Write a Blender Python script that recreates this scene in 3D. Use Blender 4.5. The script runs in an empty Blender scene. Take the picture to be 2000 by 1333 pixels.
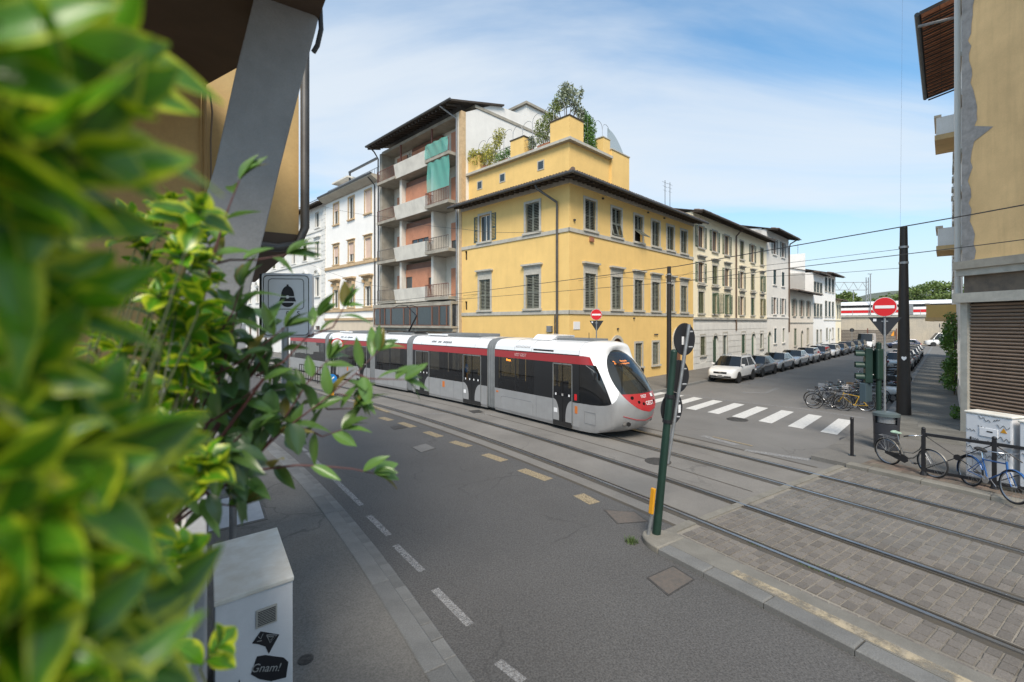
import bpy, math, random
import numpy as np
from mathutils import Vector, Matrix
random.seed(7); RNG = np.random.default_rng(11)
SC = bpy.context.scene; COL = SC.collection
R = math.radians
# ------------------------------------------------------------------ camera
F, HZ, H = 888.9, 632.0, 3.9            # focal length in photo pixels, horizon row, eye height
cam_d = bpy.data.cameras.new('camera'); cam = bpy.data.objects.new('camera', cam_d); COL.objects.link(cam)
cam.location = (0, 0, H); cam.rotation_euler = (R(90), 0, 0)
cam_d.sensor_width = 36.0; cam_d.lens = 16.0; cam_d.shift_y = -34.5/2000; cam_d.clip_start = 0.05; cam_d.clip_end = 4000
cam_d.dof.use_dof = True; cam_d.dof.focus_distance = 14.0; cam_d.dof.aperture_fstop = 1.7
SC.camera = cam
# ------------------------------------------------------------------ light
SUN_AZ = Vector((-0.03, -1.0)).normalized(); SUN_EL = R(47)
w = bpy.data.worlds.new('World'); SC.world = w; w.use_nodes = True
nt = w.node_tree; nt.nodes.clear()
def N(t, tree=None, **kw):
    n = (tree or nt).nodes.new(t)
    for k, v in kw.items():
        if k.startswith('i_'):
            key = k[2:]; key = int(key) if key.isdigit() else key
            n.inputs[key].default_value = v
        else: setattr(n, k, v)
    return n
L = nt.links.new
sky = N('ShaderNodeTexSky', sky_type='NISHITA', sun_disc=False)
sky.sun_elevation = SUN_EL; sky.sun_rotation = math.atan2(SUN_AZ.x, SUN_AZ.y); sky.air_density = 1.1; sky.dust_density = 0.6; sky.ozone_density = 1.6; sky.altitude = 50
tc = N('ShaderNodeTexCoord')
# clouds: direction projected on a flat layer, stretched streaks of thin cirrus
sep = N('ShaderNodeSeparateXYZ'); L(tc.outputs['Generated'], sep.inputs[0])
zc = N('ShaderNodeMath', operation='MAXIMUM'); L(sep.outputs['Z'], zc.inputs[0]); zc.inputs[1].default_value = 0.0
za = N('ShaderNodeMath', operation='ADD'); L(zc.outputs[0], za.inputs[0]); za.inputs[1].default_value = 0.22
dx = N('ShaderNodeMath', operation='DIVIDE'); L(sep.outputs['X'], dx.inputs[0]); L(za.outputs[0], dx.inputs[1])
dy = N('ShaderNodeMath', operation='DIVIDE'); L(sep.outputs['Y'], dy.inputs[0]); L(za.outputs[0], dy.inputs[1])
cmb = N('ShaderNodeCombineXYZ'); L(dx.outputs[0], cmb.inputs[0]); L(dy.outputs[0], cmb.inputs[1])
mp = N('ShaderNodeMapping'); L(cmb.outputs[0], mp.inputs[0]); mp.inputs['Rotation'].default_value = (0, 0, R(-15)); mp.inputs['Scale'].default_value = (0.55, 1.5, 1); mp.inputs['Location'].default_value = (-2.4145, -1.6657, 0)
n1 = N('ShaderNodeTexNoise', i_Scale=1.1, i_Detail=8.0, i_Roughness=0.56, i_Distortion=0.5); L(mp.outputs[0], n1.inputs['Vector'])
n2 = N('ShaderNodeTexNoise', i_Scale=0.45, i_Detail=3.0, i_Roughness=0.5); L(mp.outputs[0], n2.inputs['Vector'])
ad = N('ShaderNodeMath', operation='MULTIPLY_ADD'); L(n2.outputs[0], ad.inputs[0]); ad.inputs[1].default_value = 0.9; L(n1.outputs[0], ad.inputs[2])
cr = N('ShaderNodeMapRange', interpolation_type='SMOOTHSTEP'); L(ad.outputs[0], cr.inputs[0]); cr.inputs[1].default_value = 0.66; cr.inputs[2].default_value = 1.20
cr.inputs[3].default_value = 0.06; cr.inputs[4].default_value = 0.90
gain = N('ShaderNodeMix', data_type='RGBA', blend_type='MULTIPLY'); gain.inputs[0].default_value = 1.0; L(sky.outputs[0], gain.inputs[6]); gain.inputs[7].default_value = (0.45, 0.96, 1.14, 1)
hz_ = N('ShaderNodeMapRange', interpolation_type='SMOOTHSTEP'); L(zc.outputs[0], hz_.inputs[0]); hz_.inputs[1].default_value = 0.0; hz_.inputs[2].default_value = 0.40; hz_.inputs[3].default_value = 0.92; hz_.inputs[4].default_value = 0.0
fm_ = N('ShaderNodeMath', operation='MAXIMUM'); L(cr.outputs[0], fm_.inputs[0]); L(hz_.outputs[0], fm_.inputs[1])
mix = N('ShaderNodeMix', data_type='RGBA'); L(fm_.outputs[0], mix.inputs[0]); L(gain.outputs[2], mix.inputs[6]); mix.inputs[7].default_value = (4.25, 4.6, 4.95, 1)
bg = N('ShaderNodeBackground'); L(mix.outputs[2], bg.inputs[0]); bg.inputs[1].default_value = 0.10
wo = N('ShaderNodeOutputWorld'); L(bg.outputs[0], wo.inputs[0])
sun_d = bpy.data.lights.new('sun', 'SUN'); sun = bpy.data.objects.new('sun', sun_d); COL.objects.link(sun)
sun_d.energy = 2.4; sun_d.angle = R(24); sun_d.color = (1.0, 0.89, 0.76)
sv = Vector((SUN_AZ.x*math.cos(SUN_EL), SUN_AZ.y*math.cos(SUN_EL), math.sin(SUN_EL)))
sun.rotation_euler = sv.to_track_quat('Z', 'Y').to_euler(); sun.location = (0, 0, 60)
SC.view_settings.view_transform = 'Standard'; SC.view_settings.look = 'None'; SC.view_settings.exposure = 0.95; SC.view_settings.gamma = 1.0
SC.cycles.max_bounces = 6; SC.cycles.diffuse_bounces = 3; SC.cycles.transparent_max_bounces = 12; SC.cycles.use_denoising = True; SC.cycles.sample_clamp_indirect = 6

# ------------------------------------------------------------------ where a photo pixel lies
def P(px, py, Y): return Vector(((px-1000)/F*Y, Y, H-(py-HZ)/F*Y))
def G(px, py, z=0.0):
    Y = F*(H-z)/(py-HZ); return Vector(((px-1000)/F*Y, Y, z))
# track curve: arclength s from the paving edge, offset o to the right (rail nearest the camera at o = 0)
_A0 = Vector((3.62, 9.03)); _TS = 0.25; _tab = {}
def _head(s): return R(33.0 + max(0.0, min(s, 18.0))*12.0/18.0)
_pts = [Vector(_A0)]
for _k in range(1, 500):
    h_ = _head((_k-0.5)*_TS); _pts.append(_pts[-1] + _TS*Vector((-math.sin(h_), math.cos(h_))))
def T(s, o=0.0, z=0.0):
    if s <= 0: p = _A0 + s*Vector((-math.sin(R(33)), math.cos(R(33))))
    else:
        k = int(s/_TS); f = s/_TS-k; p = _pts[k].lerp(_pts[k+1], f)
    h_ = _head(s); return Vector((p.x+o*math.cos(h_), p.y+o*math.sin(h_), z))
# own building frame: s ahead along the facade, n to the street
_h0 = Vector((-math.sin(R(33.8)), math.cos(R(33.8)))); _n0 = Vector((math.cos(R(33.8)), math.sin(R(33.8))))
def S(s, n, z): return Vector((_h0.x*s+_n0.x*n, _h0.y*s+_n0.y*n, z))

# ------------------------------------------------------------------ mesh helpers
class MB:
    def __init__(s): s.v = []; s.f = []; s.m = []; s.uv = None
    def add(s, vs, fs, mi=0):
        b = len(s.v); s.v += [tuple(v) for v in vs]; s.f += [tuple(b+i for i in f) for f in fs]; s.m += [mi]*len(fs); return s
    def box(s, x0, x1, y0, y1, z0, z1, mi=0):
        return s.add([(x0,y0,z0),(x1,y0,z0),(x1,y1,z0),(x0,y1,z0),(x0,y0,z1),(x1,y0,z1),(x1,y1,z1),(x0,y1,z1)],
                     [(0,3,2,1),(4,5,6,7),(0,1,5,4),(1,2,6,5),(2,3,7,6),(3,0,4,7)], mi)
    def boxm(s, M, sx, sy, sz, mi=0):
        vs = [M @ Vector((a*sx/2, b*sy/2, c*sz/2)) for a, b, c in ((-1,-1,-1),(1,-1,-1),(1,1,-1),(-1,1,-1),(-1,-1,1),(1,-1,1),(1,1,1),(-1,1,1))]
        return s.add(vs, [(0,3,2,1),(4,5,6,7),(0,1,5,4),(1,2,6,5),(2,3,7,6),(3,0,4,7)], mi)
    def quad(s, a, b, c, d, mi=0): return s.add([a,b,c,d], [(0,1,2,3)], mi)
    def poly(s, pts, mi=0): return s.add(pts, [tuple(range(len(pts)))], mi)
    def prism(s, pts, vec, mi=0):
        n = len(pts); vec = Vector(vec); a = [Vector(p) for p in pts]; b = [p+vec for p in a]
        fs = [tuple(range(n-1,-1,-1)), tuple(range(n, 2*n))] + [(i, (i+1)%n, n+(i+1)%n, n+i) for i in range(n)]
        return s.add(a+b, fs, mi)
    def tube(s, pts, r, n=8, mi=0, cap=True, closed=False):
        pts = [Vector(p) for p in pts]; m = len(pts); rs = r if isinstance(r, (list, tuple)) else [r]*m
        vs = []; up = None
        for i in range(m):
            if closed: d = pts[(i+1)%m]-pts[i-1]
            else: d = pts[min(i+1,m-1)]-pts[max(i-1,0)]
            if d.length < 1e-9: d = Vector((0,0,1))
            d.normalize()
            if up is None: up = Vector((0,0,1)) if abs(d.z) < 0.9 else Vector((1,0,0))
            x = up.cross(d)
            if x.length < 1e-6: x = Vector((1,0,0)).cross(d)
            x.normalize(); y = d.cross(x); up = y
            for k in range(n):
                a = 2*math.pi*k/n; vs.append(pts[i] + rs[i]*(math.cos(a)*x+math.sin(a)*y))
        fs = []
        for i in range(m if closed else m-1):
            j = (i+1) % m
            for k in range(n): fs.append((i*n+k, i*n+(k+1)%n, j*n+(k+1)%n, j*n+k))
        if cap and not closed: fs += [tuple(range(n-1,-1,-1)), tuple((m-1)*n+k for k in range(n))]
        return s.add(vs, fs, mi)
    def cyl(s, p0, p1, r0, r1=None, n=12, mi=0): return s.tube([p0, p1], [r0, r0 if r1 is None else r1], n, mi)
    def loft(s, rings, closed=True, mi=0, cap0=False, cap1=False):
        n = len(rings[0]); vs = [p for r_ in rings for p in r_]; fs = []
        for i in range(len(rings)-1):
            for k in range(n if closed else n-1): fs.append((i*n+k, i*n+(k+1)%n, (i+1)*n+(k+1)%n, (i+1)*n+k))
        if cap0: fs.append(tuple(range(n-1,-1,-1)))
        if cap1: fs.append(tuple((len(rings)-1)*n+k for k in range(n)))
        return s.add(vs, fs, mi)
    def ball(s, c, rx, ry=None, rz=None, n=10, m=6, mi=0):
        ry = rx if ry is None else ry; rz = rx if rz is None else rz; c = Vector(c); rings = []
        for i in range(m+1):
            a = math.pi*i/m; rr = max(math.sin(a), 1e-3)
            rings.append([c+Vector((rx*rr*math.cos(2*math.pi*k/n), ry*rr*math.sin(2*math.pi*k/n), -rz*math.cos(a))) for k in range(n)])
        return s.loft(rings, True, mi)
    def xf(s, M): s.v = [tuple(M @ Vector(v)) for v in s.v]; return s
    def mesh(s, name, mats, smooth=False):
        me = bpy.data.meshes.new(name); me.from_pydata(s.v, [], s.f)
        for m in mats: me.materials.append(m)
        if len(mats) > 1: me.polygons.foreach_set('material_index', s.m)
        if smooth:
            me.polygons.foreach_set('use_smooth', [True]*len(me.polygons)); me.set_sharp_from_angle(angle=R(smooth if smooth is not True else 38))
        me.update(); return me
    def build(s, name, mats, parent=None, smooth=False, bevel=0):
        mats = mats if isinstance(mats, (list, tuple)) else [mats]
        return link(name, s.mesh(name, mats, smooth), parent, bevel=bevel)
def link(name, me, parent=None, M=None, bevel=0):
    o = bpy.data.objects.new(name, me); COL.objects.link(o)
    if parent is not None: o.parent = parent
    if M is not None: o.matrix_basis = M
    if bevel:
        b = o.modifiers.new('bevel', 'BEVEL'); b.width = bevel; b.segments = 2; b.limit_method = 'ANGLE'
    return o
def tag(o, label, cat, group=None):
    o['label'] = label; o['category'] = cat
    if group: o['group'] = group
    return o
def thing(name, label, cat, loc=(0,0,0), rz=0.0, group=None):
    o = bpy.data.objects.new(name, None); COL.objects.link(o); o.location = loc; o.rotation_euler = (0, 0, rz); o.empty_display_size = 0.2
    return tag(o, label, cat, group)
def struct(o): o['kind'] = 'structure'; return o
def stuff(o): o['kind'] = 'stuff'; return o
def copy_tree(o, parent=None):
    c = o.copy(); COL.objects.link(c); c.parent = parent
    for ch in list(o.children): copy_tree(ch, c)
    return c
def text_mesh(txt, size, depth=0.002, shear=0.0):
    cu = bpy.data.curves.new('t', 'FONT'); cu.body = txt; cu.size = size; cu.extrude = depth; cu.align_x = 'CENTER'; cu.align_y = 'CENTER'; cu.shear = shear
    o = bpy.data.objects.new('t', cu); COL.objects.link(o); dg = bpy.context.evaluated_depsgraph_get()
    me = bpy.data.meshes.new_from_object(o.evaluated_get(dg)); bpy.data.objects.remove(o); bpy.data.curves.remove(cu); return me
def text(txt, size, mat, parent, M, name='lettering', depth=0.002, shear=0.0):
    me = text_mesh(txt, size, depth, shear); me.materials.clear(); me.materials.append(mat); return link(name, me, parent, M)
def frame_M(o, x, y, z):
    M = Matrix.Identity(4)
    for i, a in enumerate((x, y, z)):
        for k in range(3): M[k][i] = a[k]
    for k in range(3): M[k][3] = o[k]
    return M
def np_quads(name, V, mat, parent=None, tri=False, uv=None):
    """V: (n, 4, 3) array of quad corners -> one mesh object"""
    n, q, _ = V.shape; me = bpy.data.meshes.new(name)
    me.vertices.add(n*q); me.vertices.foreach_set('co', V.reshape(-1).astype(np.float32))
    me.loops.add(n*q); me.loops.foreach_set('vertex_index', np.arange(n*q, dtype=np.int32))
    me.polygons.add(n); me.polygons.foreach_set('loop_start', np.arange(0, n*q, q, dtype=np.int32)); me.polygons.foreach_set('loop_total', np.full(n, q, dtype=np.int32))
    me.materials.append(mat); me.update(calc_edges=True); me.validate()
    return link(name, me, parent)

# ------------------------------------------------------------------ materials
def mat(name, col, rough=0.7, metal=0.0, var=0.0, vscale=2.0, bump=0.0, bscale=60.0, col2=None, spec=0.5, fine=0.0, fscale=90.0, streak=0.0, emit=None, estr=1.0, coat=0.0, island=0.0, objrand=0.0, alpha=None, trans=0.0, cracks=0.0):
    m = bpy.data.materials.new(name); m.use_nodes = True; t = m.node_tree; bs = t.nodes['Principled BSDF']; lk = t.links.new
    bs.inputs['Base Color'].default_value = (*col, 1); bs.inputs['Roughness'].default_value = rough; bs.inputs['Metallic'].default_value = metal
    bs.inputs['Specular IOR Level'].default_value = spec; bs.inputs['Coat Weight'].default_value = coat; bs.inputs['Coat Roughness'].default_value = 0.06
    if trans: bs.inputs['Transmission Weight'].default_value = trans
    co = N('ShaderNodeTexCoord', t); cur = None
    def mixc(fac_socket, a, b, blend='MIX', fac=None):
        x = N('ShaderNodeMix', t, data_type='RGBA', blend_type=blend)
        if fac_socket is not None: lk(fac_socket, x.inputs[0])
        else: x.inputs[0].default_value = fac
        for s_, idx in ((a, 6), (b, 7)):
            if hasattr(s_, 'node'): lk(s_, x.inputs[idx])
            else: x.inputs[idx].default_value = (*s_, 1)
        return x.outputs[2]
    if var > 0:
        nz = N('ShaderNodeTexNoise', t, i_Scale=vscale, i_Detail=6.0, i_Roughness=0.62); lk(co.outputs['Object'], nz.inputs['Vector'])
        mr = N('ShaderNodeMapRange', t); lk(nz.outputs[0], mr.inputs[0]); mr.inputs[1].default_value = 0.32; mr.inputs[2].default_value = 0.70
        c2 = col2 if col2 else tuple(c*(1-var) for c in col)
        cur = mixc(mr.outputs[0], col, c2)
    if streak > 0:
        mpg = N('ShaderNodeMapping', t); lk(co.outputs['Object'], mpg.inputs[0]); mpg.inputs['Scale'].default_value = (1.7, 1.7, 0.16)
        nz = N('ShaderNodeTexNoise', t, i_Scale=1.6, i_Detail=7.0, i_Roughness=0.65); lk(mpg.outputs[0], nz.inputs['Vector'])
        mr = N('ShaderNodeMapRange', t); lk(nz.outputs[0], mr.inputs[0]); mr.inputs[1].default_value = 0.5; mr.inputs[2].default_value = 0.78; mr.inputs[4].default_value = streak
        cur = mixc(mr.outputs[0], cur if cur else col, tuple(c*0.45 for c in col))
    if fine > 0:
        nz = N('ShaderNodeTexNoise', t, i_Scale=fscale, i_Detail=3.0, i_Roughness=0.7); lk(co.outputs['Object'], nz.inputs['Vector'])
        mr = N('ShaderNodeMapRange', t); lk(nz.outputs[0], mr.inputs[0]); mr.inputs[1].default_value = 0.3; mr.inputs[2].default_value = 0.7; mr.inputs[3].default_value = 1-fine; mr.inputs[4].default_value = 1+fine
        cm = N('ShaderNodeCombineColor', t)
        for i in range(3): lk(mr.outputs[0], cm.inputs[i])
        cur = mixc(None, cur if cur else col, cm.outputs[0], 'MULTIPLY', 1.0)
    if island > 0 or objrand > 0:
        src = N('ShaderNodeNewGeometry', t).outputs['Random Per Island'] if island > 0 else N('ShaderNodeObjectInfo', t).outputs['Random']
        amt = max(island, objrand)
        mr = N('ShaderNodeMapRange', t); lk(src, mr.inputs[0]); mr.inputs[3].default_value = 1-amt; mr.inputs[4].default_value = 1+amt
        cm = N('ShaderNodeCombineColor', t)
        for i in range(3): lk(mr.outputs[0], cm.inputs[i])
        cur = mixc(None, cur if cur else col, cm.outputs[0], 'MULTIPLY', 1.0)
    if cracks > 0:
        wn = N('ShaderNodeTexNoise', t, i_Scale=1.3, i_Detail=4.0); lk(co.outputs['Object'], wn.inputs['Vector'])
        wm = N('ShaderNodeMix', t, data_type='RGBA', blend_type='LINEAR_LIGHT'); wm.inputs[0].default_value = .35; lk(co.outputs['Object'], wm.inputs[6]); lk(wn.outputs['Color'], wm.inputs[7])
        vr = N('ShaderNodeTexVoronoi', t, feature='DISTANCE_TO_EDGE', i_Scale=0.42); lk(wm.outputs[2], vr.inputs['Vector'])
        ms_ = N('ShaderNodeTexNoise', t, i_Scale=0.33, i_Detail=2.0); lk(co.outputs['Object'], ms_.inputs['Vector'])
        r1 = N('ShaderNodeMapRange', t); lk(vr.outputs[0], r1.inputs[0]); r1.inputs[1].default_value = .002; r1.inputs[2].default_value = .010; r1.inputs[3].default_value = 1.0; r1.inputs[4].default_value = 0.0
        r2 = N('ShaderNodeMapRange', t); lk(ms_.outputs[0], r2.inputs[0]); r2.inputs[1].default_value = .50; r2.inputs[2].default_value = .62
        mu = N('ShaderNodeMath', t, operation='MULTIPLY'); lk(r1.outputs[0], mu.inputs[0]); lk(r2.outputs[0], mu.inputs[1])
        m3 = N('ShaderNodeMath', t, operation='MULTIPLY'); lk(mu.outputs[0], m3.inputs[0]); m3.inputs[1].default_value = cracks
        cur = mixc(m3.outputs[0], cur if cur else col, tuple(c*.4 for c in col))
        # tar-patch repairs with a shape of their own
        v2 = N('ShaderNodeTexVoronoi', t, feature='F1', distance='CHEBYCHEV', i_Scale=0.16); lk(co.outputs['Object'], v2.inputs['Vector'])
        sp2 = N('ShaderNodeSeparateColor', t); lk(v2.outputs['Color'], sp2.inputs[0]); r3 = N('ShaderNodeMath', t, operation='GREATER_THAN'); lk(sp2.outputs[0], r3.inputs[0]); r3.inputs[1].default_value = .72
        r4 = N('ShaderNodeMath', t, operation='LESS_THAN'); lk(v2.outputs['Distance'], r4.inputs[0]); r4.inputs[1].default_value = .26
        m4 = N('ShaderNodeMath', t, operation='MULTIPLY'); lk(r3.outputs[0], m4.inputs[0]); lk(r4.outputs[0], m4.inputs[1]); m5 = N('ShaderNodeMath', t, operation='MULTIPLY'); lk(m4.outputs[0], m5.inputs[0]); m5.inputs[1].default_value = .28
        cur = mixc(m5.outputs[0], cur, tuple(c*.55 for c in col))
    if cur is not None: lk(cur, bs.inputs['Base Color'])
    if bump > 0:
        nz = N('ShaderNodeTexNoise', t, i_Scale=bscale, i_Detail=5.0, i_Roughness=0.6); lk(co.outputs['Object'], nz.inputs['Vector'])
        bp = N('ShaderNodeBump', t, i_Strength=bump, i_Distance=0.01); lk(nz.outputs[0], bp.inputs['Height']); lk(bp.outputs[0], bs.inputs['Normal'])
    if emit: bs.inputs['Emission Color'].default_value = (*emit, 1); bs.inputs['Emission Strength'].default_value = estr
    return m
def leaf_mat(name, inner, edge=None, young=None, rough=0.32, trl=0.3, var=0.25):
    m = bpy.data.materials.new(name); m.use_nodes = True; t = m.node_tree; lk = t.links.new; bs = t.nodes['Principled BSDF']; out = t.nodes['Material Output']
    bs.inputs['Roughness'].default_value = rough; bs.inputs['Specular IOR Level'].default_value = 0.55
    oi = N('ShaderNodeObjectInfo', t); geo = N('ShaderNodeNewGeometry', t); co = N('ShaderNodeTexCoord', t)
    rnd = N('ShaderNodeMath', t, operation='FRACT'); a_ = N('ShaderNodeMath', t, operation='ADD'); lk(oi.outputs['Random'], a_.inputs[0]); lk(geo.outputs['Random Per Island'], a_.inputs[1]); lk(a_.outputs[0], rnd.inputs[0])
    def mx(f, a, b, blend='MIX'):
        x = N('ShaderNodeMix', t, data_type='RGBA', blend_type=blend)
        if hasattr(f, 'node'): lk(f, x.inputs[0])
        else: x.inputs[0].default_value = f
        for s_, i in ((a, 6), (b, 7)):
            if hasattr(s_, 'node'): lk(s_, x.inputs[i])
            else: x.inputs[i].default_value = (*s_, 1)
        return x.outputs[2]
    cur = mx(rnd.outputs[0], tuple(c*(1-var) for c in inner), tuple(c*(1+var) for c in inner))
    if edge:
        uv = N('ShaderNodeSeparateXYZ', t); lk(co.outputs['UV'], uv.inputs[0])
        ab = N('ShaderNodeMath', t, operation='ABSOLUTE'); sb = N('ShaderNodeMath', t, operation='MULTIPLY_ADD'); lk(uv.outputs[0], sb.inputs[0]); sb.inputs[1].default_value = 2.0; sb.inputs[2].default_value = -1.0; lk(sb.outputs[0], ab.inputs[0])
        nz = N('ShaderNodeTexNoise', t, i_Scale=34.0, i_Detail=4.0); lk(co.outputs['Object'], nz.inputs['Vector'])
        s1 = N('ShaderNodeMath', t, operation='MULTIPLY_ADD'); lk(nz.outputs[0], s1.inputs[0]); s1.inputs[1].default_value = 1.25; lk(ab.outputs[0], s1.inputs[2])
        s2 = N('ShaderNodeMath', t, operation='MULTIPLY_ADD'); lk(oi.outputs['Random'], s2.inputs[0]); s2.inputs[1].default_value = 0.35; lk(s1.outputs[0], s2.inputs[2])
        vv = N('ShaderNodeMath', t, operation='MULTIPLY_ADD'); lk(uv.outputs[1], vv.inputs[0]); vv.inputs[1].default_value = 0.30; lk(s2.outputs[0], vv.inputs[2])
        mr = N('ShaderNodeMapRange', t, interpolation_type='SMOOTHSTEP'); lk(vv.outputs[0], mr.inputs[0]); mr.inputs[1].default_value = 1.50; mr.inputs[2].default_value = 1.90
        cur = mx(mr.outputs[0], cur, edge)
        # pale midrib
        rb = N('ShaderNodeMapRange', t, interpolation_type='SMOOTHSTEP'); lk(ab.outputs[0], rb.inputs[0]); rb.inputs[1].default_value = 0.0; rb.inputs[2].default_value = 0.09; rb.inputs[3].default_value = 0.55; rb.inputs[4].default_value = 0.0
        cur = mx(rb.outputs[0], cur, tuple(min(1, c*2.2) for c in inner))
    if young:
        g = N('ShaderNodeMath', t, operation='GREATER_THAN'); lk(rnd.outputs[0], g.inputs[0]); g.inputs[1].default_value = 0.92
        cur = mx(g.outputs[0], cur, young)
    lk(cur, bs.inputs['Base Color'])
    tb = N('ShaderNodeBsdfTranslucent', t); br = mx(1.0, cur, (1.5, 1.6, 0.6), 'MULTIPLY'); lk(br, tb.inputs[0])
    ms = N('ShaderNodeMixShader', t, i_0=trl); lk(bs.outputs[0], ms.inputs[1]); lk(tb.outputs[0], ms.inputs[2]); lk(ms.outputs[0], out.inputs[0])
    return m
def glass_mat(name, tint=(0.02,0.025,0.03), clear=0.0, rough=0.03):
    m = bpy.data.materials.new(name); m.use_nodes = True; t = m.node_tree; lk = t.links.new; bs = t.nodes['Principled BSDF']; out = t.nodes['Material Output']
    bs.inputs['Base Color'].default_value = (*tint, 1); bs.inputs['Roughness'].default_value = rough; bs.inputs['Specular IOR Level'].default_value = 0.7
    if clear:
        tr = N('ShaderNodeBsdfTransparent', t); tr.inputs[0].default_value = (0.75, 0.8, 0.8, 1)
        gl = N('ShaderNodeBsdfGlossy', t); gl.inputs['Roughness'].default_value = rough
        fr = N('ShaderNodeFresnel', t, i_0=1.5); s1 = N('ShaderNodeMixShader', t); mm = N('ShaderNodeMixShader', t, i_0=clear); lk(bs.outputs[0], mm.inputs[1]); lk(tr.outputs[0], mm.inputs[2])
        lk(fr.outputs[0], s1.inputs[0]); lk(mm.outputs[0], s1.inputs[1]); lk(gl.outputs[0], s1.inputs[2]); lk(s1.outputs[0], out.inputs[0])
    return m
M = {}
M['asphalt'] = mat('asphalt', (0.180,0.175,0.167), 0.85, var=0.25, vscale=0.35, fine=0.30, fscale=55, bump=0.35, bscale=80, cracks=.5)
M['asphalt_lane'] = mat('asphalt_lane', (0.095,0.093,0.091), 0.82, var=0.22, vscale=0.30, fine=0.50, fscale=42, bump=0.5, bscale=70, cracks=.6)
M['asphalt_track'] = mat('asphalt_track', (0.205,0.194,0.178), 0.85, var=0.30, vscale=0.5, fine=0.22, fscale=50, bump=0.3, bscale=70, cracks=.6)
M['pavement'] = mat('pavement', (0.165,0.158,0.145), 0.88, var=0.25, vscale=0.8, fine=0.32, fscale=50, bump=0.35, bscale=70, cracks=.7)
M['flag'] = mat('flagstone', (0.185,0.178,0.155), 0.85, var=0.30, vscale=1.2, fine=0.15, fscale=40, bump=0.25, bscale=30, objrand=0.16)
M['stone'] = mat('kerb_stone', (0.17,0.172,0.168), 0.8, var=0.25, vscale=3, fine=0.2, fscale=50, bump=0.3, bscale=50, objrand=0.14)
M['island'] = mat('island_concrete', (0.20,0.193,0.172), .85, var=.3, vscale=2, fine=.15, bump=.3)
M['kerb_pale'] = mat('kerb_pale', (0.225,0.212,0.182), 0.8, var=0.3, vscale=2.5, fine=0.15, fscale=50, bump=0.3, objrand=0.12)
M['concrete'] = mat('concrete', (0.38,0.35,0.29), 0.85, var=0.35, vscale=1.6, fine=0.12, bump=0.25, streak=0.3)
M['concrete_white'] = mat('concrete_white', (0.72,0.68,0.60), 0.8, var=0.22, vscale=1.1, fine=0.08, streak=0.35, bump=0.12)
M['sett'] = mat('sett', (0.158,0.144,0.130), 0.75, var=0.35, vscale=1.2, col2=(0.135,0.122,0.108), fine=0.2, fscale=40, bump=0.5, bscale=30, objrand=0.16)
M['sett_stuff'] = mat('sett_stuff', (0.162,0.149,0.135), 0.75, var=0.35, vscale=1.2, col2=(0.125,0.12,0.112), fine=0.15, fscale=40, bump=0.35, bscale=30, island=0.16)
M['mortar'] = mat('mortar', (0.26,0.24,0.205), 0.9, var=0.45, vscale=1.0, fine=0.2)
M['white_paint'] = mat('road_paint_white', (0.66,0.66,0.64), 0.7, var=0.25, vscale=9, fine=0.12, fscale=30)
M['worn_paint'] = mat('road_paint_worn', (0.37,0.37,0.37), 0.75, var=0.75, vscale=16, col2=(0.24,0.24,0.24), fine=0.3, fscale=70)
M['yellow_paint'] = mat('road_paint_yellow', (0.35,0.285,0.175), 0.75, var=0.5, vscale=11, col2=(0.26,0.21,0.14), fine=0.2)
M['cream_strip'] = mat('worn_cream_strip', (0.44,0.37,0.25), 0.8, var=0.5, vscale=5, col2=(0.22,0.20,0.17), fine=0.2)
M['rail'] = mat('rail_steel', (0.50,0.50,0.50), 0.38, metal=1.0, var=0.2, vscale=5)
M['groove'] = mat('rail_groove', (0.022,0.021,0.02), 0.8)
M['bitumen'] = mat('rail_bitumen', (0.062,0.058,0.052), 0.7, var=0.4, vscale=6, col2=(0.085,0.07,0.05))
M['iron'] = mat('cast_iron', (0.10,0.095,0.09), 0.6, metal=0.4, var=0.5, vscale=14, bump=0.6, bscale=70)
M['rust_cover'] = mat('rusty_cover', (0.135,0.112,0.095), 0.75, var=0.5, vscale=12, col2=(0.095,0.088,0.08), bump=0.7, bscale=60)
def plaster(name, c, var=0.14, streak=0.16, vs=0.9): return mat(name, c, 0.85, var=var, vscale=vs, fine=0.05, fscale=25, bump=0.12, bscale=30, streak=streak)
M['yellow'] = plaster('plaster_yellow', (0.80,0.54,0.195), 0.11, 0.14)
M['cream'] = plaster('plaster_cream', (0.90,0.80,0.58), 0.08, 0.12)
M['greyplaster'] = plaster('plaster_grey', (0.76,0.735,0.68), 0.12)
M['pinkplaster'] = plaster('plaster_pinkish', (0.76,0.69,0.59), 0.12)
M['white'] = plaster('plaster_white', (0.86,0.84,0.80), 0.08, 0.08)
M['offwhite'] = plaster('plaster_offwhite', (0.76,0.74,0.70), 0.1, 0.12)
M['ashlar'] = plaster('ashlar_pale', (0.74,0.725,0.68), 0.16, 0.22)
M['beige'] = plaster('plaster_beige', (0.66,0.56,0.43))
M['ochre'] = plaster('plaster_ochre', (0.82,0.57,0.28), 0.42, 0.45, 0.28)
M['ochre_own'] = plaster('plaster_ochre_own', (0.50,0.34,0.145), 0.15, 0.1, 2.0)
M['patch'] = mat('bare_render', (0.33,0.32,0.31), 0.9, var=0.4, vscale=4, bump=0.6, bscale=14)
M['pietra'] = mat('pietra_serena', (0.50,0.475,0.41), 0.8, var=0.25, vscale=4, fine=0.1, streak=0.2)
M['pietra_warm'] = mat('stone_trim_warm', (0.60,0.43,0.25), 0.8, var=0.3, vscale=4, fine=0.1)
M['soffit'] = mat('soffit_grey', (0.46,0.42,0.35), 0.85, var=0.2, vscale=2)
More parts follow.
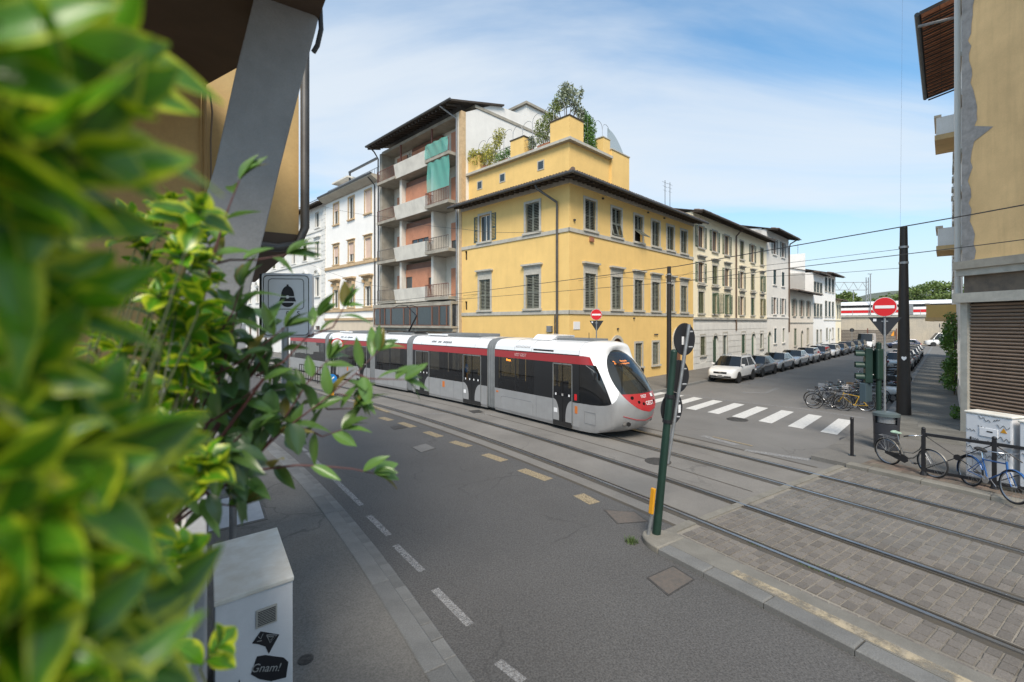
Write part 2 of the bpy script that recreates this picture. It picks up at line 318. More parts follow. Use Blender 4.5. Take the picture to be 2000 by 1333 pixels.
M['tile'] = mat('roof_tile', (0.17,0.115,0.085), 0.85, var=0.5, vscale=5, col2=(0.10,0.09,0.08), island=0.35, fine=0.15)
M['terracotta'] = mat('terracotta', (0.36,0.15,0.08), 0.8, var=0.3, vscale=6, fine=0.1)
M['brickplane'] = mat('soffit_brick', (0.62,0.25,0.13), 0.85, var=0.4, vscale=5, fine=0.15, objrand=0.2)
M['wood_dark'] = mat('rafter_wood', (0.060,0.045,0.034), 0.8, var=0.4, vscale=8)
M['gutter'] = mat('gutter_metal', (0.11,0.105,0.10), 0.5, metal=0.5, var=0.35, vscale=4)
M['copper'] = mat('brown_pipe', (0.13,0.085,0.06), 0.5, var=0.3, vscale=5)
M['shutter_grey'] = mat('shutter_grey_green', (0.215,0.225,0.185), 0.65, var=0.35, vscale=4, objrand=0.22)
M['shutter_green'] = mat('shutter_green', (0.06,0.115,0.065), 0.6, var=0.3, vscale=5, objrand=0.3)
M['shutter_moss'] = mat('shutter_moss', (0.155,0.165,0.09), 0.7, var=0.3, vscale=5, objrand=0.25)
M['shutter_blue'] = mat('shutter_blue', (0.045,0.10,0.11), 0.6, var=0.3, vscale=5)
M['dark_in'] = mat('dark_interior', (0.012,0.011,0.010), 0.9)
M['frame_white'] = mat('window_frame_white', (0.62,0.60,0.55), 0.5)
M['frame_brown'] = mat('window_frame_brown', (0.19,0.085,0.05), 0.55, var=0.2)
M['roller'] = mat('roller_shutter_terracotta', (0.58,0.26,0.15), 0.65, var=0.18, vscale=2.0, fine=0.05)
M['roller_beige'] = mat('roller_shutter_beige', (0.68,0.50,0.40), 0.65, var=0.1)
M['curtain'] = mat('curtain', (0.55,0.55,0.52), 0.9, var=0.2, vscale=8)
M['glass'] = glass_mat('window_glass', (0.035,0.045,0.05))
M['glass_clear'] = glass_mat('clear_window_glass', (0.03,0.035,0.04), clear=.8)
M['glass_dark'] = glass_mat('dark_glass', (0.008,0.008,0.009))
M['rail_brown'] = mat('balcony_rail_brown', (0.20,0.085,0.06), 0.6, var=0.3, vscale=6)
M['rail_grey'] = mat('balcony_rail_grey', (0.16,0.135,0.115), 0.6, var=0.3)
M['netting'] = None
M['black_metal'] = mat('black_metal', (0.022,0.022,0.025), 0.45, metal=0.3, var=0.2, vscale=9)
M['pole_brown'] = mat('pole_dark', (0.030,0.026,0.024), 0.5, metal=0.3, var=0.3, vscale=2)
M['pole_green'] = mat('pole_green', (0.016,0.045,0.032), 0.45, metal=0.2, var=0.35, vscale=4)
M['galv'] = mat('galvanised', (0.36,0.37,0.38), 0.5, metal=0.7, var=0.3, vscale=8)
M['sign_back'] = mat('sign_back', (0.020,0.021,0.025), 0.5, var=0.2)
M['sign_red'] = mat('sign_red', (0.56,0.012,0.016), 0.4)
M['sign_white'] = mat('sign_white', (0.72,0.72,0.72), 0.4)
M['sign_panel'] = mat('sign_panel', (0.74,0.76,0.78), 0.4, var=0.08, vscale=3)
M['sign_blue'] = mat('sign_blue', (0.01,0.16,0.45), 0.4)
M['ink'] = mat('ink_black', (0.012,0.012,0.016), 0.5)
M['sticker'] = mat('sticker_white', (0.75,0.75,0.76), 0.5)
M['amber'] = mat('amber_plastic', (0.60,0.28,0.015), 0.4)
M['orange'] = mat('orange_sign', (0.75,0.30,0.03), 0.5)
M['cab_white'] = mat('cabinet_white', (0.70,0.71,0.73), 0.45, var=0.12, vscale=2.5, streak=0.12, fine=0.03)
M['cab_top'] = mat('cabinet_lid', (0.74,0.73,0.68), 0.55, var=0.16, vscale=5, col2=(0.60,0.56,0.48))
M['grey_paint'] = mat('grey_column', (0.255,0.253,0.25), 0.8, var=0.22, vscale=2.2, bump=0.9, bscale=22, fine=.06, streak=.25)
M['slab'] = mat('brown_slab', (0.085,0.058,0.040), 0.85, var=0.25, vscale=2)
M['coping'] = mat('coping_grey', (0.34,0.35,0.36), 0.7, var=0.2, vscale=4, fine=0.1)
M['planter'] = mat('planter_white', (0.62,0.60,0.56), 0.6, var=0.25, vscale=6)
M['soil'] = mat('soil', (0.03,0.022,0.016), 0.95, var=0.4, vscale=20)
M['pipe_mint'] = mat('pipe_mint', (0.34,0.47,0.42), 0.5)
M['plate'] = mat('steel_plate', (0.33,0.35,0.38), 0.5, metal=0.4, var=0.15, vscale=5)
M['tyre'] = mat('tyre', (0.018,0.018,0.019), 0.8)
M['wire'] = mat('overhead_wire', (0.035,0.033,0.032), 0.6)

def wear(m, lo=.40, hi=.60, scale=14.0):
    """let the surface below show through worn paint"""
    t = m.node_tree; out = t.nodes['Material Output']; bs = t.nodes['Principled BSDF']; co = N('ShaderNodeTexCoord', t); nz = N('ShaderNodeTexNoise', t, i_Scale=scale, i_Detail=8.0, i_Roughness=.75); t.links.new(co.outputs['Object'], nz.inputs['Vector'])
    mr = N('ShaderNodeMapRange', t); t.links.new(nz.outputs[0], mr.inputs[0]); mr.inputs[1].default_value = lo; mr.inputs[2].default_value = hi; tr = N('ShaderNodeBsdfTransparent', t); ms = N('ShaderNodeMixShader', t)
    t.links.new(mr.outputs[0], ms.inputs[0]); t.links.new(bs.outputs[0], ms.inputs[1]); t.links.new(tr.outputs[0], ms.inputs[2]); t.links.new(ms.outputs[0], out.inputs[0])
wear(M['worn_paint'], .34, .74, 38.0); wear(M['yellow_paint'], .44, .80, 30.0); wear(M['white_paint'], .56, .80, 24.0); wear(M['cream_strip'], .42, .62, 4.0)
# ================================================================== GROUND AND ROADS
def strip(name, s0, s1, o0, o1, z, material, step=0.5, parent=None, zb=None):
    n = max(1, int(math.ceil((s1-s0)/step))); b = MB()
    a = [T(s0+(s1-s0)*i/n, o0, z) for i in range(n+1)]; c = [T(s0+(s1-s0)*i/n, o1, z) for i in range(n+1)]
    for i in range(n): b.quad(a[i], c[i], c[i+1], a[i+1])
    if zb is not None:
        for i in range(n):
            b.quad((a[i].x,a[i].y,zb), a[i], a[i+1], (a[i+1].x,a[i+1].y,zb)); b.quad(c[i], (c[i].x,c[i].y,zb), (c[i+1].x,c[i+1].y,zb), c[i+1])
        for q, e in ((0, 0), (n, 1)): b.quad(a[q], (a[q].x,a[q].y,zb), (c[q].x,c[q].y,zb), c[q])
    return b.build(name, material, parent)
g = MB().box(-1500, 1500, -300, 2500, -1.0, 0.0).build('ground', M['asphalt']); struct(g)
lane = struct(strip('road', -30, 40, -5.62, -0.55, 0.004, M['asphalt_lane']))
bed = struct(strip('tram_bed', 0.0, 60, -0.55, 5.65, 0.004, M['asphalt_track']))
# own pavement, kerb stones and gutter stones
pav = struct(strip('pavement', -30, 45, -10.5, -6.06, 0.09, M['pavement'], zb=-0.02))
kz = 0.085; s = -10.0; ki = 0
def stone_obj(name, s0, s1, o0, o1, z, h, material, parent, dz=0.0, cham=0.012):
    b = MB(); mid = T((s0+s1)/2, (o0+o1)/2, 0); hd = _head((s0+s1)/2); Lh, Wh = (s1-s0)/2, (o1-o0)/2
    c = cham
    vs = [(-Wh,-Lh,-h),(Wh,-Lh,-h),(Wh,Lh,-h),(-Wh,Lh,-h),(-Wh,-Lh,-c),(Wh,-Lh,-c),(Wh,Lh,-c),(-Wh,Lh,-c),(-Wh+c,-Lh+c,0),(Wh-c,-Lh+c,0),(Wh-c,Lh-c,0),(-Wh+c,Lh-c,0)]
    b.add(vs, [(0,1,5,4),(1,2,6,5),(2,3,7,6),(3,0,4,7),(4,5,9,8),(5,6,10,9),(6,7,11,10),(7,4,8,11),(8,9,10,11)])
    o = b.build(name, material, parent); o.matrix_basis = Matrix.Translation((mid.x, mid.y, z+dz)) @ Matrix.Rotation(hd, 4, 'Z'); return o
kerbL = struct(strip('kerb', -12, 42, -6.08, -5.62, 0.0045, M['mortar']))
random.seed(3)
while s < 22:
    l = random.uniform(0.75, 1.25); stone_obj('kerb_stone', s+0.006, s+l-0.006, -6.06, -5.80, 0.105, 0.12, M['stone'], kerbL, random.uniform(-.006, .006)); s += l
s = -10.0
while s < 14:
    l = random.uniform(0.26, 0.46); stone_obj('gutter_stone', s+0.006, s+l-0.006, -5.79, -5.60, 0.030, 0.05, M['stone'], kerbL, random.uniform(-.004, .004)); s += l
struct(strip('kerb_far', 22, 42, -6.06, -5.66, 0.10, M['stone'], zb=0))
# island kerb in front of the nearest rail
isl = struct(strip('tram_island', -26, -0.42, -1.42, -0.98, 0.095, M['island'], zb=-0.01))
s = -24.0
while s < -0.6:
    l = min(random.uniform(0.9, 1.15), -0.5-s)
    if l < 0.2: break
    stone_obj('kerb_stone', s+0.006, s+l-0.006, -1.70, -1.425, 0.105, 0.15, M['stone'], isl, random.uniform(-.004, .004), 0.02); s += l
struct(strip('worn_edge_line', -24, -1.6, -1.40, -1.22, 0.099, M['cream_strip']))
b = MB(); tip = []                                   # rounded nose of the island
for k in range(13):
    a = math.pi*k/12; tip.append(T(-0.5+0.58*math.sin(a), -1.34-0.36*math.cos(a), -0.02))
b.prism(tip, (0, 0, 0.135)); nose = b.build('kerb_nose', M['kerb_pale'], isl, smooth=30, bevel=0.03)
b = MB(); pA = [T(-0.40,-0.985,0.02), T(-0.02,-0.99,0.02), T(0.02,-0.17,0.02), T(-0.16,-0.17,0.02), T(-0.18,-0.8,0.02)]
b.prism([(p.x,p.y,0.0) for p in pA], (0,0,0.035)); b.build('kerb_edge', M['kerb_pale'], isl)
# paving of setts round the rails
paving = struct(strip('sett_paving', -26, 0.0, -0.98, 6.30, 0.008, M['mortar'])); 
strip('paving_border', -0.16, 0.0, 0.1, 6.35, 0.030, M['kerb_pale'], parent=paving, zb=0.0)
RAILS = (0.0, 1.50, 3.50, 4.96)
bands = [(-0.97,-0.80), (-0.76,-0.16), (0.17,1.33), (1.66,2.46), (2.49,3.34), (3.67,4.79), (5.13,6.30)]
setts = []
random.seed(5)
for bi, (o0, o1) in enumerate(bands):
    s = -0.18 - random.uniform(0, .1)
    while s > -15.5:
        l = random.uniform(0.135, 0.165) if bi else random.uniform(0.15, 0.2)
        o = o0
        while o < o1-0.02:
            wd = random.uniform(0.16, 0.27); e = min(o+wd, o1)
            if o1-e < 0.09: e = o1
            setts.append((s-l+0.007, s-0.007, o+0.006, e-0.007)); o = e
        s -= l
def seen(p):
    if p.y < 0.5: return False
    x = p.x/p.y*F+1000; y = HZ+F*H/p.y; return x < 2040 and y < 1370
setts = [q for q in setts if seen(T((q[0]+q[1])/2, (q[2]+q[3])/2))]
setts.sort(key=lambda q: T((q[0]+q[1])/2, (q[2]+q[3])/2).length)
def sett_geo(b, q, z):
    s0, s1, o0, o1 = q; j = lambda: random.uniform(-.006, .006); c = 0.010
    top = [T(s0+c+j(), o0+c+j(), z+j()*.5), T(s0+c+j(), o1-c+j(), z+j()*.5), T(s1-c+j(), o1-c+j(), z+j()*.5), T(s1-c+j(), o0+c+j(), z+j()*.5)]
    bot = [T(s0, o0, 0.004), T(s0, o1, 0.004), T(s1, o1, 0.004), T(s1, o0, 0.004)]
    b.add(bot+top, [(4,5,6,7),(0,1,5,4),(1,2,6,5),(2,3,7,6),(3,0,4,7)])
for q in setts[:290]:
    b = MB(); sett_geo(b, q, 0.024); b.build('sett', M['sett'], paving)
b = MB()
for q in setts[290:]: sett_geo(b, q, 0.024)
stuff(b.build('setts', M['sett_stuff'], paving))
# rails
def track(label, pair, s1):
    t = thing('tram_track', label, 'track', T(0, sum(pair)/2, 0))
    off = Matrix.Translation(-t.location)
    for k, o in enumerate(pair):
        inner = 1 if k == 0 else -1
        r = strip('rail', -26, s1, o-0.033, o+0.033, 0.034, M['rail'], step=0.4, zb=0.0); r.parent = t; r.matrix_basis = off
        gv = strip('rail_groove', -26, s1, min(o+inner*0.036, o+inner*0.085), max(o+inner*0.036, o+inner*0.085), 0.013, M['groove'], step=0.4); gv.parent = t; gv.matrix_basis = off
        lo, hi = sorted((o+inner*0.087, o+inner*0.115))
        lp = strip('rail_lip', -26, s1, lo, hi, 0.027, M['bitumen'], step=0.4, zb=0); lp.parent = t; lp.matrix_basis = off
        bt = strip('rail_bedding', -26, s1, o-0.155, o+0.155, 0.0105, M['bitumen'], step=0.4); bt.parent = t; bt.matrix_basis = off
    return t
track('pair of steel tram rails nearest the leaning signpost', RAILS[:2], 60)
track('pair of steel tram rails under the tram', RAILS[2:], 60)
# weeds along the nearest rail
V = []
for k in range(900):
    s_ = random.uniform(-9, -0.2); cl = math.sin(s_*2.3)+math.sin(s_*5.1+1)
    if cl < 0.35: continue
    p = T(s_, random.choice((-0.06, -0.05, 0.12))+random.uniform(-.015, .015), 0.02); a = random.uniform(0, 6.28); l = random.uniform(.008, .02)
    d = Vector((math.cos(a), math.sin(a), random.uniform(.3, 1.2)))*l; e = Vector((-math.sin(a), math.cos(a), .1))*l*.5
    V.append([p-e, p+e, p+d+e*.4, p+d-e*.4])
M['weed'] = mat('weed', (0.06,0.10,0.025), 0.7, island=0.4)
o = stuff(np_quads('weeds', np.array([[tuple(v) for v in q] for q in V]), M['weed'])); tag(o, 'small green weeds growing along the nearest rail', 'weeds')
# grass tuft by island nose
b = MB(); c0 = T(0.02, -1.74, 0)
V = []
for k in range(160):
    a = random.uniform(0, 6.28); rr = random.uniform(0, .12); p = c0+Vector((rr*math.cos(a)-.02, rr*math.sin(a), 0)); a = random.uniform(0, 6.28); l = random.uniform(.04, .11)
    d = Vector((math.cos(a)*.5, math.sin(a)*.5, 1))*l; e = Vector((-math.sin(a), math.cos(a), 0))*.006
    V.append([p-e, p+e, p+d+e*.2, p+d-e*.2])
tag(np_quads('weed_tuft', np.array([[tuple(v) for v in q] for q in V]), M['weed']), 'green weed tuft at the rounded kerb nose by the leaning post', 'weed')
struct(strip('tar_seam', -26, 45, -0.60, -0.50, 0.0065, M['bitumen'])); struct(strip('tar_seam', 0.2, 45, 2.42, 2.47, 0.0065, M['bitumen'])); struct(strip('tar_seam', 0.2, 45, 5.60, 5.70, 0.0065, M['bitumen']))
# painted marks on the near lane
def mark(px0, py0, px1, py1, wd, material, name='road_marking', z=0.0085, parent=None):
    a, c = G(px0, py0), G(px1, py1); d = (c-a); d.normalize(); n = Vector((-d.y, d.x, 0))*wd/2
    o = MB().quad(a-n+Vector((0,0,z)), c-n+Vector((0,0,z)), c+n+Vector((0,0,z)), a+n+Vector((0,0,z))).build(name, material, parent); struct(o); return o
for q in ((1022,1333,972,1294),(918,1222,849,1152),(825,1117,772,1066),(760,1047,720,1008),(706,988,600,885)): mark(*q, 0.12, M['worn_paint'])
mark(598,882,470,790, 0.11, M['worn_paint'])
for q in ((1072,938,1018,918),(985,901,947,888),(917,873,883,863),(860,854,832,844),(808,835,782,826),(764,822,744,816),(1162,984,1130,967)): mark(*q, 0.30, M['yellow_paint'])
mark(830,809.5,880,808.5, 0.10, M['worn_paint'], z=0.012); mark(927,810,978,810.5, 0.10, M['worn_paint'], z=0.012)
for q in ((1372,852,1440,870),(1455,880,1580,899)): mark(*q, 0.26, M['worn_paint'])
mark(1392,854,1470,872, 0.10, M['yellow_paint'], z=0.012)
mark(690,742,560,742, 0.12, M['worn_paint']); mark(760,806,690,782, 0.2, M['yellow_paint'], z=0.012)
# zebra crossing on the side street
zc_ = struct(bpy.data.objects.new('zebra_crossing', None)); COL.objects.link(zc_)
d45 = Vector((.707, .707, 0)); st0 = (Vector((10.4,22.9,0))+Vector((8.08,20.7,0)))/2; stp = Vector((0.625,-0.905,0)); tdir = stp.normalized()
for k in range(-3, 6):
    c = st0+stp*k; hl = 1.62
    a = [c-d45*hl-tdir*.26, c-d45*hl+tdir*.26, c+d45*hl+tdir*.26, c+d45*hl-tdir*.26]
    MB().poly([(p.x,p.y,0.006) for p in a]).build('stripe', M['white_paint'], zc_)
mark(1330,772,1570,800, 0.22, M['worn_paint']); mark(1570,800,1690,818, 0.22, M['worn_paint'])
mark(1450,767,1497,768, 0.35, M['worn_paint']); mark(1497,768,1520,758, 0.2, M['worn_paint'])
# side street pavement on the left (houses) : kerb 3.4 m out from the facades
CB = Vector((3.23, 25.6, 0)); D1 = Vector((.7071, .7071, 0)); D2 = Vector((-.7071, .7071, 0))
def RW(u, w, z=0.0): q = CB+D1*u-D2*w; return Vector((q.x, q.y, z))        # u along the side street, w out into it
def LW(t, w, z=0.0): q = CB+D2*t-D1*w; return Vector((q.x, q.y, z))        # t along the tram street to the left, w out into it
corner = [RW(-1.2+3.4*math.cos(a)-0.9, 0+3.4*math.sin(a)) for a in ()]
outl = [LW(75, 0), LW(75, 3.0), LW(1.2, 3.0)]
cc = LW(1.2, 0) ; 
for k in range(1, 8):
    a = k/8*math.pi/2; outl.append(RW(-3.0+3.0*(1-math.cos(a)) - 0.0, -1.2+4.6*math.sin(a)))
outl += [RW(0.2, 3.4), RW(74, 3.4), RW(74, 0), CB+Vector((0,0,0))]
b = MB(); b.prism([(p.x,p.y,0.0) for p in outl], (0,0,0.12)); pv = struct(b.build('pavement_houses', M['pavement']))
kp = outl[1:-2]; b = MB()
for i in range(len(kp)-1):
    a, c = kp[i], kp[i+1]; d = c-a
    if d.length < .05: continue
    d.normalize(); n = Vector((-d.y, d.x, 0)); 
    b.add([a-n*0.14+Vector((0,0,.125)), c-n*.14+Vector((0,0,.125)), c+n*.03+Vector((0,0,.125)), a+n*.03+Vector((0,0,.125)), a-n*.14, c-n*.14, c+n*.03, a+n*.03], [(0,1,2,3),(3,2,6,7),(0,4,5,1)])
b.build('kerb', M['stone'], pv)
# right-hand pavement
rp = [G(1584,898), G(1650,862), Vector((13.7,17.0,0)), Vector((-2.58+.956*75, 75, 0)), Vector((1.6+.956*75, 75, 0)), Vector((22,15,0)), Vector((22,-6,0)), T(-16, 6.42)]
b = MB(); b.prism([(p.x,p.y,0.0) for p in rp], (0,0,0.115)); pr = struct(b.build('pavement_corner', M['pavement']))
s = -15.0
while s < -0.3:
    l = min(random.uniform(.9, 1.2), -0.2-s)
    if l < .1: break
    stone_obj('kerb_stone', s+0.006, s+l-0.006, 6.30, 6.58, 0.125, 0.13, M['kerb_pale'], pr, random.uniform(-.004,.004), 0.02); s += l
sd = Vector((.691,.723,0)); sn = Vector((.723,-.691,0)); k0 = Vector((13.72,17.05,0)); b = MB(); s = 0.0
random.seed(9)
while s < 78:                                   # kerb along the side street
    l = 1.0; a = k0+sd*(s+.005)+sn*.15; 
    b.boxm(Matrix.Translation(k0+sd*(s+l/2)+sn*.13+Vector((0,0,.066))) @ Matrix.Rotation(math.atan2(sd.y,sd.x),4,'Z'), l-.012, .24, .128); s += l
stuff(b.build('kerb_stones', M['stone'], pr))
b = MB(); s = -2.0
while s < 45:                                   # long flagstones across the footway
    l = random.uniform(.34,.48); wv = 0.30
    while wv < 3.0:
        ww = random.uniform(.7,1.4); e = min(wv+ww, 3.0)
        c = k0+sd*(s+l/2)+sn*((wv+e)/2)
        b.boxm(Matrix.Translation(c+Vector((0,0,.112))) @ Matrix.Rotation(math.atan2(sd.y,sd.x),4,'Z'), l-.016, e-wv-.016, .016+random.uniform(0,.006)); wv = e
    s += l
M['flag_stuff'] = mat('flagstones', (0.175,0.168,0.146), 0.85, var=0.35, vscale=1.1, fine=0.15, fscale=40, bump=0.25, bscale=30, island=0.2)
stuff(b.build('flagstones', M['flag_stuff'], pr))
# reddish setts strip behind the corner kerb
b = MB(); s = -14.0
while s < -0.5:
    l = .12
    for k in range(4):
        o0 = 6.60+k*.2
        b.add([T(s+.006,o0+.005,.12),T(s+.006,o0+.195,.12),T(s+l-.006,o0+.195,.12),T(s+l-.006,o0+.005,.12)],[(0,1,2,3)])
    s += l
M['redsett'] = mat('red_setts', (0.165,0.115,0.092), 0.8, var=0.4, vscale=2, col2=(.14,.13,.10), island=0.25)
stuff(b.build('red_setts', M['redsett'], pr))
# covers
def disc_cover(px, py, r, name, label, material, z=0.012, zg=0.0):
    c = G(px, py, zg); t = thing(name, label, 'manhole cover', (c.x, c.y, zg))
    b = MB(); b.cyl((0,0,0),(0,0,z),r,r,28); b.build('frame', M['iron'], t)
    b = MB()
    for k in range(-3,4):
        h = math.sqrt(max(0,(r*.85)**2-(k*r*.24)**2)); b.box(-h,h,k*r*.24-r*.07,k*r*.24+r*.07,z,z+.006)
    b.build('lid_ribs', material, t); return t
disc_cover(1285,902,0.36,'manhole_cover','round cast iron manhole cover between the tram tracks',M['iron'])
disc_cover(1440,820,0.40,'manhole_cover','round patched manhole cover beside the zebra crossing',M['iron'])
plate_cover_later = None
disc_cover(597,1289,0.085,'water_valve_cover','small round valve cover on the pavement beside the white cabinet',M['iron'],0.008,0.09)
def plate_cover(pts, name, label, material, z0, cat='manhole cover', h=0.01):
    ps = [G(x,y,z0) for x,y in pts]; c = sum(ps, Vector())/len(ps); t = thing(name, label, cat, (c.x,c.y,z0))
    q = [p-Vector((c.x,c.y,z0)) for p in ps]; b = MB(); b.prism([(p.x,p.y,0) for p in q],(0,0,h)); b.build('frame', M['iron'], t)
    b = MB(); b.prism([(p.x*.9,p.y*.9,0.002) for p in q],(0,0,h)); b.build('lid', material, t); return t
plate_cover(((1262,1130),(1315,1106),(1358,1133),(1305,1166)),'manhole_cover','square rusty manhole cover in the near lane by the kerb',M['rust_cover'],0.0)
plate_cover(((1178,996),(1240,1000),(1268,1020),(1205,1024)),'tactile_plate','worn patterned brick patch in front of the leaning post',M['rust_cover'],0.004,'paving patch',0.004)
plate_cover(((762,834),(785,831),(795,836),(770,840)),'drain_grate','small dark drain grate in the lane behind the twigs',M['iron'],0.004,'drain')
plate_cover(((915,803),(935,801),(945,806),(925,808)),'drain_grate','small dark drain grate beside the tram',M['iron'],0.004,'drain')
plate_cover(((1640,856),(1664,852),(1668,858),(1640,862)),'drain_grate','dark drain at the end of the zebra crossing',M['iron'],0.004,'drain')
plate_cover(((400,1045),(523,1015),(505,960),(405,978)),'access_plate','pale steel access plate set in the pavement behind the cabinet',M['plate'],0.09,'access plate',0.006)
plate_cover(((803,874),(832,866),(852,876),(822,885)),'manhole_cover','faint square manhole cover in the lane by the yellow dashes',M['asphalt'],0.004,'manhole cover',0.004)
# ================================================================== BUILDING KIT
def wall_mesh(W, z0, z1, openings, depth=0.18, th=None, x0=0.0):
    """front wall in the plane y=0 with rectangular holes and their reveals (outside is -y)"""
    b = MB(); xs = sorted({x0, x0+W} | {v for o in openings for v in o[:2]}); zs = sorted({z0, z1} | {v for o in openings for v in o[2:4]})
    xs = [x for x in xs if x0-1e-6 <= x <= x0+W+1e-6]; zs = [z for z in zs if z0-1e-6 <= z <= z1+1e-6]
    for i in range(len(xs)-1):
        for k in range(len(zs)-1):
            cx, cz = (xs[i]+xs[i+1])/2, (zs[k]+zs[k+1])/2
            if any(o[0] < cx < o[1] and o[2] < cz < o[3] for o in openings): continue
            b.quad((xs[i],0,zs[k]),(xs[i+1],0,zs[k]),(xs[i+1],0,zs[k+1]),(xs[i],0,zs[k+1]))
    for a, c, p, q in openings:
        d = depth; b.quad((a,0,p),(a,d,p),(a,d,q),(a,0,q)); b.quad((c,0,q),(c,d,q),(c,d,p),(c,0,p)); b.quad((a,0,q),(a,d,q),(c,d,q),(c,0,q)); b.quad((a,0,p),(c,0,p),(c,d,p),(a,d,p))
    return b
_cache = {}
def shutter_mesh(w, h, material, tilt=38, pitch=0.095):
    key = ('sh', round(w,3), round(h,3), material.name)
    if key in _cache: return _cache[key]
    b = MB(); f = 0.06; t = 0.036
    b.box(0,f,-t,0,0,h); b.box(w-f,w,-t,0,0,h); b.box(f,w-f,-t,0,0,f); b.box(f,w-f,-t,0,h-f,h)
    if h > 1.3: b.box(f,w-f,-t,0,h*.47,h*.47+f*.9)
    n = int((h-2*f)/pitch)
    for k in range(n):
        z = f+(k+.5)*pitch
        if z > h-f-.02: break
        b.boxm(Matrix.Translation((w/2,-t/2,z)) @ Matrix.Rotation(R(tilt),4,'X'), w-2*f, 0.062, 0.012)
    _cache[key] = b.mesh('shutter', [material]); return _cache[key]
def rotz(x, y, z, a): return Matrix.Translation((x,y,z)) @ Matrix.Rotation(a,4,'Z')
def put_shutters(par, x0, x1, z0, z1, material, state='closed', y=0.07, name='shutter'):
    w = (x1-x0)/2-.006; me = shutter_mesh(w, z1-z0-.02, material)
    if state == 'closed': A, B = rotz(x0,y,z0+.01,0), rotz(x1,y,z0+.01,0) @ Matrix.Scale(-1,4,(1,0,0))
    elif state == 'open': A, B = rotz(x0-.01,-.03,z0+.01,R(180)), rotz(x1+.01,-.03,z0+.01,R(180)) @ Matrix.Scale(-1,4,(1,0,0))
    else:
        a = state if isinstance(state, tuple) else (100, 100)
        A, B = rotz(x0,-.02,z0+.01,R(-a[0])), rotz(x1,-.02,z0+.01,R(a[1])) @ Matrix.Scale(-1,4,(1,0,0))
    for m_ in (A, B): link(name, me, par, m_)
def put_window(par, x0, x1, z0, z1, fm, y=0.14, panes=2, glass=None, curtain=0.0, roller=None, rfrac=0.0, transom=0.0):
    """a window as one part: frame with its panes as sub-parts"""
    f = 0.055; b = MB(); b.box(x0,x0+f,y,y+.05,z0,z1); b.box(x1-f,x1,y,y+.05,z0,z1); b.box(x0+f,x1-f,y,y+.05,z0,z0+f); b.box(x0+f,x1-f,y,y+.05,z1-f,z1)
    for k in range(1, panes): xm = x0+(x1-x0)*k/panes; b.box(xm-.04,xm+.04,y-.004,y+.05,z0+f,z1-f)
    if transom: b.box(x0+f,x1-f,y-.003,y+.049,z0+(z1-z0)*transom-.03,z0+(z1-z0)*transom+.03)
    wnd = b.build('window', fm, par)
    b = MB()
    for k in range(panes):
        a, c = x0+(x1-x0)*k/panes, x0+(x1-x0)*(k+1)/panes
        b = MB(); b.quad((a+.01,y+.03,z0+.01),(c-.01,y+.03,z0+.01),(c-.01,y+.03,z1-.01),(a+.01,y+.03,z1-.01)); b.build('pane', glass or M['glass'], wnd)
    if roller and rfrac > 0:
        b = MB(); zt = z1-(z1-z0)*rfrac; n = max(2, int((z1-zt)/.055))
        for k in range(n): zz = zt+(z1-zt)*k/n; b.box(x0+.01,x1-.01,y-.045-.008*(k%1),y-.03,zz+.004,zz+(z1-zt)/n)
        b.build('roller_blind', roller, wnd)
    return wnd
def trim_box(par, name, x0, x1, y0, y1, z0, z1, m): return MB().box(x0,x1,y0,y1,z0,z1).build(name, m, par)
def surround(par, x0, x1, z0, z1, m, w=0.16, d=0.05, sill=True):
    b = MB(); b.box(x0-w,x0,-d,.02,z0,z1+w); b.box(x1,x1+w,-d,.02,z0,z1+w); b.box(x0,x1,-d,.02,z1,z1+w); b.build('window_surround', m, par)
    if sill: MB().box(x0-w-.06,x1+w+.06,-d-.09,.03,z0-.13,z0-.002).build('sill', m, par)
def hat(par, x0, x1, z, m, proj=0.22, h=0.3):
    b = MB(); b.box(x0,x1,-.06,.02,z,z+h*.4); b.box(x0-.05,x1+.05,-proj*.55,.02,z+h*.4,z+h*.66); b.box(x0-.12,x1+.12,-proj,.02,z+h*.66,z+h); b.build('cornice_cap', m, par)
def tiles_mesh(L_, slope_len, ang, pitch=0.22, hip0=False, hip1=False):
    """rows of half-round tiles: x along the eave, rising toward +y"""
    b = MB(); n = int(L_/pitch); rows = max(1,int(slope_len/.38))
    for i in range(n):
        for r_ in range(rows):
            if hip0 and (i+.5)*pitch < (r_+.6)*.38: continue
            if hip1 and (i+.5)*pitch > L_-(r_+.6)*.38: continue
            j = random.uniform(-.012,.012); jy = random.uniform(-.02,.02); x = (i+.5)*pitch+j; y0 = r_*.38+jy; y1 = y0+.44; vs = []
            for (yy, lift, rr) in ((y0,.034,.092),(y1,.008,.075)):
                for k in range(5):
                    a = math.pi*k/4; vs.append((x-rr*math.cos(a), yy*math.cos(ang)-(rr*math.sin(a)+lift)*math.sin(ang), yy*math.sin(ang)+(rr*math.sin(a)+lift)*math.cos(ang)))
            b.add(vs, [(k,k+1,6+k,5+k) for k in range(4)]+[(4,3,2,1,0)])
    return b
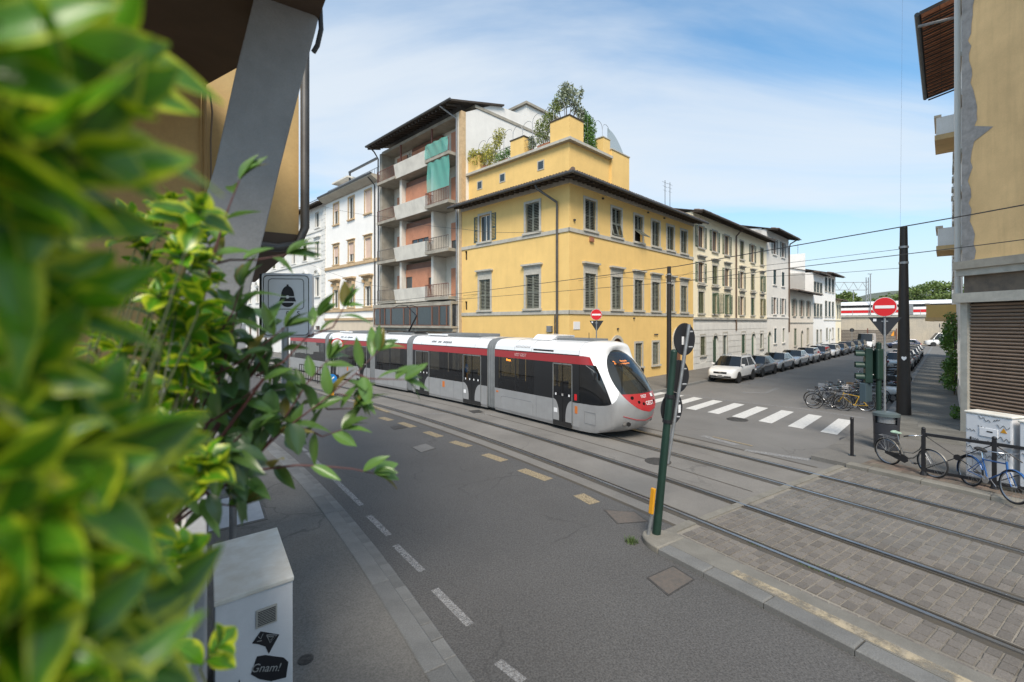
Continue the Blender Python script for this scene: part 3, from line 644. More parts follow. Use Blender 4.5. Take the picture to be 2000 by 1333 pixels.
def eave(par, x0, x1, z, over=0.9, rise=0.28, dep=3.0, gm=None, raf=0.45, soff=True, tiles=True, zs=None, rows_len=1.2, gutter=True):
    """tiled eave along x: rafters under it, gutter at the edge; wall plane y=0"""
    ang = math.atan(rise); zed = z-over*rise; Lx = x1-x0
    b = MB(); b.add([(x0,-over,zed),(x1,-over,zed),(x1,dep,z+dep*rise),(x0,dep,z+dep*rise),(x0,-over,zed+.07),(x1,-over,zed+.07),(x1,dep,z+dep*rise+.07),(x0,dep,z+dep*rise+.07)],
                    [(0,3,2,1),(4,5,6,7),(0,1,5,4),(1,2,6,5),(2,3,7,6),(3,0,4,7)])
    rf = b.build('roof', M['wood_dark'], par)
    b = MB(); n = int(Lx/raf)
    for k in range(n+1):
        x = x0+.08+(Lx-.16)*k/max(1,n)
        b.add([(x-.05,-over+.06,zed-.10+.06*rise),(x+.05,-over+.06,zed-.10+.06*rise),(x+.05,.05,z-.12),(x-.05,.05,z-.12),(x-.05,-over+.06,zed+.06*rise),(x+.05,-over+.06,zed+.06*rise),(x+.05,.05,z),(x-.05,.05,z)],
              [(0,3,2,1),(4,5,6,7),(0,1,5,4),(1,2,6,5),(2,3,7,6),(3,0,4,7)])
    b.build('rafters', M['wood_dark'], rf)
    if tiles:
        tb = tiles_mesh(Lx, rows_len if rows_len else dep+over, ang); tb.xf(Matrix.Translation((x0,-over-.04,zed+.07))); stuff(tb.build('roof_tiles', M['tile'], rf))
    if gutter:
        g_ = []; b = MB()
        for x in (x0-.02, x1+.02): g_.append([(x,-over-.10+.075*math.cos(a),zed+.05+.075*math.sin(a)) for a in [math.pi+math.pi*k/8 for k in range(9)]])
        b.loft(g_, closed=False); g2 = [[(p[0],p[1]*1.0+.0,p[2]+.006) for p in r_] for r_ in g_]
        b.add([p for r_ in g_ for p in (r_[0], r_[8])]+[(x,-over-.10,zed+.045) for x in (x0-.02,x1+.02)], [(0,1,3,2)]); b.build('gutter', gm or M['gutter'], par)
    return zed
def body_box(par, W, D, z0, z1, m, name='side_walls', x0=0.0, top=True, left=True):
    b = MB(); x1 = x0+W
    b.quad((x1,0,z0),(x1,D,z0),(x1,D,z1),(x1,0,z1))
    if left: b.quad((x0,D,z0),(x0,0,z0),(x0,0,z1),(x0,D,z1))
    b.quad((x1,D,z0),(x0,D,z0),(x0,D,z1),(x1,D,z1))
    if top: b.quad((x0,0,z1),(x1,0,z1),(x1,D,z1),(x0,D,z1))
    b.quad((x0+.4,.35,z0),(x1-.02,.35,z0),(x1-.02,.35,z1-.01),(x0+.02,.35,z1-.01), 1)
    return b.build(name, [m, M['dark_in']], par)
def downpipe(par, pts, m=None, r=0.055): return MB().tube(pts, r, 8).build('downpipe', m or M['copper'], par, smooth=True)
def house_root(name, label, u, side='R'):
    if side == 'R': p = RW(u, 0); return thing(name, label, 'building', (p.x,p.y,0), R(45))
    p = LW(u, 0); return thing(name, label, 'building', (p.x,p.y,0), R(-45))
def fit(par):
    pass

# ------------------------------------------------------------------ yellow corner house
Y = house_root('corner_house', 'yellow plastered corner house with grey shutters and a planted roof terrace', 0.0)
WR, WL = 16.35, 9.6; ZS1, ZS2, ZT = 4.55, 9.2, 12.15
def LM(x): return Matrix.Rotation(R(-90),4,'Z') @ Matrix.Translation((x,0,0))      # facade frame for the tram street side (x grows to the corner, seen from the street)
cols = [2.0,4.85,7.6,10.0,12.3,14.6]; hw = 0.55
opR = [(c-hw,c+hw,9.42,11.2) for c in cols]+[(c-hw,c+hw,4.80,6.85) for c in cols]+[(7.15,8.05,0.95,2.55),(9.55,10.45,0.95,2.55),(4.3,5.5,0.12,2.95),(12.9,14.3,0.12,3.3)]
wr = wall_mesh(WR, 0, ZT+.3, opR).build('wall', M['yellow'], Y)
def facade(par, x, name='facade_left'):
    e = bpy.data.objects.new(name, None); COL.objects.link(e); e.parent = par; e.matrix_basis = Matrix.Translation((0, x, 0)) @ Matrix.Rotation(R(-90),4,'Z'); return e
# left facade: its own frame, x from 0 (left end) to WL (corner)
colsL = [WL-7.15, WL-2.8]
opL = [(c-hw,c+hw,9.42,11.2) for c in colsL]+[(c-hw,c+hw,4.80,6.85) for c in colsL]+[(.32,.58,8.35,9.0),(.32,.58,4.85,5.45)]
MLt = Matrix.Translation((0, WL, 0)) @ Matrix.Rotation(R(-90),4,'Z')
def inL(o):
    o.matrix_basis = MLt @ o.matrix_basis; return o
class LeftSide:
    """collects the children added while active and turns them onto the left facade"""
    def __init__(s, par, Mx): s.par = par; s.Mx = Mx
    def __enter__(s): s.old = set(s.par.children); return s
    def __exit__(s, *a):
        for o in s.par.children:
            if o not in s.old: o.matrix_basis = s.Mx @ o.matrix_basis
with LeftSide(Y, MLt):
    wall_mesh(WL, 0, ZT+.3, opL).build('wall', M['yellow'], Y)
    for i, c in enumerate(colsL):
        surround(Y, c-hw, c+hw, 9.42, 11.2, M['pietra'], .15); surround(Y, c-hw, c+hw, 4.80, 6.85, M['pietra'], .15)
        trim_box(Y, 'frieze', c-hw-.15, c+hw+.15, -.045, .02, 7.005, 7.20, M['pietra']); hat(Y, c-hw-.15, c+hw+.15, 7.202, M['pietra'])
        put_shutters(Y, c-hw, c+hw, 4.80, 6.85, M['shutter_grey'])
    put_shutters(Y, colsL[1]-hw, colsL[1]+hw, 9.42, 11.2, M['shutter_grey'])
    put_window(Y, colsL[0]-hw, colsL[0]+hw, 9.42, 11.2, M['frame_white'], panes=2); put_shutters(Y, colsL[0]-hw, colsL[0]+hw, 9.42, 11.2, M['shutter_blue'], 'open')
    for z in (ZS1, ZS2): trim_box(Y, 'string_course', -.0, WL+.06, -.06, .02, z-.12, z+.10, M['pietra'])
    trim_box(Y, 'soffit_band', 0, WL+.10, -.10, .02, ZT-.35, ZT+.02, M['soffit'])
    for z_ in (8.3, 4.8): trim_box(Y, 'vent_backing', .30, .60, .10, .14, z_, z_+.75, M['dark_in'])
    downpipe(Y, [(WL-1.75,-.95,ZT-.28),(WL-1.7,-.85,ZT-.5),(WL-.82,-.12,ZT-1.3),(WL-.82,-.09,ZT-1.6),(WL-.82,-.09,.1)], M['gutter'], .07)
    downpipe(Y, [(WL-1.02,-.05,4.4),(WL-1.02,-.05,1.0)], M['gutter'], .035)
    trim_box(Y, 'junction_box', WL-1.55, WL-1.2, -.18, -.01, 3.4, 3.75, M['galv'])
    trim_box(Y, 'street_plate', WL-2.6, WL-1.5, -.03, -.005, 2.75, 3.15, M['sticker'])
for c in cols:
    st = 'closed'
    surround(Y, c-hw, c+hw, 9.42, 11.2, M['pietra'], .15); surround(Y, c-hw, c+hw, 4.80, 6.85, M['pietra'], .15)
    trim_box(Y, 'frieze', c-hw-.15, c+hw+.15, -.045, .02, 7.005, 7.20, M['pietra']); hat(Y, c-hw-.15, c+hw+.15, 7.202, M['pietra'])
    put_shutters(Y, c-hw, c+hw, 4.80, 6.85, M['shutter_grey'])
    if c in (4.85, 7.6):                                   # two shutters with a tilted lower flap
        tl = 14 if c == 4.85 else 52
        me = shutter_mesh(hw-.006, .95, M['shutter_grey']); ml = shutter_mesh(hw-.006, .79, M['shutter_grey'])
        for sg in (0, 1):
            base = rotz(c-hw, .07, 9.42, 0) if sg == 0 else rotz(c+hw, .07, 9.42, 0) @ Matrix.Scale(-1,4,(1,0,0))
            link('shutter', me, Y, base @ Matrix.Translation((0,0,.82)))
            link('shutter_flap', ml, Y, base @ Matrix.Translation((0,-.02,.80)) @ Matrix.Rotation(R(-tl),4,'X') @ Matrix.Translation((0,0,-.79)))
    else: put_shutters(Y, c-hw, c+hw, 9.42, 11.2, M['shutter_grey'])
for a, c in ((7.15,8.05),(9.55,10.45)):
    surround(Y, a, c, .95, 2.55, M['pietra'], .14); put_shutters(Y, a, c, .95, 2.55, M['shutter_grey'])
def arch(par, x0, x1, zs, z1, m, d=0.06, w=0.2):
    """stone arch filling the top of a rectangular hole"""
    xc, r_ = (x0+x1)/2, (x1-x0)/2; b = MB(); n = 12; pts = [(xc-r_*math.cos(math.pi*k/n), zs+(z1-zs)*math.sin(math.pi*k/n)) for k in range(n+1)]
    for k in range(n): b.quad((pts[k][0],-.001,z1+.001),(pts[k+1][0],-.001,z1+.001),(pts[k+1][0],-.001,pts[k+1][1]),(pts[k][0],-.001,pts[k][1]))
    o = b.build('spandrel', m, par); rg = []
    for (rr, y) in ((0,-.001),(0,-d),(w,-d),(w,.0)):
        rg.append([(xc-(r_+rr)*math.cos(math.pi*k/n), y, zs+(z1-zs+rr)*math.sin(math.pi*k/n)) for k in range(n+1)])
    MB().loft(rg, closed=False).build('arch', M['pietra'], par)
arch(Y, 4.3, 5.5, 2.35, 2.95, M['yellow']); trim_box(Y, 'door', 4.3, 5.5, .12, .17, .12, 2.95, M['frame_brown'])
arch(Y, 12.9, 14.3, 2.6, 3.3, M['yellow'], .1, .3); trim_box(Y, 'door', 12.9, 14.3, .12, .17, .12, 3.3, M['frame_brown'])
for xx in (12.55, 14.3): trim_box(Y, 'door_pillar', xx, xx+.35, -.14, .01, .12, 2.6, M['pietra'])
for z in (ZS1, ZS2): trim_box(Y, 'string_course', -.06, WR, -.061, .02, z-.12, z+.10, M['pietra'])
trim_box(Y, 'soffit_band', -.10, WR, -.101, .02, ZT-.351, ZT+.02, M['soffit'])
trim_box(Y, 'street_plate', .35, .95, -.03, -.005, 3.55, 4.0, M['sticker'])
trim_box(Y, 'alarm_box', 1.9, 2.25, -.12, -.005, 8.75, 9.0, M['terracotta'])
for (x, z, sg) in ((.35,9.72,0),(6.9,4.2,0),(9.8,3.05,0),(10.1,3.05,0),(4.9,3.5,0),(3.2,11.5,0),(8.8,11.6,0),(11.2,11.6,0)): trim_box(Y,'wall_bracket',x,x+.12,-.10,-.002,z,z+.10,M['gutter'])
# roof: overhanging tiled eaves meeting at a hip on the corner
def hip_roof():
    over, rise, zed, ex = .95, .28, ZT+.05-.95*.28, .95
    zr = lambda d: ZT+.05+d*rise
    A, B, C_ = (-over,-over,zed), (WR+.3,-over,zed), (-over,WL+.2,zed); dp = 3.2
    b = MB(); In = (dp,dp,zr(dp)); b.poly([A,B,(WR+.3,dp,zr(dp)),In]); b.poly([A,In,(dp,WL+.2,zr(dp)),C_])
    b.poly([(A[0],A[1],A[2]+.08),(B[0],B[1],B[2]+.08),(WR+.3,dp,zr(dp)+.08),(In[0],In[1],In[2]+.08)]); b.poly([(A[0],A[1],A[2]+.08),(In[0],In[1],In[2]+.08),(dp,WL+.2,zr(dp)+.08),(C_[0],C_[1],C_[2]+.08)])
    b.quad(A,B,(B[0],B[1],B[2]+.08),(A[0],A[1],A[2]+.08)); b.quad(C_,A,(A[0],A[1],A[2]+.08),(C_[0],C_[1],C_[2]+.08))
    b.quad((WR+.3,dp,zr(dp)),(WR+.3,WL,zr(dp)),(dp,WL,zr(dp)),(dp,dp,zr(dp)))
    b.quad(B,(WR+.3,dp,zr(dp)),(WR+.3,dp,zr(dp)+.08),(B[0],B[1],B[2]+.08))
    rf = b.build('roof', M['wood_dark'], Y)
    b = MB()
    for k in range(38):
        x = -.7+k*.45
        if x > WR+.2: break
        b.add([(x-.055,-over+.05,zed-.13),(x+.055,-over+.05,zed-.13),(x+.055,.02,ZT-.14),(x-.055,.02,ZT-.14),(x-.055,-over+.05,zed-.002+.015),(x+.055,-over+.05,zed+.013),(x+.055,.02,ZT+.04),(x-.055,.02,ZT+.04)],
              [(0,3,2,1),(4,5,6,7),(0,1,5,4),(1,2,6,5),(3,0,4,7)])
    for k in range(23):
        y = -.6+k*.45
        b.add([(-over+.05,y-.055,zed-.13),(-over+.05,y+.055,zed-.13),(.02,y+.055,ZT-.14),(.02,y-.055,ZT-.14),(-over+.05,y-.055,zed+.013),(-over+.05,y+.055,zed+.013),(.02,y+.055,ZT+.04),(.02,y-.055,ZT+.04)],
              [(0,1,2,3),(4,7,6,5),(0,4,5,1),(1,5,6,2),(3,7,4,0)])
    b.build('rafters', M['wood_dark'], rf)
    tb = tiles_mesh(WR+1.2, 1.9, math.atan(rise), hip0=True); tb.xf(Matrix.Translation((-over,-over-.05,zed+.08))); stuff(tb.build('roof_tiles', M['tile'], rf))
    tb = tiles_mesh(WL+1.05, 1.9, math.atan(rise), hip1=True); tb.xf(Matrix.Translation((-over-.05,WL+.1,zed+.08)) @ Matrix.Rotation(R(-90),4,'Z')); stuff(tb.build('roof_tiles', M['tile'], rf))
    tb = MB()                                               # hip tiles
    for k in range(9):
        p0 = Vector((-over-.05+k*.36,-over-.05+k*.36,zed+.16+k*.36*rise)); p1 = p0+Vector((.42,.42,.42*rise-.02)); tb.tube([p0,p1],[.14,.11],8)
    stuff(tb.build('ridge_tiles', M['tile'], rf))
    for pts in ([(-over-.12,-over-.12,zed+.02),(WR+.35,-over-.12,zed+.02)],[(-over-.12,-over-.12,zed+.02),(-over-.12,WL+.25,zed+.02)]):
        MB().tube(pts,.085,10).build('gutter', M['gutter'], Y, smooth=True)
hip_roof()
body_box(Y, WR, WL, 0, ZT, M['yellow'], top=False, left=False)
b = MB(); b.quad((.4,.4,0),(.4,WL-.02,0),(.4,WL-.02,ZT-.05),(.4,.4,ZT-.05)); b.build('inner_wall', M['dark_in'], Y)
# attic storey and terrace
AX, AY = .62, .50; AL = 4.3; ZA = 14.45
at = MB().box(AX, AX+AL, AY, WL, ZT, ZA).build('attic_wall', M['yellow'], Y)
MB().box(AX-.28, AX+AL-.1, AY-.28, AY-.002, ZA, ZA+.16).build('ledge', M['pietra'], at); MB().box(AX-.281, AX-.002, AY-.002, WL, ZA+.001, ZA+.161).build('ledge', M['pietra'], at)
MB().box(AX-.002, AX+AL, AY-.002, WL, ZA+.002, ZA+.10).build('terrace_floor', M['concrete'], at)
MB().box(AX+AL-.05, AX+AL+2.1, AY-.14, AY+4.0, ZT, ZA+.65).build('attic_block', M['yellow'], at); MB().box(AX+AL-.10, AX+AL+2.15, AY-.19, AY+4.05, ZA+.651, ZA+.72).build('coping', M['pietra'], at)
MB().box(AX+AL-.85, AX+AL-.06, AY-.02, AY+.6, ZA+.165, ZA+1.25).build('parapet_pier', M['yellow'], at); MB().box(AX+AL-.9, AX+AL-.02, AY-.06, AY+.64, ZA+1.251, ZA+1.31).build('coping', M['pietra'], at)
def pier(x0,x1,y0,y1,h):
    MB().box(x0,x1,y0,y1,ZA+.165,ZA+h).build('parapet_pier', M['yellow'], at); MB().box(x0-.04,x1+.04,y0-.04,y1+.04,ZA+h+.001,ZA+h+.07).build('coping', M['wood_dark'], at)
pier(AX-.1, AX+1.25, AY-.1, AY+1.35, 1.45); pier(AX-.08, AX+.5, AY+3.55, AY+4.75, 1.3); pier(AX-.08, AX+.5, WL-1.25, WL-.05, 1.3)
for yy in (AY+1.9, AY+5.3, AY+7.6):
    fr = MB().box(AX-.03, AX-.001, yy, yy+.55, ZT+1.15, ZT+1.75).build('attic_window', M['pietra'], at)
    MB().quad((AX-.034,yy+.07,ZT+1.22),(AX-.034,yy+.48,ZT+1.22),(AX-.034,yy+.48,ZT+1.68),(AX-.034,yy+.07,ZT+1.68)).build('attic_window_pane', M['glass'], at)
b = MB(); yy = AY+1.4                                      # wire arches and rail along the terrace
def wire_arch(b, x, y, wv, h, r_=.014):
    b.tube([(x,y+wv*.5*(1-math.cos(math.pi*k/10)) if k else y, ZA+.2+ (h-wv*.5)+wv*.5*math.sin(math.pi*k/10)) for k in range(11)], r_, 5); b.tube([(x,y,ZA+.15),(x,y,ZA+.2+h-wv*.5)], r_, 5); b.tube([(x,y+wv,ZA+.15),(x,y+wv,ZA+.2+h-wv*.5)], r_, 5)
for k in range(9): wire_arch(b, AX+.1, AY+.4+k*.86, .84, 2.05+.35*(k<3)*(1-k*.2))
for k in range(4):
    x = AX+1.3+k*.8
    b.tube([(x+.39*(1-math.cos(math.pi*q/10)),AY+.2,ZA+1.9+.39*math.sin(math.pi*q/10)) for q in range(11)], .014, 5); b.tube([(x,AY+.2,ZA+.15),(x,AY+.2,ZA+1.9)], .014, 5)
b.tube([(AX,AY+1.3,ZA+1.05),(AX,WL,ZA+1.05)], .02, 5); b.tube([(AX,AY+1.3,ZA+.6),(AX,WL,ZA+.6)], .012, 5)
b.build('trellis_arches', M['galv'], at)
def screen_mat():
    m = mat('mesh_screen', (0.10,0.16,0.16), 0.8); t = m.node_tree; out = t.nodes['Material Output']; tr = N('ShaderNodeBsdfTransparent', t); ms = N('ShaderNodeMixShader', t, i_0=0.55)
    t.links.new(tr.outputs[0], ms.inputs[1]); t.links.new(t.nodes['Principled BSDF'].outputs[0], ms.inputs[2]); t.links.new(ms.outputs[0], out.inputs[0]); return m
b = MB(); xs = [AX+AL-.2+.2*k for k in range(12)]
for k in range(11):
    z0 = ZA+2.05-.012*k*k; z1_ = ZA+2.05-.012*(k+1)**2; b.quad((xs[k],AY+.1,ZA+.72),(xs[k+1],AY+.1,ZA+.72),(xs[k+1],AY+.1,z1_),(xs[k],AY+.1,z0))
b.build('mesh_screen', screen_mat(), at)

# ------------------------------------------------------------------ plants made of many small leaves
def leaf_cloud(blobs, n, size, seed=0, up=0.0, aspect=.45):
    """blobs: (centre, (rx,ry,rz)); leaf-sized quads through their volume"""
    rg = np.random.default_rng(seed); vol = np.array([b_[1][0]*b_[1][1]*b_[1][2] for b_ in blobs]); vol = vol**.7; cnt = rg.multinomial(n, vol/vol.sum()); out = []
    for (c, r_), k in zip(blobs, cnt):
        if k == 0: continue
        d = rg.normal(size=(k,3)); d /= np.linalg.norm(d,axis=1)[:,None]; rad = rg.random(k)**(1/2.2); p = d*rad[:,None]*np.array(r_)+np.array(c)
        a = rg.normal(size=(k,3)); a[:,2] += up; a /= np.linalg.norm(a,axis=1)[:,None]; t_ = np.cross(a, rg.normal(size=(k,3))); t_ /= np.linalg.norm(t_,axis=1)[:,None]
        s_ = size*(.6+.8*rg.random(k))[:,None]; A = a*s_; B = t_*s_*aspect
        out.append(np.stack([p-A*.5, p+B*.5, p+A*.5, p-B*.5], axis=1))
    return np.concatenate(out)
M['leaf_roof'] = leaf_mat('roof_leaves', (0.17,0.21,0.05), rough=.5, trl=.2, var=.5)
M['leaf_yellowish'] = leaf_mat('jasmine_leaves', (0.34,0.32,0.06), rough=.5, trl=.2, var=.5)
M['leaf_olive'] = leaf_mat('olive_leaves', (0.24,0.27,0.19), rough=.5, trl=.12, var=.4)
M['leaf_ivy'] = leaf_mat('ivy_leaves', (0.095,0.19,0.035), rough=.4, trl=.2, var=.5)
M['leaf_tree'] = leaf_mat('tree_leaves', (0.12,0.17,0.045), rough=.55, trl=.2, var=.45)
M['bark'] = mat('bark', (0.09,0.07,0.05), 0.9, var=0.4, vscale=9, bump=0.5, bscale=40)
MYw = Y.matrix_basis.copy() if False else Matrix.Translation(Y.location) @ Matrix.Rotation(R(45),4,'Z')
def roof_plant(name, label, lx, ly, blobs, n, size, lm, pot=(.5,.3,.28), seed=0, trunk=None):
    p = MYw @ Vector((lx,ly,ZA+.103)); t = thing(name, label, 'plant', p, R(45))
    blobs = [((c[0],c[1]*1.12,c[2]),(r_[0]*1.2,r_[1]*1.25,r_[2]*1.2)) for c,r_ in blobs]; n = int(n*1.25)
    if pot: b = MB(); b.add([(-pot[0]/2*k_,-pot[1]/2*k_,z_) if False else v for k_,z_ in ((.85,0),(1,pot[2])) for v in ((-pot[0]/2*k_,-pot[1]/2*k_,z_),(pot[0]/2*k_,-pot[1]/2*k_,z_),(pot[0]/2*k_,pot[1]/2*k_,z_),(-pot[0]/2*k_,pot[1]/2*k_,z_))],[(0,1,5,4),(1,2,6,5),(2,3,7,6),(3,0,4,7),(4,5,6,7),(3,2,1,0)]); b.build('pot', M['terracotta'], t)
    b = MB()
    for c, r_ in blobs:
        b.tube([(random.uniform(-.05,.05),random.uniform(-.05,.05),.1),(c[0]*.4,c[1]*.4,c[2]*.5),c],[.02,.014,.006] if not trunk else [trunk,trunk*.7,trunk*.3],6)
    b.build('stem', M['bark'], t)
    stuff(np_quads('foliage', leaf_cloud(blobs,n,size,seed), lm, t)); return t
G_ = 'potted plants on the roof terrace'
roof_plant('potted_shrub','yellowish climbing shrub spilling over the terrace end by the green netting',AX+.15,WL-1.9,[((-.05,.9,1.0),(.45,.8,.55)),((.1,.1,1.25),(.4,.7,.6)),((-.1,-.4,.7),(.4,.5,.55)),((-.1,1.35,1.45),(.3,.35,.35)),((.0,-1.0,2.1),(.28,.5,.4)),((.0,-.9,1.6),(.25,.35,.4))],2600,.13,M['leaf_yellowish'],(.35,.9,.3),1)
roof_plant('potted_shrub','bright green low plant between the two left terrace piers',AX+.2,AY+5.6,[((-.1,.1,.5),(.3,.6,.35)),((0,-.3,.75),(.25,.35,.3))],700,.11,M['leaf_ivy'],(.35,.9,.28),2)
roof_plant('potted_cactus','dark bluish spiky plant beside the middle terrace pier',AX+.2,AY+3.1,[((0,0,.55),(.22,.22,.45)),((.05,.1,.95),(.16,.16,.25))],420,.15,M['leaf_olive'],(.32,.32,.28),3)
roof_plant('potted_shrub','tall leafy climber on the wire arches left of the corner pier',AX+.2,AY+2.0,[((0,.15,.9),(.3,.5,.6)),((0,-.2,1.6),(.28,.5,.6)),((.05,-.55,2.3),(.25,.4,.5)),((0,.5,1.5),(.22,.3,.5)),((.05,-.75,2.85),(.12,.18,.35))],1700,.12,M['leaf_roof'],(.4,1.0,.32),4)
roof_plant('olive_tree','grey-green olive tree rising above the corner of the yellow house',AX+.95,AY+.95,[((-.1,.1,2.95),(.35,.4,.5)),((.3,-.2,3.1),(.4,.35,.55)),((0,0,3.55),(.45,.45,.4)),((.55,-.3,2.55),(.3,.3,.45)),((-.35,.35,2.6),(.28,.3,.35)),((.7,-.5,3.4),(.16,.16,.42)),((.75,-.45,2.1),(.22,.22,.4))],1250,.17,M['leaf_olive'],(.5,.5,.4),5,.05)
roof_plant('potted_shrub','dense green bamboo-like bush right of the corner pier',AX+2.3,AY+.35,[((0,0,.9),(.6,.3,.7)),((.15,0,1.5),(.55,.3,.7)),((-.2,.05,2.0),(.4,.25,.5)),((.3,0,.5),(.5,.3,.45))],2600,.13,M['leaf_ivy'],(1.2,.35,.3),6)
roof_plant('potted_shrub','thin twiggy climber between the olive tree and the green bush',AX+1.55,AY+.4,[((0,0,1.6),(.25,.2,.5)),((.2,0,2.2),(.2,.2,.4))],420,.12,M['leaf_olive'],(.4,.35,.3),7)
# ------------------------------------------------------------------ apartment block with loggias (tram street)
AP = house_root('apartment_block', 'tall grey apartment block with concrete balconies and terracotta roller shutters', 21.2, 'L')
W = 11.6; ZE = 19.55
fl = [5.6, 9.05, 12.5, 15.95]; SLAB = .22
b = MB(); b.box(0.0,.40,-.05,13,0,ZE-.6); b.box(11.0,W,-.05,1.2,0,ZE-.35); pil = b
pil = MB().box(0.0,.40,-.05,1.2,0,ZE-.6).build('pilaster', M['concrete'], AP); MB().box(11.0,W-.28,-.05,1.2,0,ZE-.5).build('pilaster', M['concrete_white'], AP); MB().box(W-.28,W,-.051,.35,0,ZE-.5).build('pilaster', M['pietra_warm'], AP)
MB().box(.4,11.0,1.2,1.35,5.4,ZE).build('rear_wall', M['concrete_white'], AP)
b = MB(); b.quad((W-.005,.35,0),(W-.005,13,0),(W-.005,13,ZE+.2),(W-.005,.35,ZE-.5)); b.poly([(W-.005,.35,ZE-.5),(W,13,ZE+.2),(W,9.0,ZE+1.4),(W,3.2,ZE+1.0)]); b.quad((0,13,0),(0,.0,0),(0,.0,ZE-.6),(0,13,ZE-.2)); b.quad((W,13,0),(0,13,0),(0,13,ZE),(W,13,ZE)); b.build('side_walls', M['offwhite'], AP)
MB().box(W-1.2,W+.06,1.19,12.9,ZE+.1,ZE+.32).xf(Matrix.Identity(4)).build('roof_edge', M['concrete'], AP)
MB().box(W-5.2,W-.3,7.0,11,ZE,ZE+2.4).build('roof_room', M['offwhite'], AP); MB().box(W-5.4,W-.1,6.8,11.2,ZE+2.401,ZE+2.6).build('roof_room_slab', M['concrete'], AP)
rf = MB(); rf.add([(-.3,-1.15,ZE-.25),(W+.2,-1.15,ZE-.25),(W+.2,4,ZE+1.1),(-.3,4,ZE+1.1),(-.3,-1.15,ZE-.12),(W+.2,-1.15,ZE-.12),(W+.2,4,ZE+1.23),(-.3,4,ZE+1.23)],[(0,3,2,1),(4,5,6,7),(0,1,5,4),(1,2,6,5),(2,3,7,6),(3,0,4,7)]); rf = rf.build('roof', M['wood_dark'], AP)
for k in range(27): x = -.15+k*.44; MB().boxm(Matrix.Translation((x,-.5,ZE-.20)) @ Matrix.Rotation(math.atan(.262),4,'X'),.10,1.25,.13).build('rafter', M['wood_dark'], rf)
MB().tube([(-.32,-1.22,ZE-.16),(W+.22,-1.22,ZE-.16)],.09,8).build('gutter', M['gutter'], AP, smooth=True)
MB().box(.4,11.0,-.04,1.2,ZE-.72,ZE-.50).build('top_beam', M['concrete'], AP)
downpipe(AP, [(W-1.0,-1.2,ZE-.25),(W-.8,-.9,ZE-.5),(W-.45,-.13,ZE-1.0),(W-.45,-.12,.2)], M['galv'], .07); downpipe(AP, [(.2,-1.2,ZE-.25),(.0,-.6,ZE-.5),(-.06,-.16,ZE-1.0),(-.06,-.16,.2)], M['gutter'], .06)
def railing(par, x0, x1, y, z, m, ends=(), h=.95, n=14):
    b = MB(); b.box(x0,x1,y-.03,y+.02,z+h-.04,z+h); b.box(x0,x1,y-.015,y+.01,z+.06,z+.09)
    for k in range(n+1): x = x0+(x1-x0)*k/n; b.box(x-.014,x+.014,y-.012,y+.012,z,z+h-.04)
    for xe, y1 in ends:
        b.box(xe-.02,xe+.02,y,y1,z+h-.04,z+h)
        for k in range(1,6): yy = y+(y1-y)*k/6; b.box(xe-.012,xe+.012,yy-.012,yy+.012,z,z+h-.04)
    return b.build('balcony_railing', m, par)
for fi, z in enumerate(fl):
    top = fi == 3; zc_l = z+3.45 if not top else ZE-.7
    MB().box(.4,3.4,-.55,1.2,z,z+SLAB).build('balcony_slab', M['concrete'], AP); MB().box(8.05,11.0,-.75,1.2,z+.02,z+SLAB+.02).build('balcony_slab', M['concrete'], AP)
    railing(AP, .42, 3.3, -.5, z+SLAB, M['rail_brown'] if fi > 1 else M['rail_grey'], [(3.3,0.0)]); railing(AP, 8.1, 10.95, -.7, z+SLAB+.02, M['rail_brown'] if fi in (0,2,3) else M['rail_grey'], [(8.1,0.0)])
    pp = MB(); pp.add([(3.35,-.42,z),(8.1,-.42,z),(8.1,-.62,z+1.1),(3.35,-.62,z+1.1),(3.35,.0,z),(8.1,.0,z),(8.1,-.45,z+1.1),(3.35,-.45,z+1.1)],[(0,1,2,3),(7,6,5,4),(0,3,7,4),(1,5,6,2),(3,2,6,7),(0,4,5,1)]); pp.build('parapet', M['concrete_white'], AP)
    MB().box(3.4,8.05,-.40,1.2,z-.02,z+.24).build('loggia_floor', M['concrete'], AP)
    if not top:
        MB().box(3.30,3.62,-.02,1.2,z+SLAB+.01,z+3.45).build('loggia_wall', M['concrete_white'], AP); MB().box(7.85,8.15,-.02,1.2,z+SLAB+.03,z+3.45).build('loggia_wall', M['concrete_white'], AP)
    else:
        MB().box(3.38,3.50,-.05,.07,z+1.1,zc_l).build('post', M['rail_brown'], AP); MB().box(7.86,7.98,-.05,.07,z+1.1,zc_l).build('post', M['rail_brown'], AP)
    # doors behind the balconies, shutters down in different lengths
    yb = 1.14
    for (x0,x1,rfrac) in ((1.3,2.9,(1.0,.55,.8,.7)[fi]),(9.1,10.7,(.95,.6,1.0,1.0)[fi])):
        MB().box(x0-.12,x1+.12,yb-.10,yb+.05,z+SLAB+.02,z+2.62).build('door_surround', M['concrete_white'], AP)
        put_window(AP, x0, x1, z+SLAB+.04, z+2.5, M['frame_brown'], yb-.16, 2, roller=M['roller'], rfrac=rfrac)
    yw = .45 if not top else 1.1
    if not top: MB().box(3.62,7.85,yw-.02,yw+.1,z+2.75,z+3.2).build('shutter_box', M['frame_brown'], AP)
    else: MB().box(3.62,7.85,yw-.12,yw+.02,z+2.45,z+2.75).build('shutter_box', M['frame_brown'], AP)
    zt = z+2.75 if not top else z+2.45
    for (x0,x1,rr) in ((3.64,4.6,(.35,1,1,1)[fi]),(4.6,6.95,(1,.62,.93,1)[fi]),(6.95,7.83,(.5,.9,1,1)[fi])):
        put_window(AP, x0, x1, z+1.05, zt, M['frame_brown'], yw-.05 if not top else yw-.12, 1 if x1-x0<1.5 else 3, roller=M['roller'], rfrac=rr, glass=M['glass'])
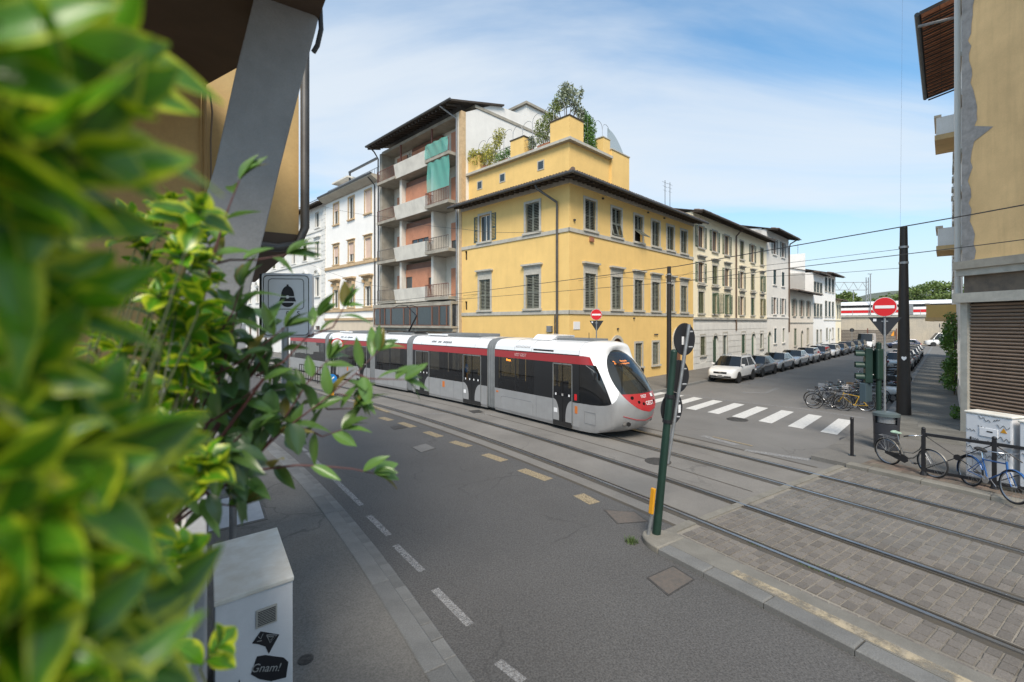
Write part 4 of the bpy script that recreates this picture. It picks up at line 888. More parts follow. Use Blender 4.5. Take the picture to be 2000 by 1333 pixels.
# glazed mezzanine and ground floor
fz = MB(); fz.box(.05,W-.35,-.72,-.60,5.22,5.5); fz.box(.05,W-.35,-.72,-.60,3.55,3.72); fz.box(.05,.18,-.72,-.60,3.72,5.22); fz.box(W-.5,W-.35,-.72,-.60,3.72,5.22); fz.box(.05,W-.35,-.60,1.2,5.28,5.5); fz.box(.05,W-.35,-.60,1.2,3.55,3.70); fz.build('bay_frame', M['concrete'], AP)
xx = .2; wsz = [1.0,.8,1.0,2.0,.9,1.0,2.0,.9,.9,.6]; k = 0
while xx < W-.6 and k < len(wsz):
    e = min(xx+wsz[k], W-.5); put_window(AP, xx, e, 3.73, 5.2, M['frame_brown'], -.70, 1, glass=M['glass_clear']); MB().quad((xx+.05,-.60,3.75),(e-.05,-.60,3.75),(e-.05,-.60,5.19),(xx+.05,-.60,5.19)).build('curtain', M['curtain'], AP) if k%3!=1 else None; xx = e; k += 1
MB().box(.2,W-.4,.1,.2,0,3.5).build('ground_floor_wall', M['beige'], AP); MB().box(.2,W-.4,-.5,.1,3.3,3.54).build('canopy', M['concrete'], AP)
for k in range(3): 
    b = MB()
    for q in range(30): b.box(.8+k*3.6,3.8+k*3.6,.06-.012*(q%2),.099,.15+q*.09,.235+q*.09)
    b.build('garage_shutter', M['beige'], AP)
# green debris netting
def net_mat():
    m = mat('green_netting', (0.16,0.55,0.46), 0.8); t = m.node_tree; out = t.nodes['Material Output']; tr = N('ShaderNodeBsdfTransparent', t); ms = N('ShaderNodeMixShader', t, i_0=0.5)
    t.links.new(tr.outputs[0], ms.inputs[1]); t.links.new(t.nodes['Principled BSDF'].outputs[0], ms.inputs[2]); t.links.new(ms.outputs[0], out.inputs[0]); return m
nm = net_mat(); pA = LW(21.2-8.1, .78); net = thing('debris_netting', 'sheer green debris netting hung over the top right balcony', 'netting', (pA.x,pA.y,fl[3]-2.3), R(-45))
def net_sheet(x0,x1,z0,z1,name,y=-.0,wav=.05):
    b = MB(); n, m_ = 16, 10
    vs = [(x0+(x1-x0)*i/n, y-wav*math.sin(i*1.3+k*.5)*(.3+.7*k/m_), z0+(z1-z0)*k/m_) for k in range(m_+1) for i in range(n+1)]
    b.add(vs, [(k*(n+1)+i,k*(n+1)+i+1,(k+1)*(n+1)+i+1,(k+1)*(n+1)+i) for k in range(m_) for i in range(n)]); return b.build(name, nm, net, smooth=80)
net_sheet(0,2.85,2.55,3.6,'upper_sheet'); net_sheet(.15,2.9,.05,2.25,'lower_sheet',.1); 

# ------------------------------------------------------------------ white houses along the tram street
W1 = house_root('white_house', 'white house with ochre window surrounds beside the apartment block', 32.8, 'L'); W = 11.55
rows = [(14.1,16.25),(9.95,11.8),(5.5,7.35)]; cx = [2.6,6.0,9.4]; hw1 = .58
op = [(c-hw1,c+hw1,a,z) for c in cx for a,z in rows]
wall_mesh(W, 4.35, 17.1, op).build('wall', M['white'], W1); body_box(W1, W, 11, 0, 17.0, M['white'])
for i, c in enumerate(cx):
    for r_, (a, z) in enumerate(rows):
        surround(W1, c-hw1, c+hw1, a, z, M['pietra_warm'], .13 if r_ < 2 else .2, .06)
        rr = [[.35,.0,1.0],[.55,.6,1.0],[.0,.0,.0]][r_][i]
        put_window(W1, c-hw1, c+hw1, a, z, M['frame_white'], .12, 2, roller=M['roller_beige'], rfrac=rr)
    c0 = c
    for sx in (-1,1): trim_box(W1, 'console', c0+sx*(hw1+.1)-.09, c0+sx*(hw1+.1)+.09, -.28, .0, 7.7, 8.0, M['pietra_warm'])
    hat(W1, c0-hw1-.3, c0+hw1+.3, 8.0, M['pietra_warm'], .45, .42); trim_box(W1, 'frieze', c0-hw1-.2, c0+hw1+.2, -.05, .02, 7.56, 7.99, M['pietra_warm'])
    hat(W1, c0-hw1-.14, c0+hw1+.14, 11.94, M['pietra_warm'], .18, .2) 
for z0, z1, d in ((9.5,9.78,.14),(5.05,5.33,.16),(4.2,4.42,.20)): trim_box(W1, 'string_course', 0, W, -d, .02, z0, z1, M['pietra_warm'])
trim_box(W1, 'plinth_band', 0, W, -.05, .02, 4.43, 5.04, M['white'])
MB().box(0,W,-.06,.3,0,4.19).build('ground_floor_wall', M['beige'], W1)
for k in range(3): trim_box(W1, 'shop_door', 1.2+k*3.6, 3.6+k*3.6, -.10, -.061, .15, 3.0, M['frame_brown'])
b = MB(); b.box(-.05,W-.02,-.85,.1,17.0,17.16); b.add([(-.05,-.85,17.0),(W-.02,-.85,17.0),(W-.02,-.25,16.65),(-.05,-.25,16.65),(-.05,.01,17.0),(W-.02,.01,17.0),(W-.02,.01,16.65),(-.05,.01,16.65)],[(0,3,2,1),(2,3,7,6),(0,4,7,3),(1,2,6,5)]); b.build('cornice', M['soffit'], W1)
MB().box(-.08,W,-.93,-.80,17.10,17.24).build('gutter', M['gutter'], W1); downpipe(W1, [(W-.7,-.8,16.95),(W-.75,-.12,16.4),(W-.75,-.1,5.1)], M['gutter'], .06)
# roof terrace of the white house
for (x0,x1) in ((2.6,3.8),(4.4,5.2),(6.0,8.2)): trim_box(W1, 'terrace_parapet', x0, x1, .15, .3, 17.17, 18.0, M['white'])
b = MB(); b.box(.2,W-.4,.12,.16,18.0,18.05)
for k in range(24): b.box(.2+k*.46,.23+k*.46,.12,.15,17.17,18.0)
b.build('terrace_railing', M['galv'], W1)
MB().box(2.8,8.6,1.2,1.35,19.6,19.8).build('pergola_beam', M['gutter'], W1); MB().box(2.9,3.05,1.2,1.35,17.0,19.6).build('pergola_post', M['gutter'], W1); MB().box(.4,3.0,1.6,4.5,17.0,19.1).build('roof_room', M['white'], W1); MB().box(-.6,3.2,.9,4.7,19.1,19.25).build('roof_room_slab', M['concrete_white'], W1)
MB().box(9.0,11.4,2.0,4.2,17.0,20.0).build('chimney_block', M['beige'], W1)
W2 = house_root('white_palazzo', 'long white palazzo with quoins and arched windows behind the police sign', 62.0, 'L'); W = 29.2
xs2 = [27.0-3.55*k for k in range(8)]; rows = [(14.5,16.2),(11.15,12.95),(6.9,9.0)]
op = [(c-.55,c+.55,a,z) for c in xs2 for a,z in rows]+[(c-.6,c+.6,1.4,3.6) for c in xs2]
wall_mesh(W, 0, 16.9, op).build('wall', M['offwhite'], W2); body_box(W2, W, 11, 0, 16.8, M['offwhite'])
for i, c in enumerate(xs2):
    for r_, (a, z) in enumerate(rows):
        surround(W2, c-.55, c+.55, a, z, M['ashlar'], .16, .05)
        put_window(W2, c-.55, c+.55, a, z, M['frame_white'], .12, 2, roller=M['roller_beige'], rfrac=0.0)
        if i % 3 == 1 and r_ < 2: put_shutters(W2, c-.55, c+.55, a, z, M['shutter_moss'])
    hat(W2, c-.75, c+.75, 13.2, M['ashlar'], .25, .32)
    rg = []
    for rr, y in ((.50,-.02),(.50,-.22),(.78,-.22),(.78,0)): rg.append([(c-rr*math.cos(math.pi*k/10), y, 9.35+rr*.85*math.sin(math.pi*k/10)) for k in range(11)])
    MB().loft(rg, closed=False).build('arched_pediment', M['ashlar'], W2); trim_box(W2, 'entablature', c-.8, c+.8, -.16, .0, 9.18, 9.35, M['ashlar'])
    put_window(W2, c-.6, c+.6, 1.4, 3.6, M['frame_brown'], .12, 2)
for z0, z1, d in ((14.05,14.25,.10),(10.75,10.95,.12),(5.6,5.9,.14)): trim_box(W2, 'string_course', 0, W-.02, -d, .02, z0, z1, M['ashlar'])
for k in range(38):
    z = .1+k*.43; l = .95 if k%2 else .62
    trim_box(W2, 'quoin', W-l-.05, W-.02, -.07, .02, z, z+.40, M['ashlar'])
eave(W2, 0, W, 16.95, .8, .25, 4.0)
b = MB(); b.box(W-8,W-7.2,3,3.8,17.5,19.3).build('chimney', M['offwhite'], W2); MB().box(W-14,W-3,.4,.45,17.9,17.95).build('terrace_railing', M['gutter'], W2)


# ------------------------------------------------------------------ houses along the side street
def simple_house(name, label, u0, u1, zt, wm, rows, cols_, sm, base=None, base_z=0, hats=True, trim='pietra', over=.85, states=None, ground=None, doors=(), gm=None, hwid=.5, sp=None, wmn='frame_brown', dep=10, eaves=True):
    t = house_root(name, label, u0); W = u1-u0; tm = M[trim]
    op = [(c-hwid,c+hwid,a,z) for c in cols_ for (a,z) in rows]; gop = [(c-.5,c+.5,a,z) for (c,a,z) in (ground or [])]; dop = [(c-.5,c+.5,.13,z) for (c,z) in doors]
    if base: wall_mesh(W, base_z, zt, op).build('wall', wm, t); wall_mesh(W, 0, base_z, gop+dop).build('base_wall', base, t)
    else: wall_mesh(W, 0, zt, op+gop+dop).build('wall', wm, t)
    body_box(t, W, dep, 0, zt-.05, wm, top=True)
    for i, c in enumerate(cols_):
        for r_, (a, z) in enumerate(rows):
            st = (states or {}).get((r_,i), 'closed' if (i*7+r_*5) % 3 == 0 else 'open')
            surround(t, c-hwid, c+hwid, a, z, tm, .12, .04)
            if st != 'closed': put_window(t, c-hwid, c+hwid, a, z, M[wmn], .12, 2)
            if st != 'none': put_shutters(t, c-hwid, c+hwid, a, z, sm[(i+r_) % len(sm)], st)
            if hats and r_ > 0: hat(t, c-hwid-.14, c+hwid+.14, z+.32, tm, .24, .28)
    for k, (c,a,z) in enumerate(ground or []):
        surround(t, c-.5, c+.5, a, z, tm, .12, .05)
        if k % 2 == 0: put_shutters(t, c-.5, c+.5, a, z, sm[-1])
        else: put_window(t, c-.5, c+.5, a, z, M['shutter_green'], .12, 2)
    for (c,z) in doors:
        trim_box(t, 'door', c-.5, c+.5, .12, .17, .13, z, M['shutter_green']); arch(t, c-.5, c+.5, z-.5, z, base or wm, .05, .14)
    if base:
        trim_box(t, 'string_course', 0, W, -.14, .02, base_z-.02, base_z+.16, M['pietra'])
        if True:
            b = MB()
            nrow = int(base_z/.55)
            for k in range(1, nrow+1):
                zz = k*.55
                xs_ = sorted([(c-.66,c+.66) for (c,a,z) in (ground or []) if a-.3 < zz < z+.3]+[(c-.66,c+.66) for (c,z) in doors if zz < z+.25]); cur = 0.0
                for a_, b_ in xs_+[(W,W)]:
                    if a_-cur > .1: b.box(cur,a_,-.035,-.001,zz-.50,zz-.012)
                    cur = b_
            stuff(b.build('rusticated_courses', base, t))
    if sp: trim_box(t, 'string_course', 0, W, -.08, .02, sp-.08, sp+.08, tm)
    if eaves: eave(t, -.15, W+.15, zt, over, .26, 5.0, gm, rows_len=.9)
    return t
c1 = [1.25,3.55,5.6,7.7]
simple_house('cream_house','cream house with green shutters next to the yellow corner house',16.35,25.9,13.1,M['cream'],[(10.25,12.05),(7.35,9.0),(4.75,6.55)],[1.55,4.5,7.4],[M['shutter_green'],M['shutter_green'],M['shutter_moss']],M['ashlar'],4.25,
   states={(0,0):'open',(0,1):'open',(0,2):'open',(1,0):'open',(1,1):'closed',(1,2):'open',(2,0):'closed',(2,1):(95,100),(2,2):(95,170)},ground=[(1.9,1.2,2.9),(6.9,.9,3.0)],doors=[(4.6,2.9)],hwid=.56)
t2 = simple_house('cream_house','cream house with green shutters between the brown downpipe and the grey house',25.9,35.6,13.1,M['cream'],[(10.25,12.05),(7.35,9.0),(4.75,6.55)],[1.8,5.0,8.0],[M['shutter_moss'],M['shutter_green']],M['ashlar'],4.25,
   states={(0,0):'closed',(0,1):'open',(0,2):'closed',(1,0):'open',(1,1):'closed',(1,2):(60,170),(2,0):'open',(2,1):'closed',(2,2):(100,170)},ground=[(2.2,.9,3.0),(7.9,1.2,3.0)],doors=[(5.2,2.9)],hwid=.52)
downpipe(t2, [(.1,-.9,12.95),(.05,-.5,12.75),(.02,-.1,12.3),(.02,-.1,3.2)], M['copper'], .07)
t3 = simple_house('grey_house','tall grey plastered house with blue-green shutters',35.6,44.5,14.5,M['greyplaster'],[(11.9,13.7),(8.4,10.1),(5.0,6.9)],[3.0,6.4],[M['shutter_blue']],None,0,False,'offwhite',1.2,
   states={(0,0):'open',(0,1):'open',(1,0):'closed',(1,1):'closed',(2,0):'open',(2,1):'open'},ground=[(3.2,1.6,3.3),(6.6,1.6,3.3)],doors=[(1.0,2.9)],hwid=.6,sp=4.6)
downpipe(t3, [(8.6,-1.0,14.2),(8.75,-.2,13.8),(8.78,-.1,13.3),(8.78,-.1,2.8)], M['copper'], .08)
b = MB(); b.quad((0,.5,13.0),(0,9.9,13.0),(0,9.9,15.6),(0,.5,14.6)); b.build('gable_wall', M['white'], t3)
simple_house('low_house','low pinkish two-storey house with tiled eave',44.5,57.3,8.2,M['pinkplaster'],[(4.9,7.0)],[2.6,6.4,10.0],[M['shutter_green']],None,0,True,'pietra',1.1,states={(0,0):'open',(0,1):'open',(0,2):'open'},ground=[(3.0,1.0,3.2),(9.6,1.0,3.2)],doors=[(6.4,2.9)],hwid=.6,sp=4.0)
t5 = simple_house('white_tall_house','narrow white house with a band of dark shutters under its low roof',57.3,64.2,11.4,M['white'],[(8.5,10.0),(4.9,6.8)],[1.1,3.0,5.0],[M['shutter_blue']],None,0,False,'pietra',.9,states={(0,k):'closed' for k in range(3)}|{(1,k):'closed' for k in range(3)},ground=[(2.5,1.0,2.9),(4.8,1.0,2.9)],hwid=.7)
b = MB(); b.box(0,.1,1.0,12,7.9,14.2).build('gable_wall', M['white'], t5); MB().box(-7.5,.0,4,12,7.5,13.4).build('rear_block', M['white'], t5)
t6 = simple_house('white_tall_house','tall white house with shutters flapped outward below the higher roof',64.2,73.2,11.9,M['white'],[(9.0,11.2),(5.0,7.4)],[1.6,4.2,6.8],[M['shutter_blue']],None,0,False,'pietra',1.2,states={(0,k):'closed' for k in range(3)}|{(1,0):'closed',(1,1):'closed',(1,2):'closed'},ground=[(2.2,1.4,3.1),(6.6,1.4,3.1)],doors=[(4.4,3.0)],hwid=.75,sp=4.4)
simple_house('low_house','small cream end house nearest the railway wall',73.2,78.0,8.0,M['cream'],[(5.0,7.0)],[1.6,3.6],[M['shutter_blue']],None,0,False,'pietra',.9,ground=[(2.4,1.2,3.0)],hwid=.4,sp=4.4)
for (u,w_,z,h_,l) in ((17.5,3.0,13.9,2.6,'thin roof aerial above the first cream house'),(20.5,4.0,14.0,3.2,'thin branched roof aerial above the cream houses'),(62,3,14.0,2.4,'thin mast above the white tall house')):
    p = RW(u,-w_,z); t = thing('roof_aerial', l, 'aerial', p, R(45)); MB().tube([(0,0,-1),(0,0,h_)],.025,5).build('mast', M['gutter'], t)
    for k in range(3): MB().tube([(-.5+.1*k,0,h_-.2-.35*k),(.5-.1*k,0,h_-.2-.35*k)],.012,4).build('element', M['gutter'], t)
p = RW(48,-3,12.2); t = thing('roof_unit', 'rooftop air conditioner boxes on the white block behind the low house', 'air conditioner', p, R(45)); MB().box(-.6,.6,-.4,.4,0,.9).build('casing', M['galv'], t, bevel=.03)
MB().cyl((0,-.41,.45),(0,-.43,.45),.32,.32,16).build('fan', M['black_metal'], t)
# ================================================================== RIGHT-HAND BUILDING
RB0 = Vector((15.85, 16.0, 0)); fdir = Vector((.12,-.993,0)).normalized(); sdir = Vector((.691,.723,0))   # front runs toward us, side runs up the street
RBt = thing('corner_building', 'ochre building on the right with a brown rolling shutter and peeling plaster', 'building', RB0)
fa = math.atan2(fdir.y, fdir.x)
MF = Matrix.Rotation(fa,4,'Z')                                   # local x along the front (away from the corner), outside is -y
MS = Matrix.Rotation(math.atan2(-sdir.y,-sdir.x),4,'Z')          # side facade frame: x from far end to the corner ... outside is -y
FW = 13.0; ZR = 21.0
with LeftSide(RBt, MF):
    wall_mesh(FW, 6.05, ZR, []).build('wall', M['ochre'], RBt)
    # strip of bare render along the corner and a star-shaped patch
    pts = [(0,-.012,6.1)]; random.seed(21); z = 6.1
    right = []
    while z < ZR-.5:
        x = .30+.10*math.sin(z*1.3)+random.uniform(-.05,.07)+(.55 if 10.35 < z < 10.62 else 0); right.append((x,-.012,z)); z += random.uniform(.18,.34)
    MB().poly([(-.02,-.012,6.06)]+right+[(-.02,-.012,ZR-.4)]).build('bare_render_patch', M['patch'], RBt)
    MB().box(-.10,FW,-.30,.1,5.78,6.05).build('ledge', M['concrete'], RBt); MB().box(-.06,FW,-.20,.1,5.55,5.779).build('ledge_soffit', M['pietra'], RBt)
    MB().box(.05,FW,-.02,.1,4.95,5.549).build('fascia', mat('fascia_stained', (0.20,0.155,0.115), .85, var=.5, vscale=2.2, col2=(.10,.085,.07), fine=.15), RBt)
    MB().box(-.12,FW,-.28,.1,4.62,4.949).build('lintel', M['pietra'], RBt)
    MB().box(.0,.22,-.10,.1,.1,4.62).build('jamb', M['pietra'], RBt)
    M['roll'] = mat('brown_rolling_shutter', (0.30,0.215,0.155), .6, var=.25, vscale=1.5, streak=.3)
    n = 38; rs = MB().box(.22,FW,.06,.12,.12,4.62).build('rolling_shutter', M['dark_in'], RBt)
    prof = [(-.0,.0),(-.055,.02),(-.075,.05),(-.055,.08),(0,.10)]
    for k in range(n):
        z = .14+k*.1175; b = MB(); b.loft([[(x,.06+y,z+zz*1.0) for (y,zz) in prof] for x in (.22,FW)], closed=False); b.build('slat', M['roll'], rs, smooth=60)
    for z0,w0 in ((13.2,.5),): pass
    MB().tube([(.9,-.03,20.5),(1.05,-.03,17.2),(1.5,-.03,14.9),(2.3,-.03,13.2),(3.2,-.03,12.6)],.012,5).build('cable', M['wire'], RBt)
Lsd = 52.0
with LeftSide(RBt, MS @ Matrix.Translation((-Lsd,0,0))):
    ops = []; cw = [Lsd-2.0-3.3*k for k in range(14)]; 
    for c in cw:
        for z0 in (6.8,10.4,14.0): ops.append((c-.55,c+.55,z0,z0+2.0))
        ops.append((c-.55,c+.55,1.2,3.4))
    wall_mesh(Lsd, 0, 17.8, ops).build('side_wall', M['offwhite'], RBt)
    for i, c in enumerate(cw[:9]):
        for z0 in (6.8,10.4,14.0):
            MB().box(c-.75,c+.75,-.16,.02,z0-.16,z0).build('sill', M['pietra'], RBt); MB().box(c-.75,c+.75,-.10,.02,z0+2.0,z0+2.22).build('lintel', M['offwhite'], RBt); put_window(RBt, c-.55, c+.55, z0, z0+2.0, M['frame_white'], .12, 2)
    def rbalc(x0,x1,z,pr,m):
        bl = MB().box(x0,x1,-pr,0,z,z+.22).build('balcony_slab', M['ochre'], RBt); MB().box(x0+.06,x1-.06,-pr+.05,-pr+.17,z+.22,z+1.0).build('balcony_front', m, RBt)
        for xe in (x0+.06,x1-.18): MB().box(xe,xe+.12,-pr+.17,0,z+.22,z+.999).build('balcony_side', m, RBt)
        MB().box(x0+.02,x1-.02,-pr-.02,-pr+.22,z+1.0,z+1.1).build('balcony_coping', M['beige'], RBt)
    rbalc(Lsd-7.4,Lsd-5.0,12.0,.80,M['white']); rbalc(Lsd-7.4,Lsd-5.0,7.1,.75,M['white']); rbalc(Lsd-26,Lsd-16,4.05,1.4,M['yellow'])
    downpipe(RBt,[(Lsd-.55,-.13,20.6),(Lsd-.55,-.13,4.6)], M['frame_white'], .085)
    # projecting tiled eave seen from below: brick planes between rafters
    def rb_eave(x0,x1,z,over):
        e = MB().add([(x0,-over,z-.15),(x1,-over,z-.15),(x1,.1,z+.12),(x0,.1,z+.12),(x0,-over,z),(x1,-over,z),(x1,.1,z+.27),(x0,.1,z+.27)],[(4,5,6,7),(0,1,5,4),(1,2,6,5),(2,3,7,6),(3,0,4,7)]).build('eave', M['tile'], RBt)
        n = int((x1-x0)/.5)
        for k in range(n):
            xa = x0+(x1-x0)*k/n; xb = x0+(x1-x0)*(k+1)/n
            MB().boxm(Matrix.Translation((xa+.05,-over/2+.05,z-.13)) @ Matrix.Rotation(math.atan(.25/over),4,'X'), .07, over, .07).build('rafter', M['wood_dark'], e)
            for q in range(2): y0 = -over+.06+q*(over-.06)/2; y1 = y0+(over-.06)/2-.02; s_ = .27/(over+.1); MB().add([(xa+.1,y0,z-.15+(y0+over)*s_-.004),(xb-.004,y0,z-.15+(y0+over)*s_-.004),(xb-.004,y1,z-.15+(y1+over)*s_-.004),(xa+.1,y1,z-.15+(y1+over)*s_-.004)],[(0,3,2,1)]).build('brick_plane', M['brickplane'], e)
        MB().tube([(x0,-over-.08,z-.10),(x1,-over-.08,z-.10)],.10,8).build('gutter', M['gutter'], e, smooth=True)
    rb_eave(Lsd-15.5,Lsd-4.9,17.9,1.30); rb_eave(Lsd-4.7,Lsd+.3,18.6,1.10); 
    MB().tube([(Lsd-4.8,-1.35,17.2),(Lsd-4.8,-.1,17.05)],.06,6).build('tie_bar', M['galv'], RBt)
# ivy on the side wall, farther up the footway
pI = RB0+sdir*11.0; iv = thing('ivy', 'green ivy hanging down the wall beyond the rolling shutter', 'ivy', (pI.x,pI.y,.12))
bl = []
for k in range(26): q = sdir*random.uniform(0,2.2)-Vector((.723,-.691,0))*random.uniform(.12,.45); zz = random.uniform(.3,4.2); bl.append(((q.x,q.y,zz),(.32,.32,.36)))
stuff(np_quads('foliage', leaf_cloud(bl,5200,.15,31), M['leaf_ivy'], iv)); b = MB()
for k in range(6): q = sdir*(.3*k+.2)-Vector((.723,-.691,0))*.12; b.tube([(q.x,q.y,0),(q.x+.1,q.y,2),(q.x-.05,q.y+.1,4)],.025,5)
b.build('stems', M['bark'], iv)
for k,(dd) in enumerate((2.6,4.4)):
    q = RB0+sdir*dd-Vector((.723,-.691,0))*.15; t = thing('wall_weed', ('small','tiny')[k]+' green weed at the foot of the wall '+('nearest the rolling shutter','farther up the footway')[k], 'weed', (q.x,q.y,.13)); stuff(np_quads('foliage', leaf_cloud([((0,0,.15),(.2,.2,.16))],90,.12,40+k), M['leaf_ivy'], t))

# ================================================================== POLES, SIGNS, STREET FURNITURE
def disc(b, c, nrm, r, th, n=28, mi=0):
    nrm = Vector(nrm).normalized(); b.cyl(Vector(c)-nrm*th/2, Vector(c)+nrm*th/2, r, r, n, mi)
def face_M(c, nrm):
    z = Vector(nrm).normalized(); x = Vector((0,0,1)).cross(z).normalized(); y = z.cross(x); return frame_M(Vector(c), x, y, z)
# big catenary pole
p = G(1765,810,.115); t = thing('catenary_pole', 'thick dark tapered overhead-line pole on the right footway', 'pole', p); hh = 7.75
MB().tube([(0,0,0),(0,0,2.2),(0,0,hh)],[.245,.21,.125],24).build('shaft', M['pole_brown'], t, smooth=True); MB().cyl((0,0,hh),(0,0,hh+.04),.13,.12,20).build('cap', M['black_metal'], t)
for z in (6.9,6.25): MB().cyl((0,0,z),(0,0,z+.09),.165,.165,18).build('clamp_band', M['galv'], t)
hd = MB(); fm = face_M((-.13,-.165,2.35),(-.62,-.78,0)); pts = [(.0,-.10),(.07,-.03),(.085,.03),(.06,.075),(.0,.05),(-.06,.075),(-.085,.03),(-.07,-.03)]; hd.prism([fm @ Vector((x,y,.0)) for x,y in pts], fm.to_3x3() @ Vector((0,0,.004))); hd.build('heart_sticker', M['sticker'], t)
# brown pole behind the leaning post
p = Vector((.345*26.5, 26.5, .12)); t = thing('catenary_pole', 'slim brown overhead-line pole in front of the yellow house', 'pole', p); hh = 3.9+111*26.5/F-.12
MB().tube([(0,0,0),(0,0,hh)],[.15,.11],16).build('shaft', M['pole_brown'], t, smooth=True)
for z in (hh-.5,hh-1.0): MB().cyl((0,0,z),(0,0,z+.08),.15,.15,14).build('clamp_band', M['galv'], t)
# leaning signpost on the island nose
base = G(1282,1044,.10); lean = Vector((.096, .0, 1)).normalized()
t = thing('leaning_signpost', 'dark green leaning post with three round sign backs', 'signpost', base)
gl = 3.30; MB().tube([(0,0,0),lean*gl],[.075,.06],18).build('post', M['pole_green'], t, smooth=True); MB().ball(lean*gl,.065,.065,.05).build('post_cap', M['pole_green'], t, smooth=True)
lean2 = Vector(((1345-1296)/330*1.0,.03,1)).normalized(); q0 = Vector((.24,-.10,1.35)); ql = 2.62; MB().tube([P(1304,905,8.32)-base,P(1346,634,8.32)-base],.032,12).build('side_pole', M['galv'], t, smooth=True)
nr = Vector((-.54,.84,.0)).normalized(); ax = Vector((.205,-.02,1)).normalized()
for k, (px, py) in enumerate(((1337,663),(1325,735),(1312,798))):
    c = P(px,py,8.42)-base; b = MB(); disc(b,c,nr,.30,.018,36); sg = b.build('round_sign', M['sign_back'], t, smooth=30)
    b = MB(); disc(b,c+nr*.012,nr,.29,.006,36); b.build('sign_face', M['sign_blue'], sg, smooth=30)
    fm = face_M(c-nr*.0115,-nr); sx = (-.06,.1,.09)[k]; 
    if k != 1: MB().quad(*[fm @ Vector(v) for v in ((sx-.035+(.12 if k==2 else 0),-.10,0),(sx+.035+(.12 if k==2 else 0),-.10,0),(sx+.035+(.12 if k==2 else 0),.05,0),(sx-.035+(.12 if k==2 else 0),.05,0))]).build('label_sticker', M['sticker'], sg)
    for dz in (-.14,.14): MB().tube([c+Vector((.02,-.06,dz))-nr*.03,c+Vector((.1,-.05,dz))-nr*.03],.018,6).build('clamp', M['galv'], sg)
for z in (2.05,2.5): q = lean*z; MB().cyl(q-lean*.03,q+lean*.03,.085,.085,14).build('clamp_band', M['black_metal'], t)
b = MB(); fm = frame_M(Vector((-.09,-.05,.62)), Vector((.55,-.83,0)).normalized(), Vector((.83,.55,0)).normalized(), lean); b.boxm(fm,.09,.05,.46); b.build('amber_panel', M['amber'], t, bevel=.012); MB().tube([(-.16,-.04,0),(-.10,-.05,.36)],.03,8).build('stub_leg', M['galv'], t)
# no-entry sign with inverted triangle, right
def no_entry(name, label, base, zc, r, nrm, pole_r=.032, tri=True, tri_side=.62, zb=0.0, top=.05):
    t = thing(name, label, 'traffic sign', base); nrm = Vector(nrm).normalized()
    MB().tube([(0,0,0),(0,0,zc-base.z+r*.5)],pole_r,10).build('pole', M['galv'], t, smooth=True)
    c = Vector((0,0,zc-base.z))+nrm*(pole_r+.03); fm = face_M(c,nrm)
    b = MB(); disc(b,c-nrm*.03,nrm,r,.06,36); sg = b.build('sign_box', M['sign_back'], t, smooth=30)
    b = MB(); disc(b,c+nrm*.004,nrm,r*.985,.008,36); b.build('white_rim', M['sign_white'], sg, smooth=30)
    b = MB(); disc(b,c+nrm*.010,nrm,r*.945,.006,36); b.build('red_disc', M['sign_red'], sg, smooth=30)
    b = MB(); b.boxm(fm @ Matrix.Translation((0,0,.016)), r*1.56, r*.30, .006); b.build('white_bar', M['sign_white'], sg)
    if tri:
        s_ = tri_side; ct = Vector((0,0,zc-base.z-r-.02))+nrm*(pole_r+.02); f2 = face_M(ct,nrm); pts = [(-s_/2,0),(s_/2,0),(0,-s_*.78)]
        MB().prism([f2 @ Vector((x,y,-.09)) for x,y in pts], nrm*.02).build('triangle_back', M['sign_back'], t); MB().boxm(f2 @ Matrix.Translation((-s_*.30,-.08,-.066)),.08,.08,.004).build('label_sticker', M['sticker'], t)
        MB().boxm(f2 @ Matrix.Translation((0,-.12,-.062)),.16,.03,.02).build('clamp', M['galv'], t)
    return t
def at_depth(px, Y, z=0.115): return Vector(((px-1000)/F*Y, Y, z))
b1 = at_depth(1728,14.0); no_entry('no_entry_sign','red and white no-entry sign above an inverted triangle on the right',b1,H+(632-600)*14.0/F,.30,Vector((-.66,-.75,0)),tri_side=.80)
b2 = at_depth(1165,24.3,.12); no_entry('no_entry_sign','small no-entry sign above an inverted triangle behind the tram',b2,H+(632-615)*24.3/F,.30,Vector((-.30,-.95,0)),tri_side=.75)
# traffic light
b3 = at_depth(1716,14.6); t = thing('traffic_light', 'dark green traffic light seen side-on beside the bicycles', 'traffic light', b3)
zt_ = H-(672-632)*14.6/F-.115; MB().tube([(0,0,0),(0,0,zt_)],.075,16).build('post', M['pole_green'], t, smooth=True); MB().ball((0,0,zt_),.08,.08,.06).build('cap', M['pole_green'], t, smooth=True)
hx = Vector((-.88,.46,0)).normalized()
hdz = zt_-.15; sgn = MB(); fm = frame_M(hx*.27+Vector((0,0,hdz-.55)), hx, Vector((0,0,1)).cross(hx), Vector((0,0,1)))
sgn.boxm(fm,.20,.30,1.12); sg = sgn.build('signal_head', M['pole_green'], t, bevel=.02)
for k in range(3):
    z = hdz-.2-.37*k; rg = []
    for (d_, a0) in ((.10,0),(.34,0)): rg.append([hx*(.27+d_)+Vector((0,0,1)).cross(hx)*.135*math.cos(a)+Vector((0,0,z+.135*math.sin(a)*(1 if d_ < .2 else .98)))  for a in [R(-25)+R(230)*q/14 for q in range(15)]])
    MB().loft(rg,closed=False).build('visor', M['pole_green'], t, smooth=True); b = MB(); disc(b,hx*.375+Vector((0,0,z)),hx,.11,.01,20); b.build('lens', M['glass_dark'], t)
b = MB(); b.boxm(Matrix.Translation((.0,.0,hdz-.5)),.24,.24,1.0); b.build('rear_box', M['pole_green'], t, bevel=.05)
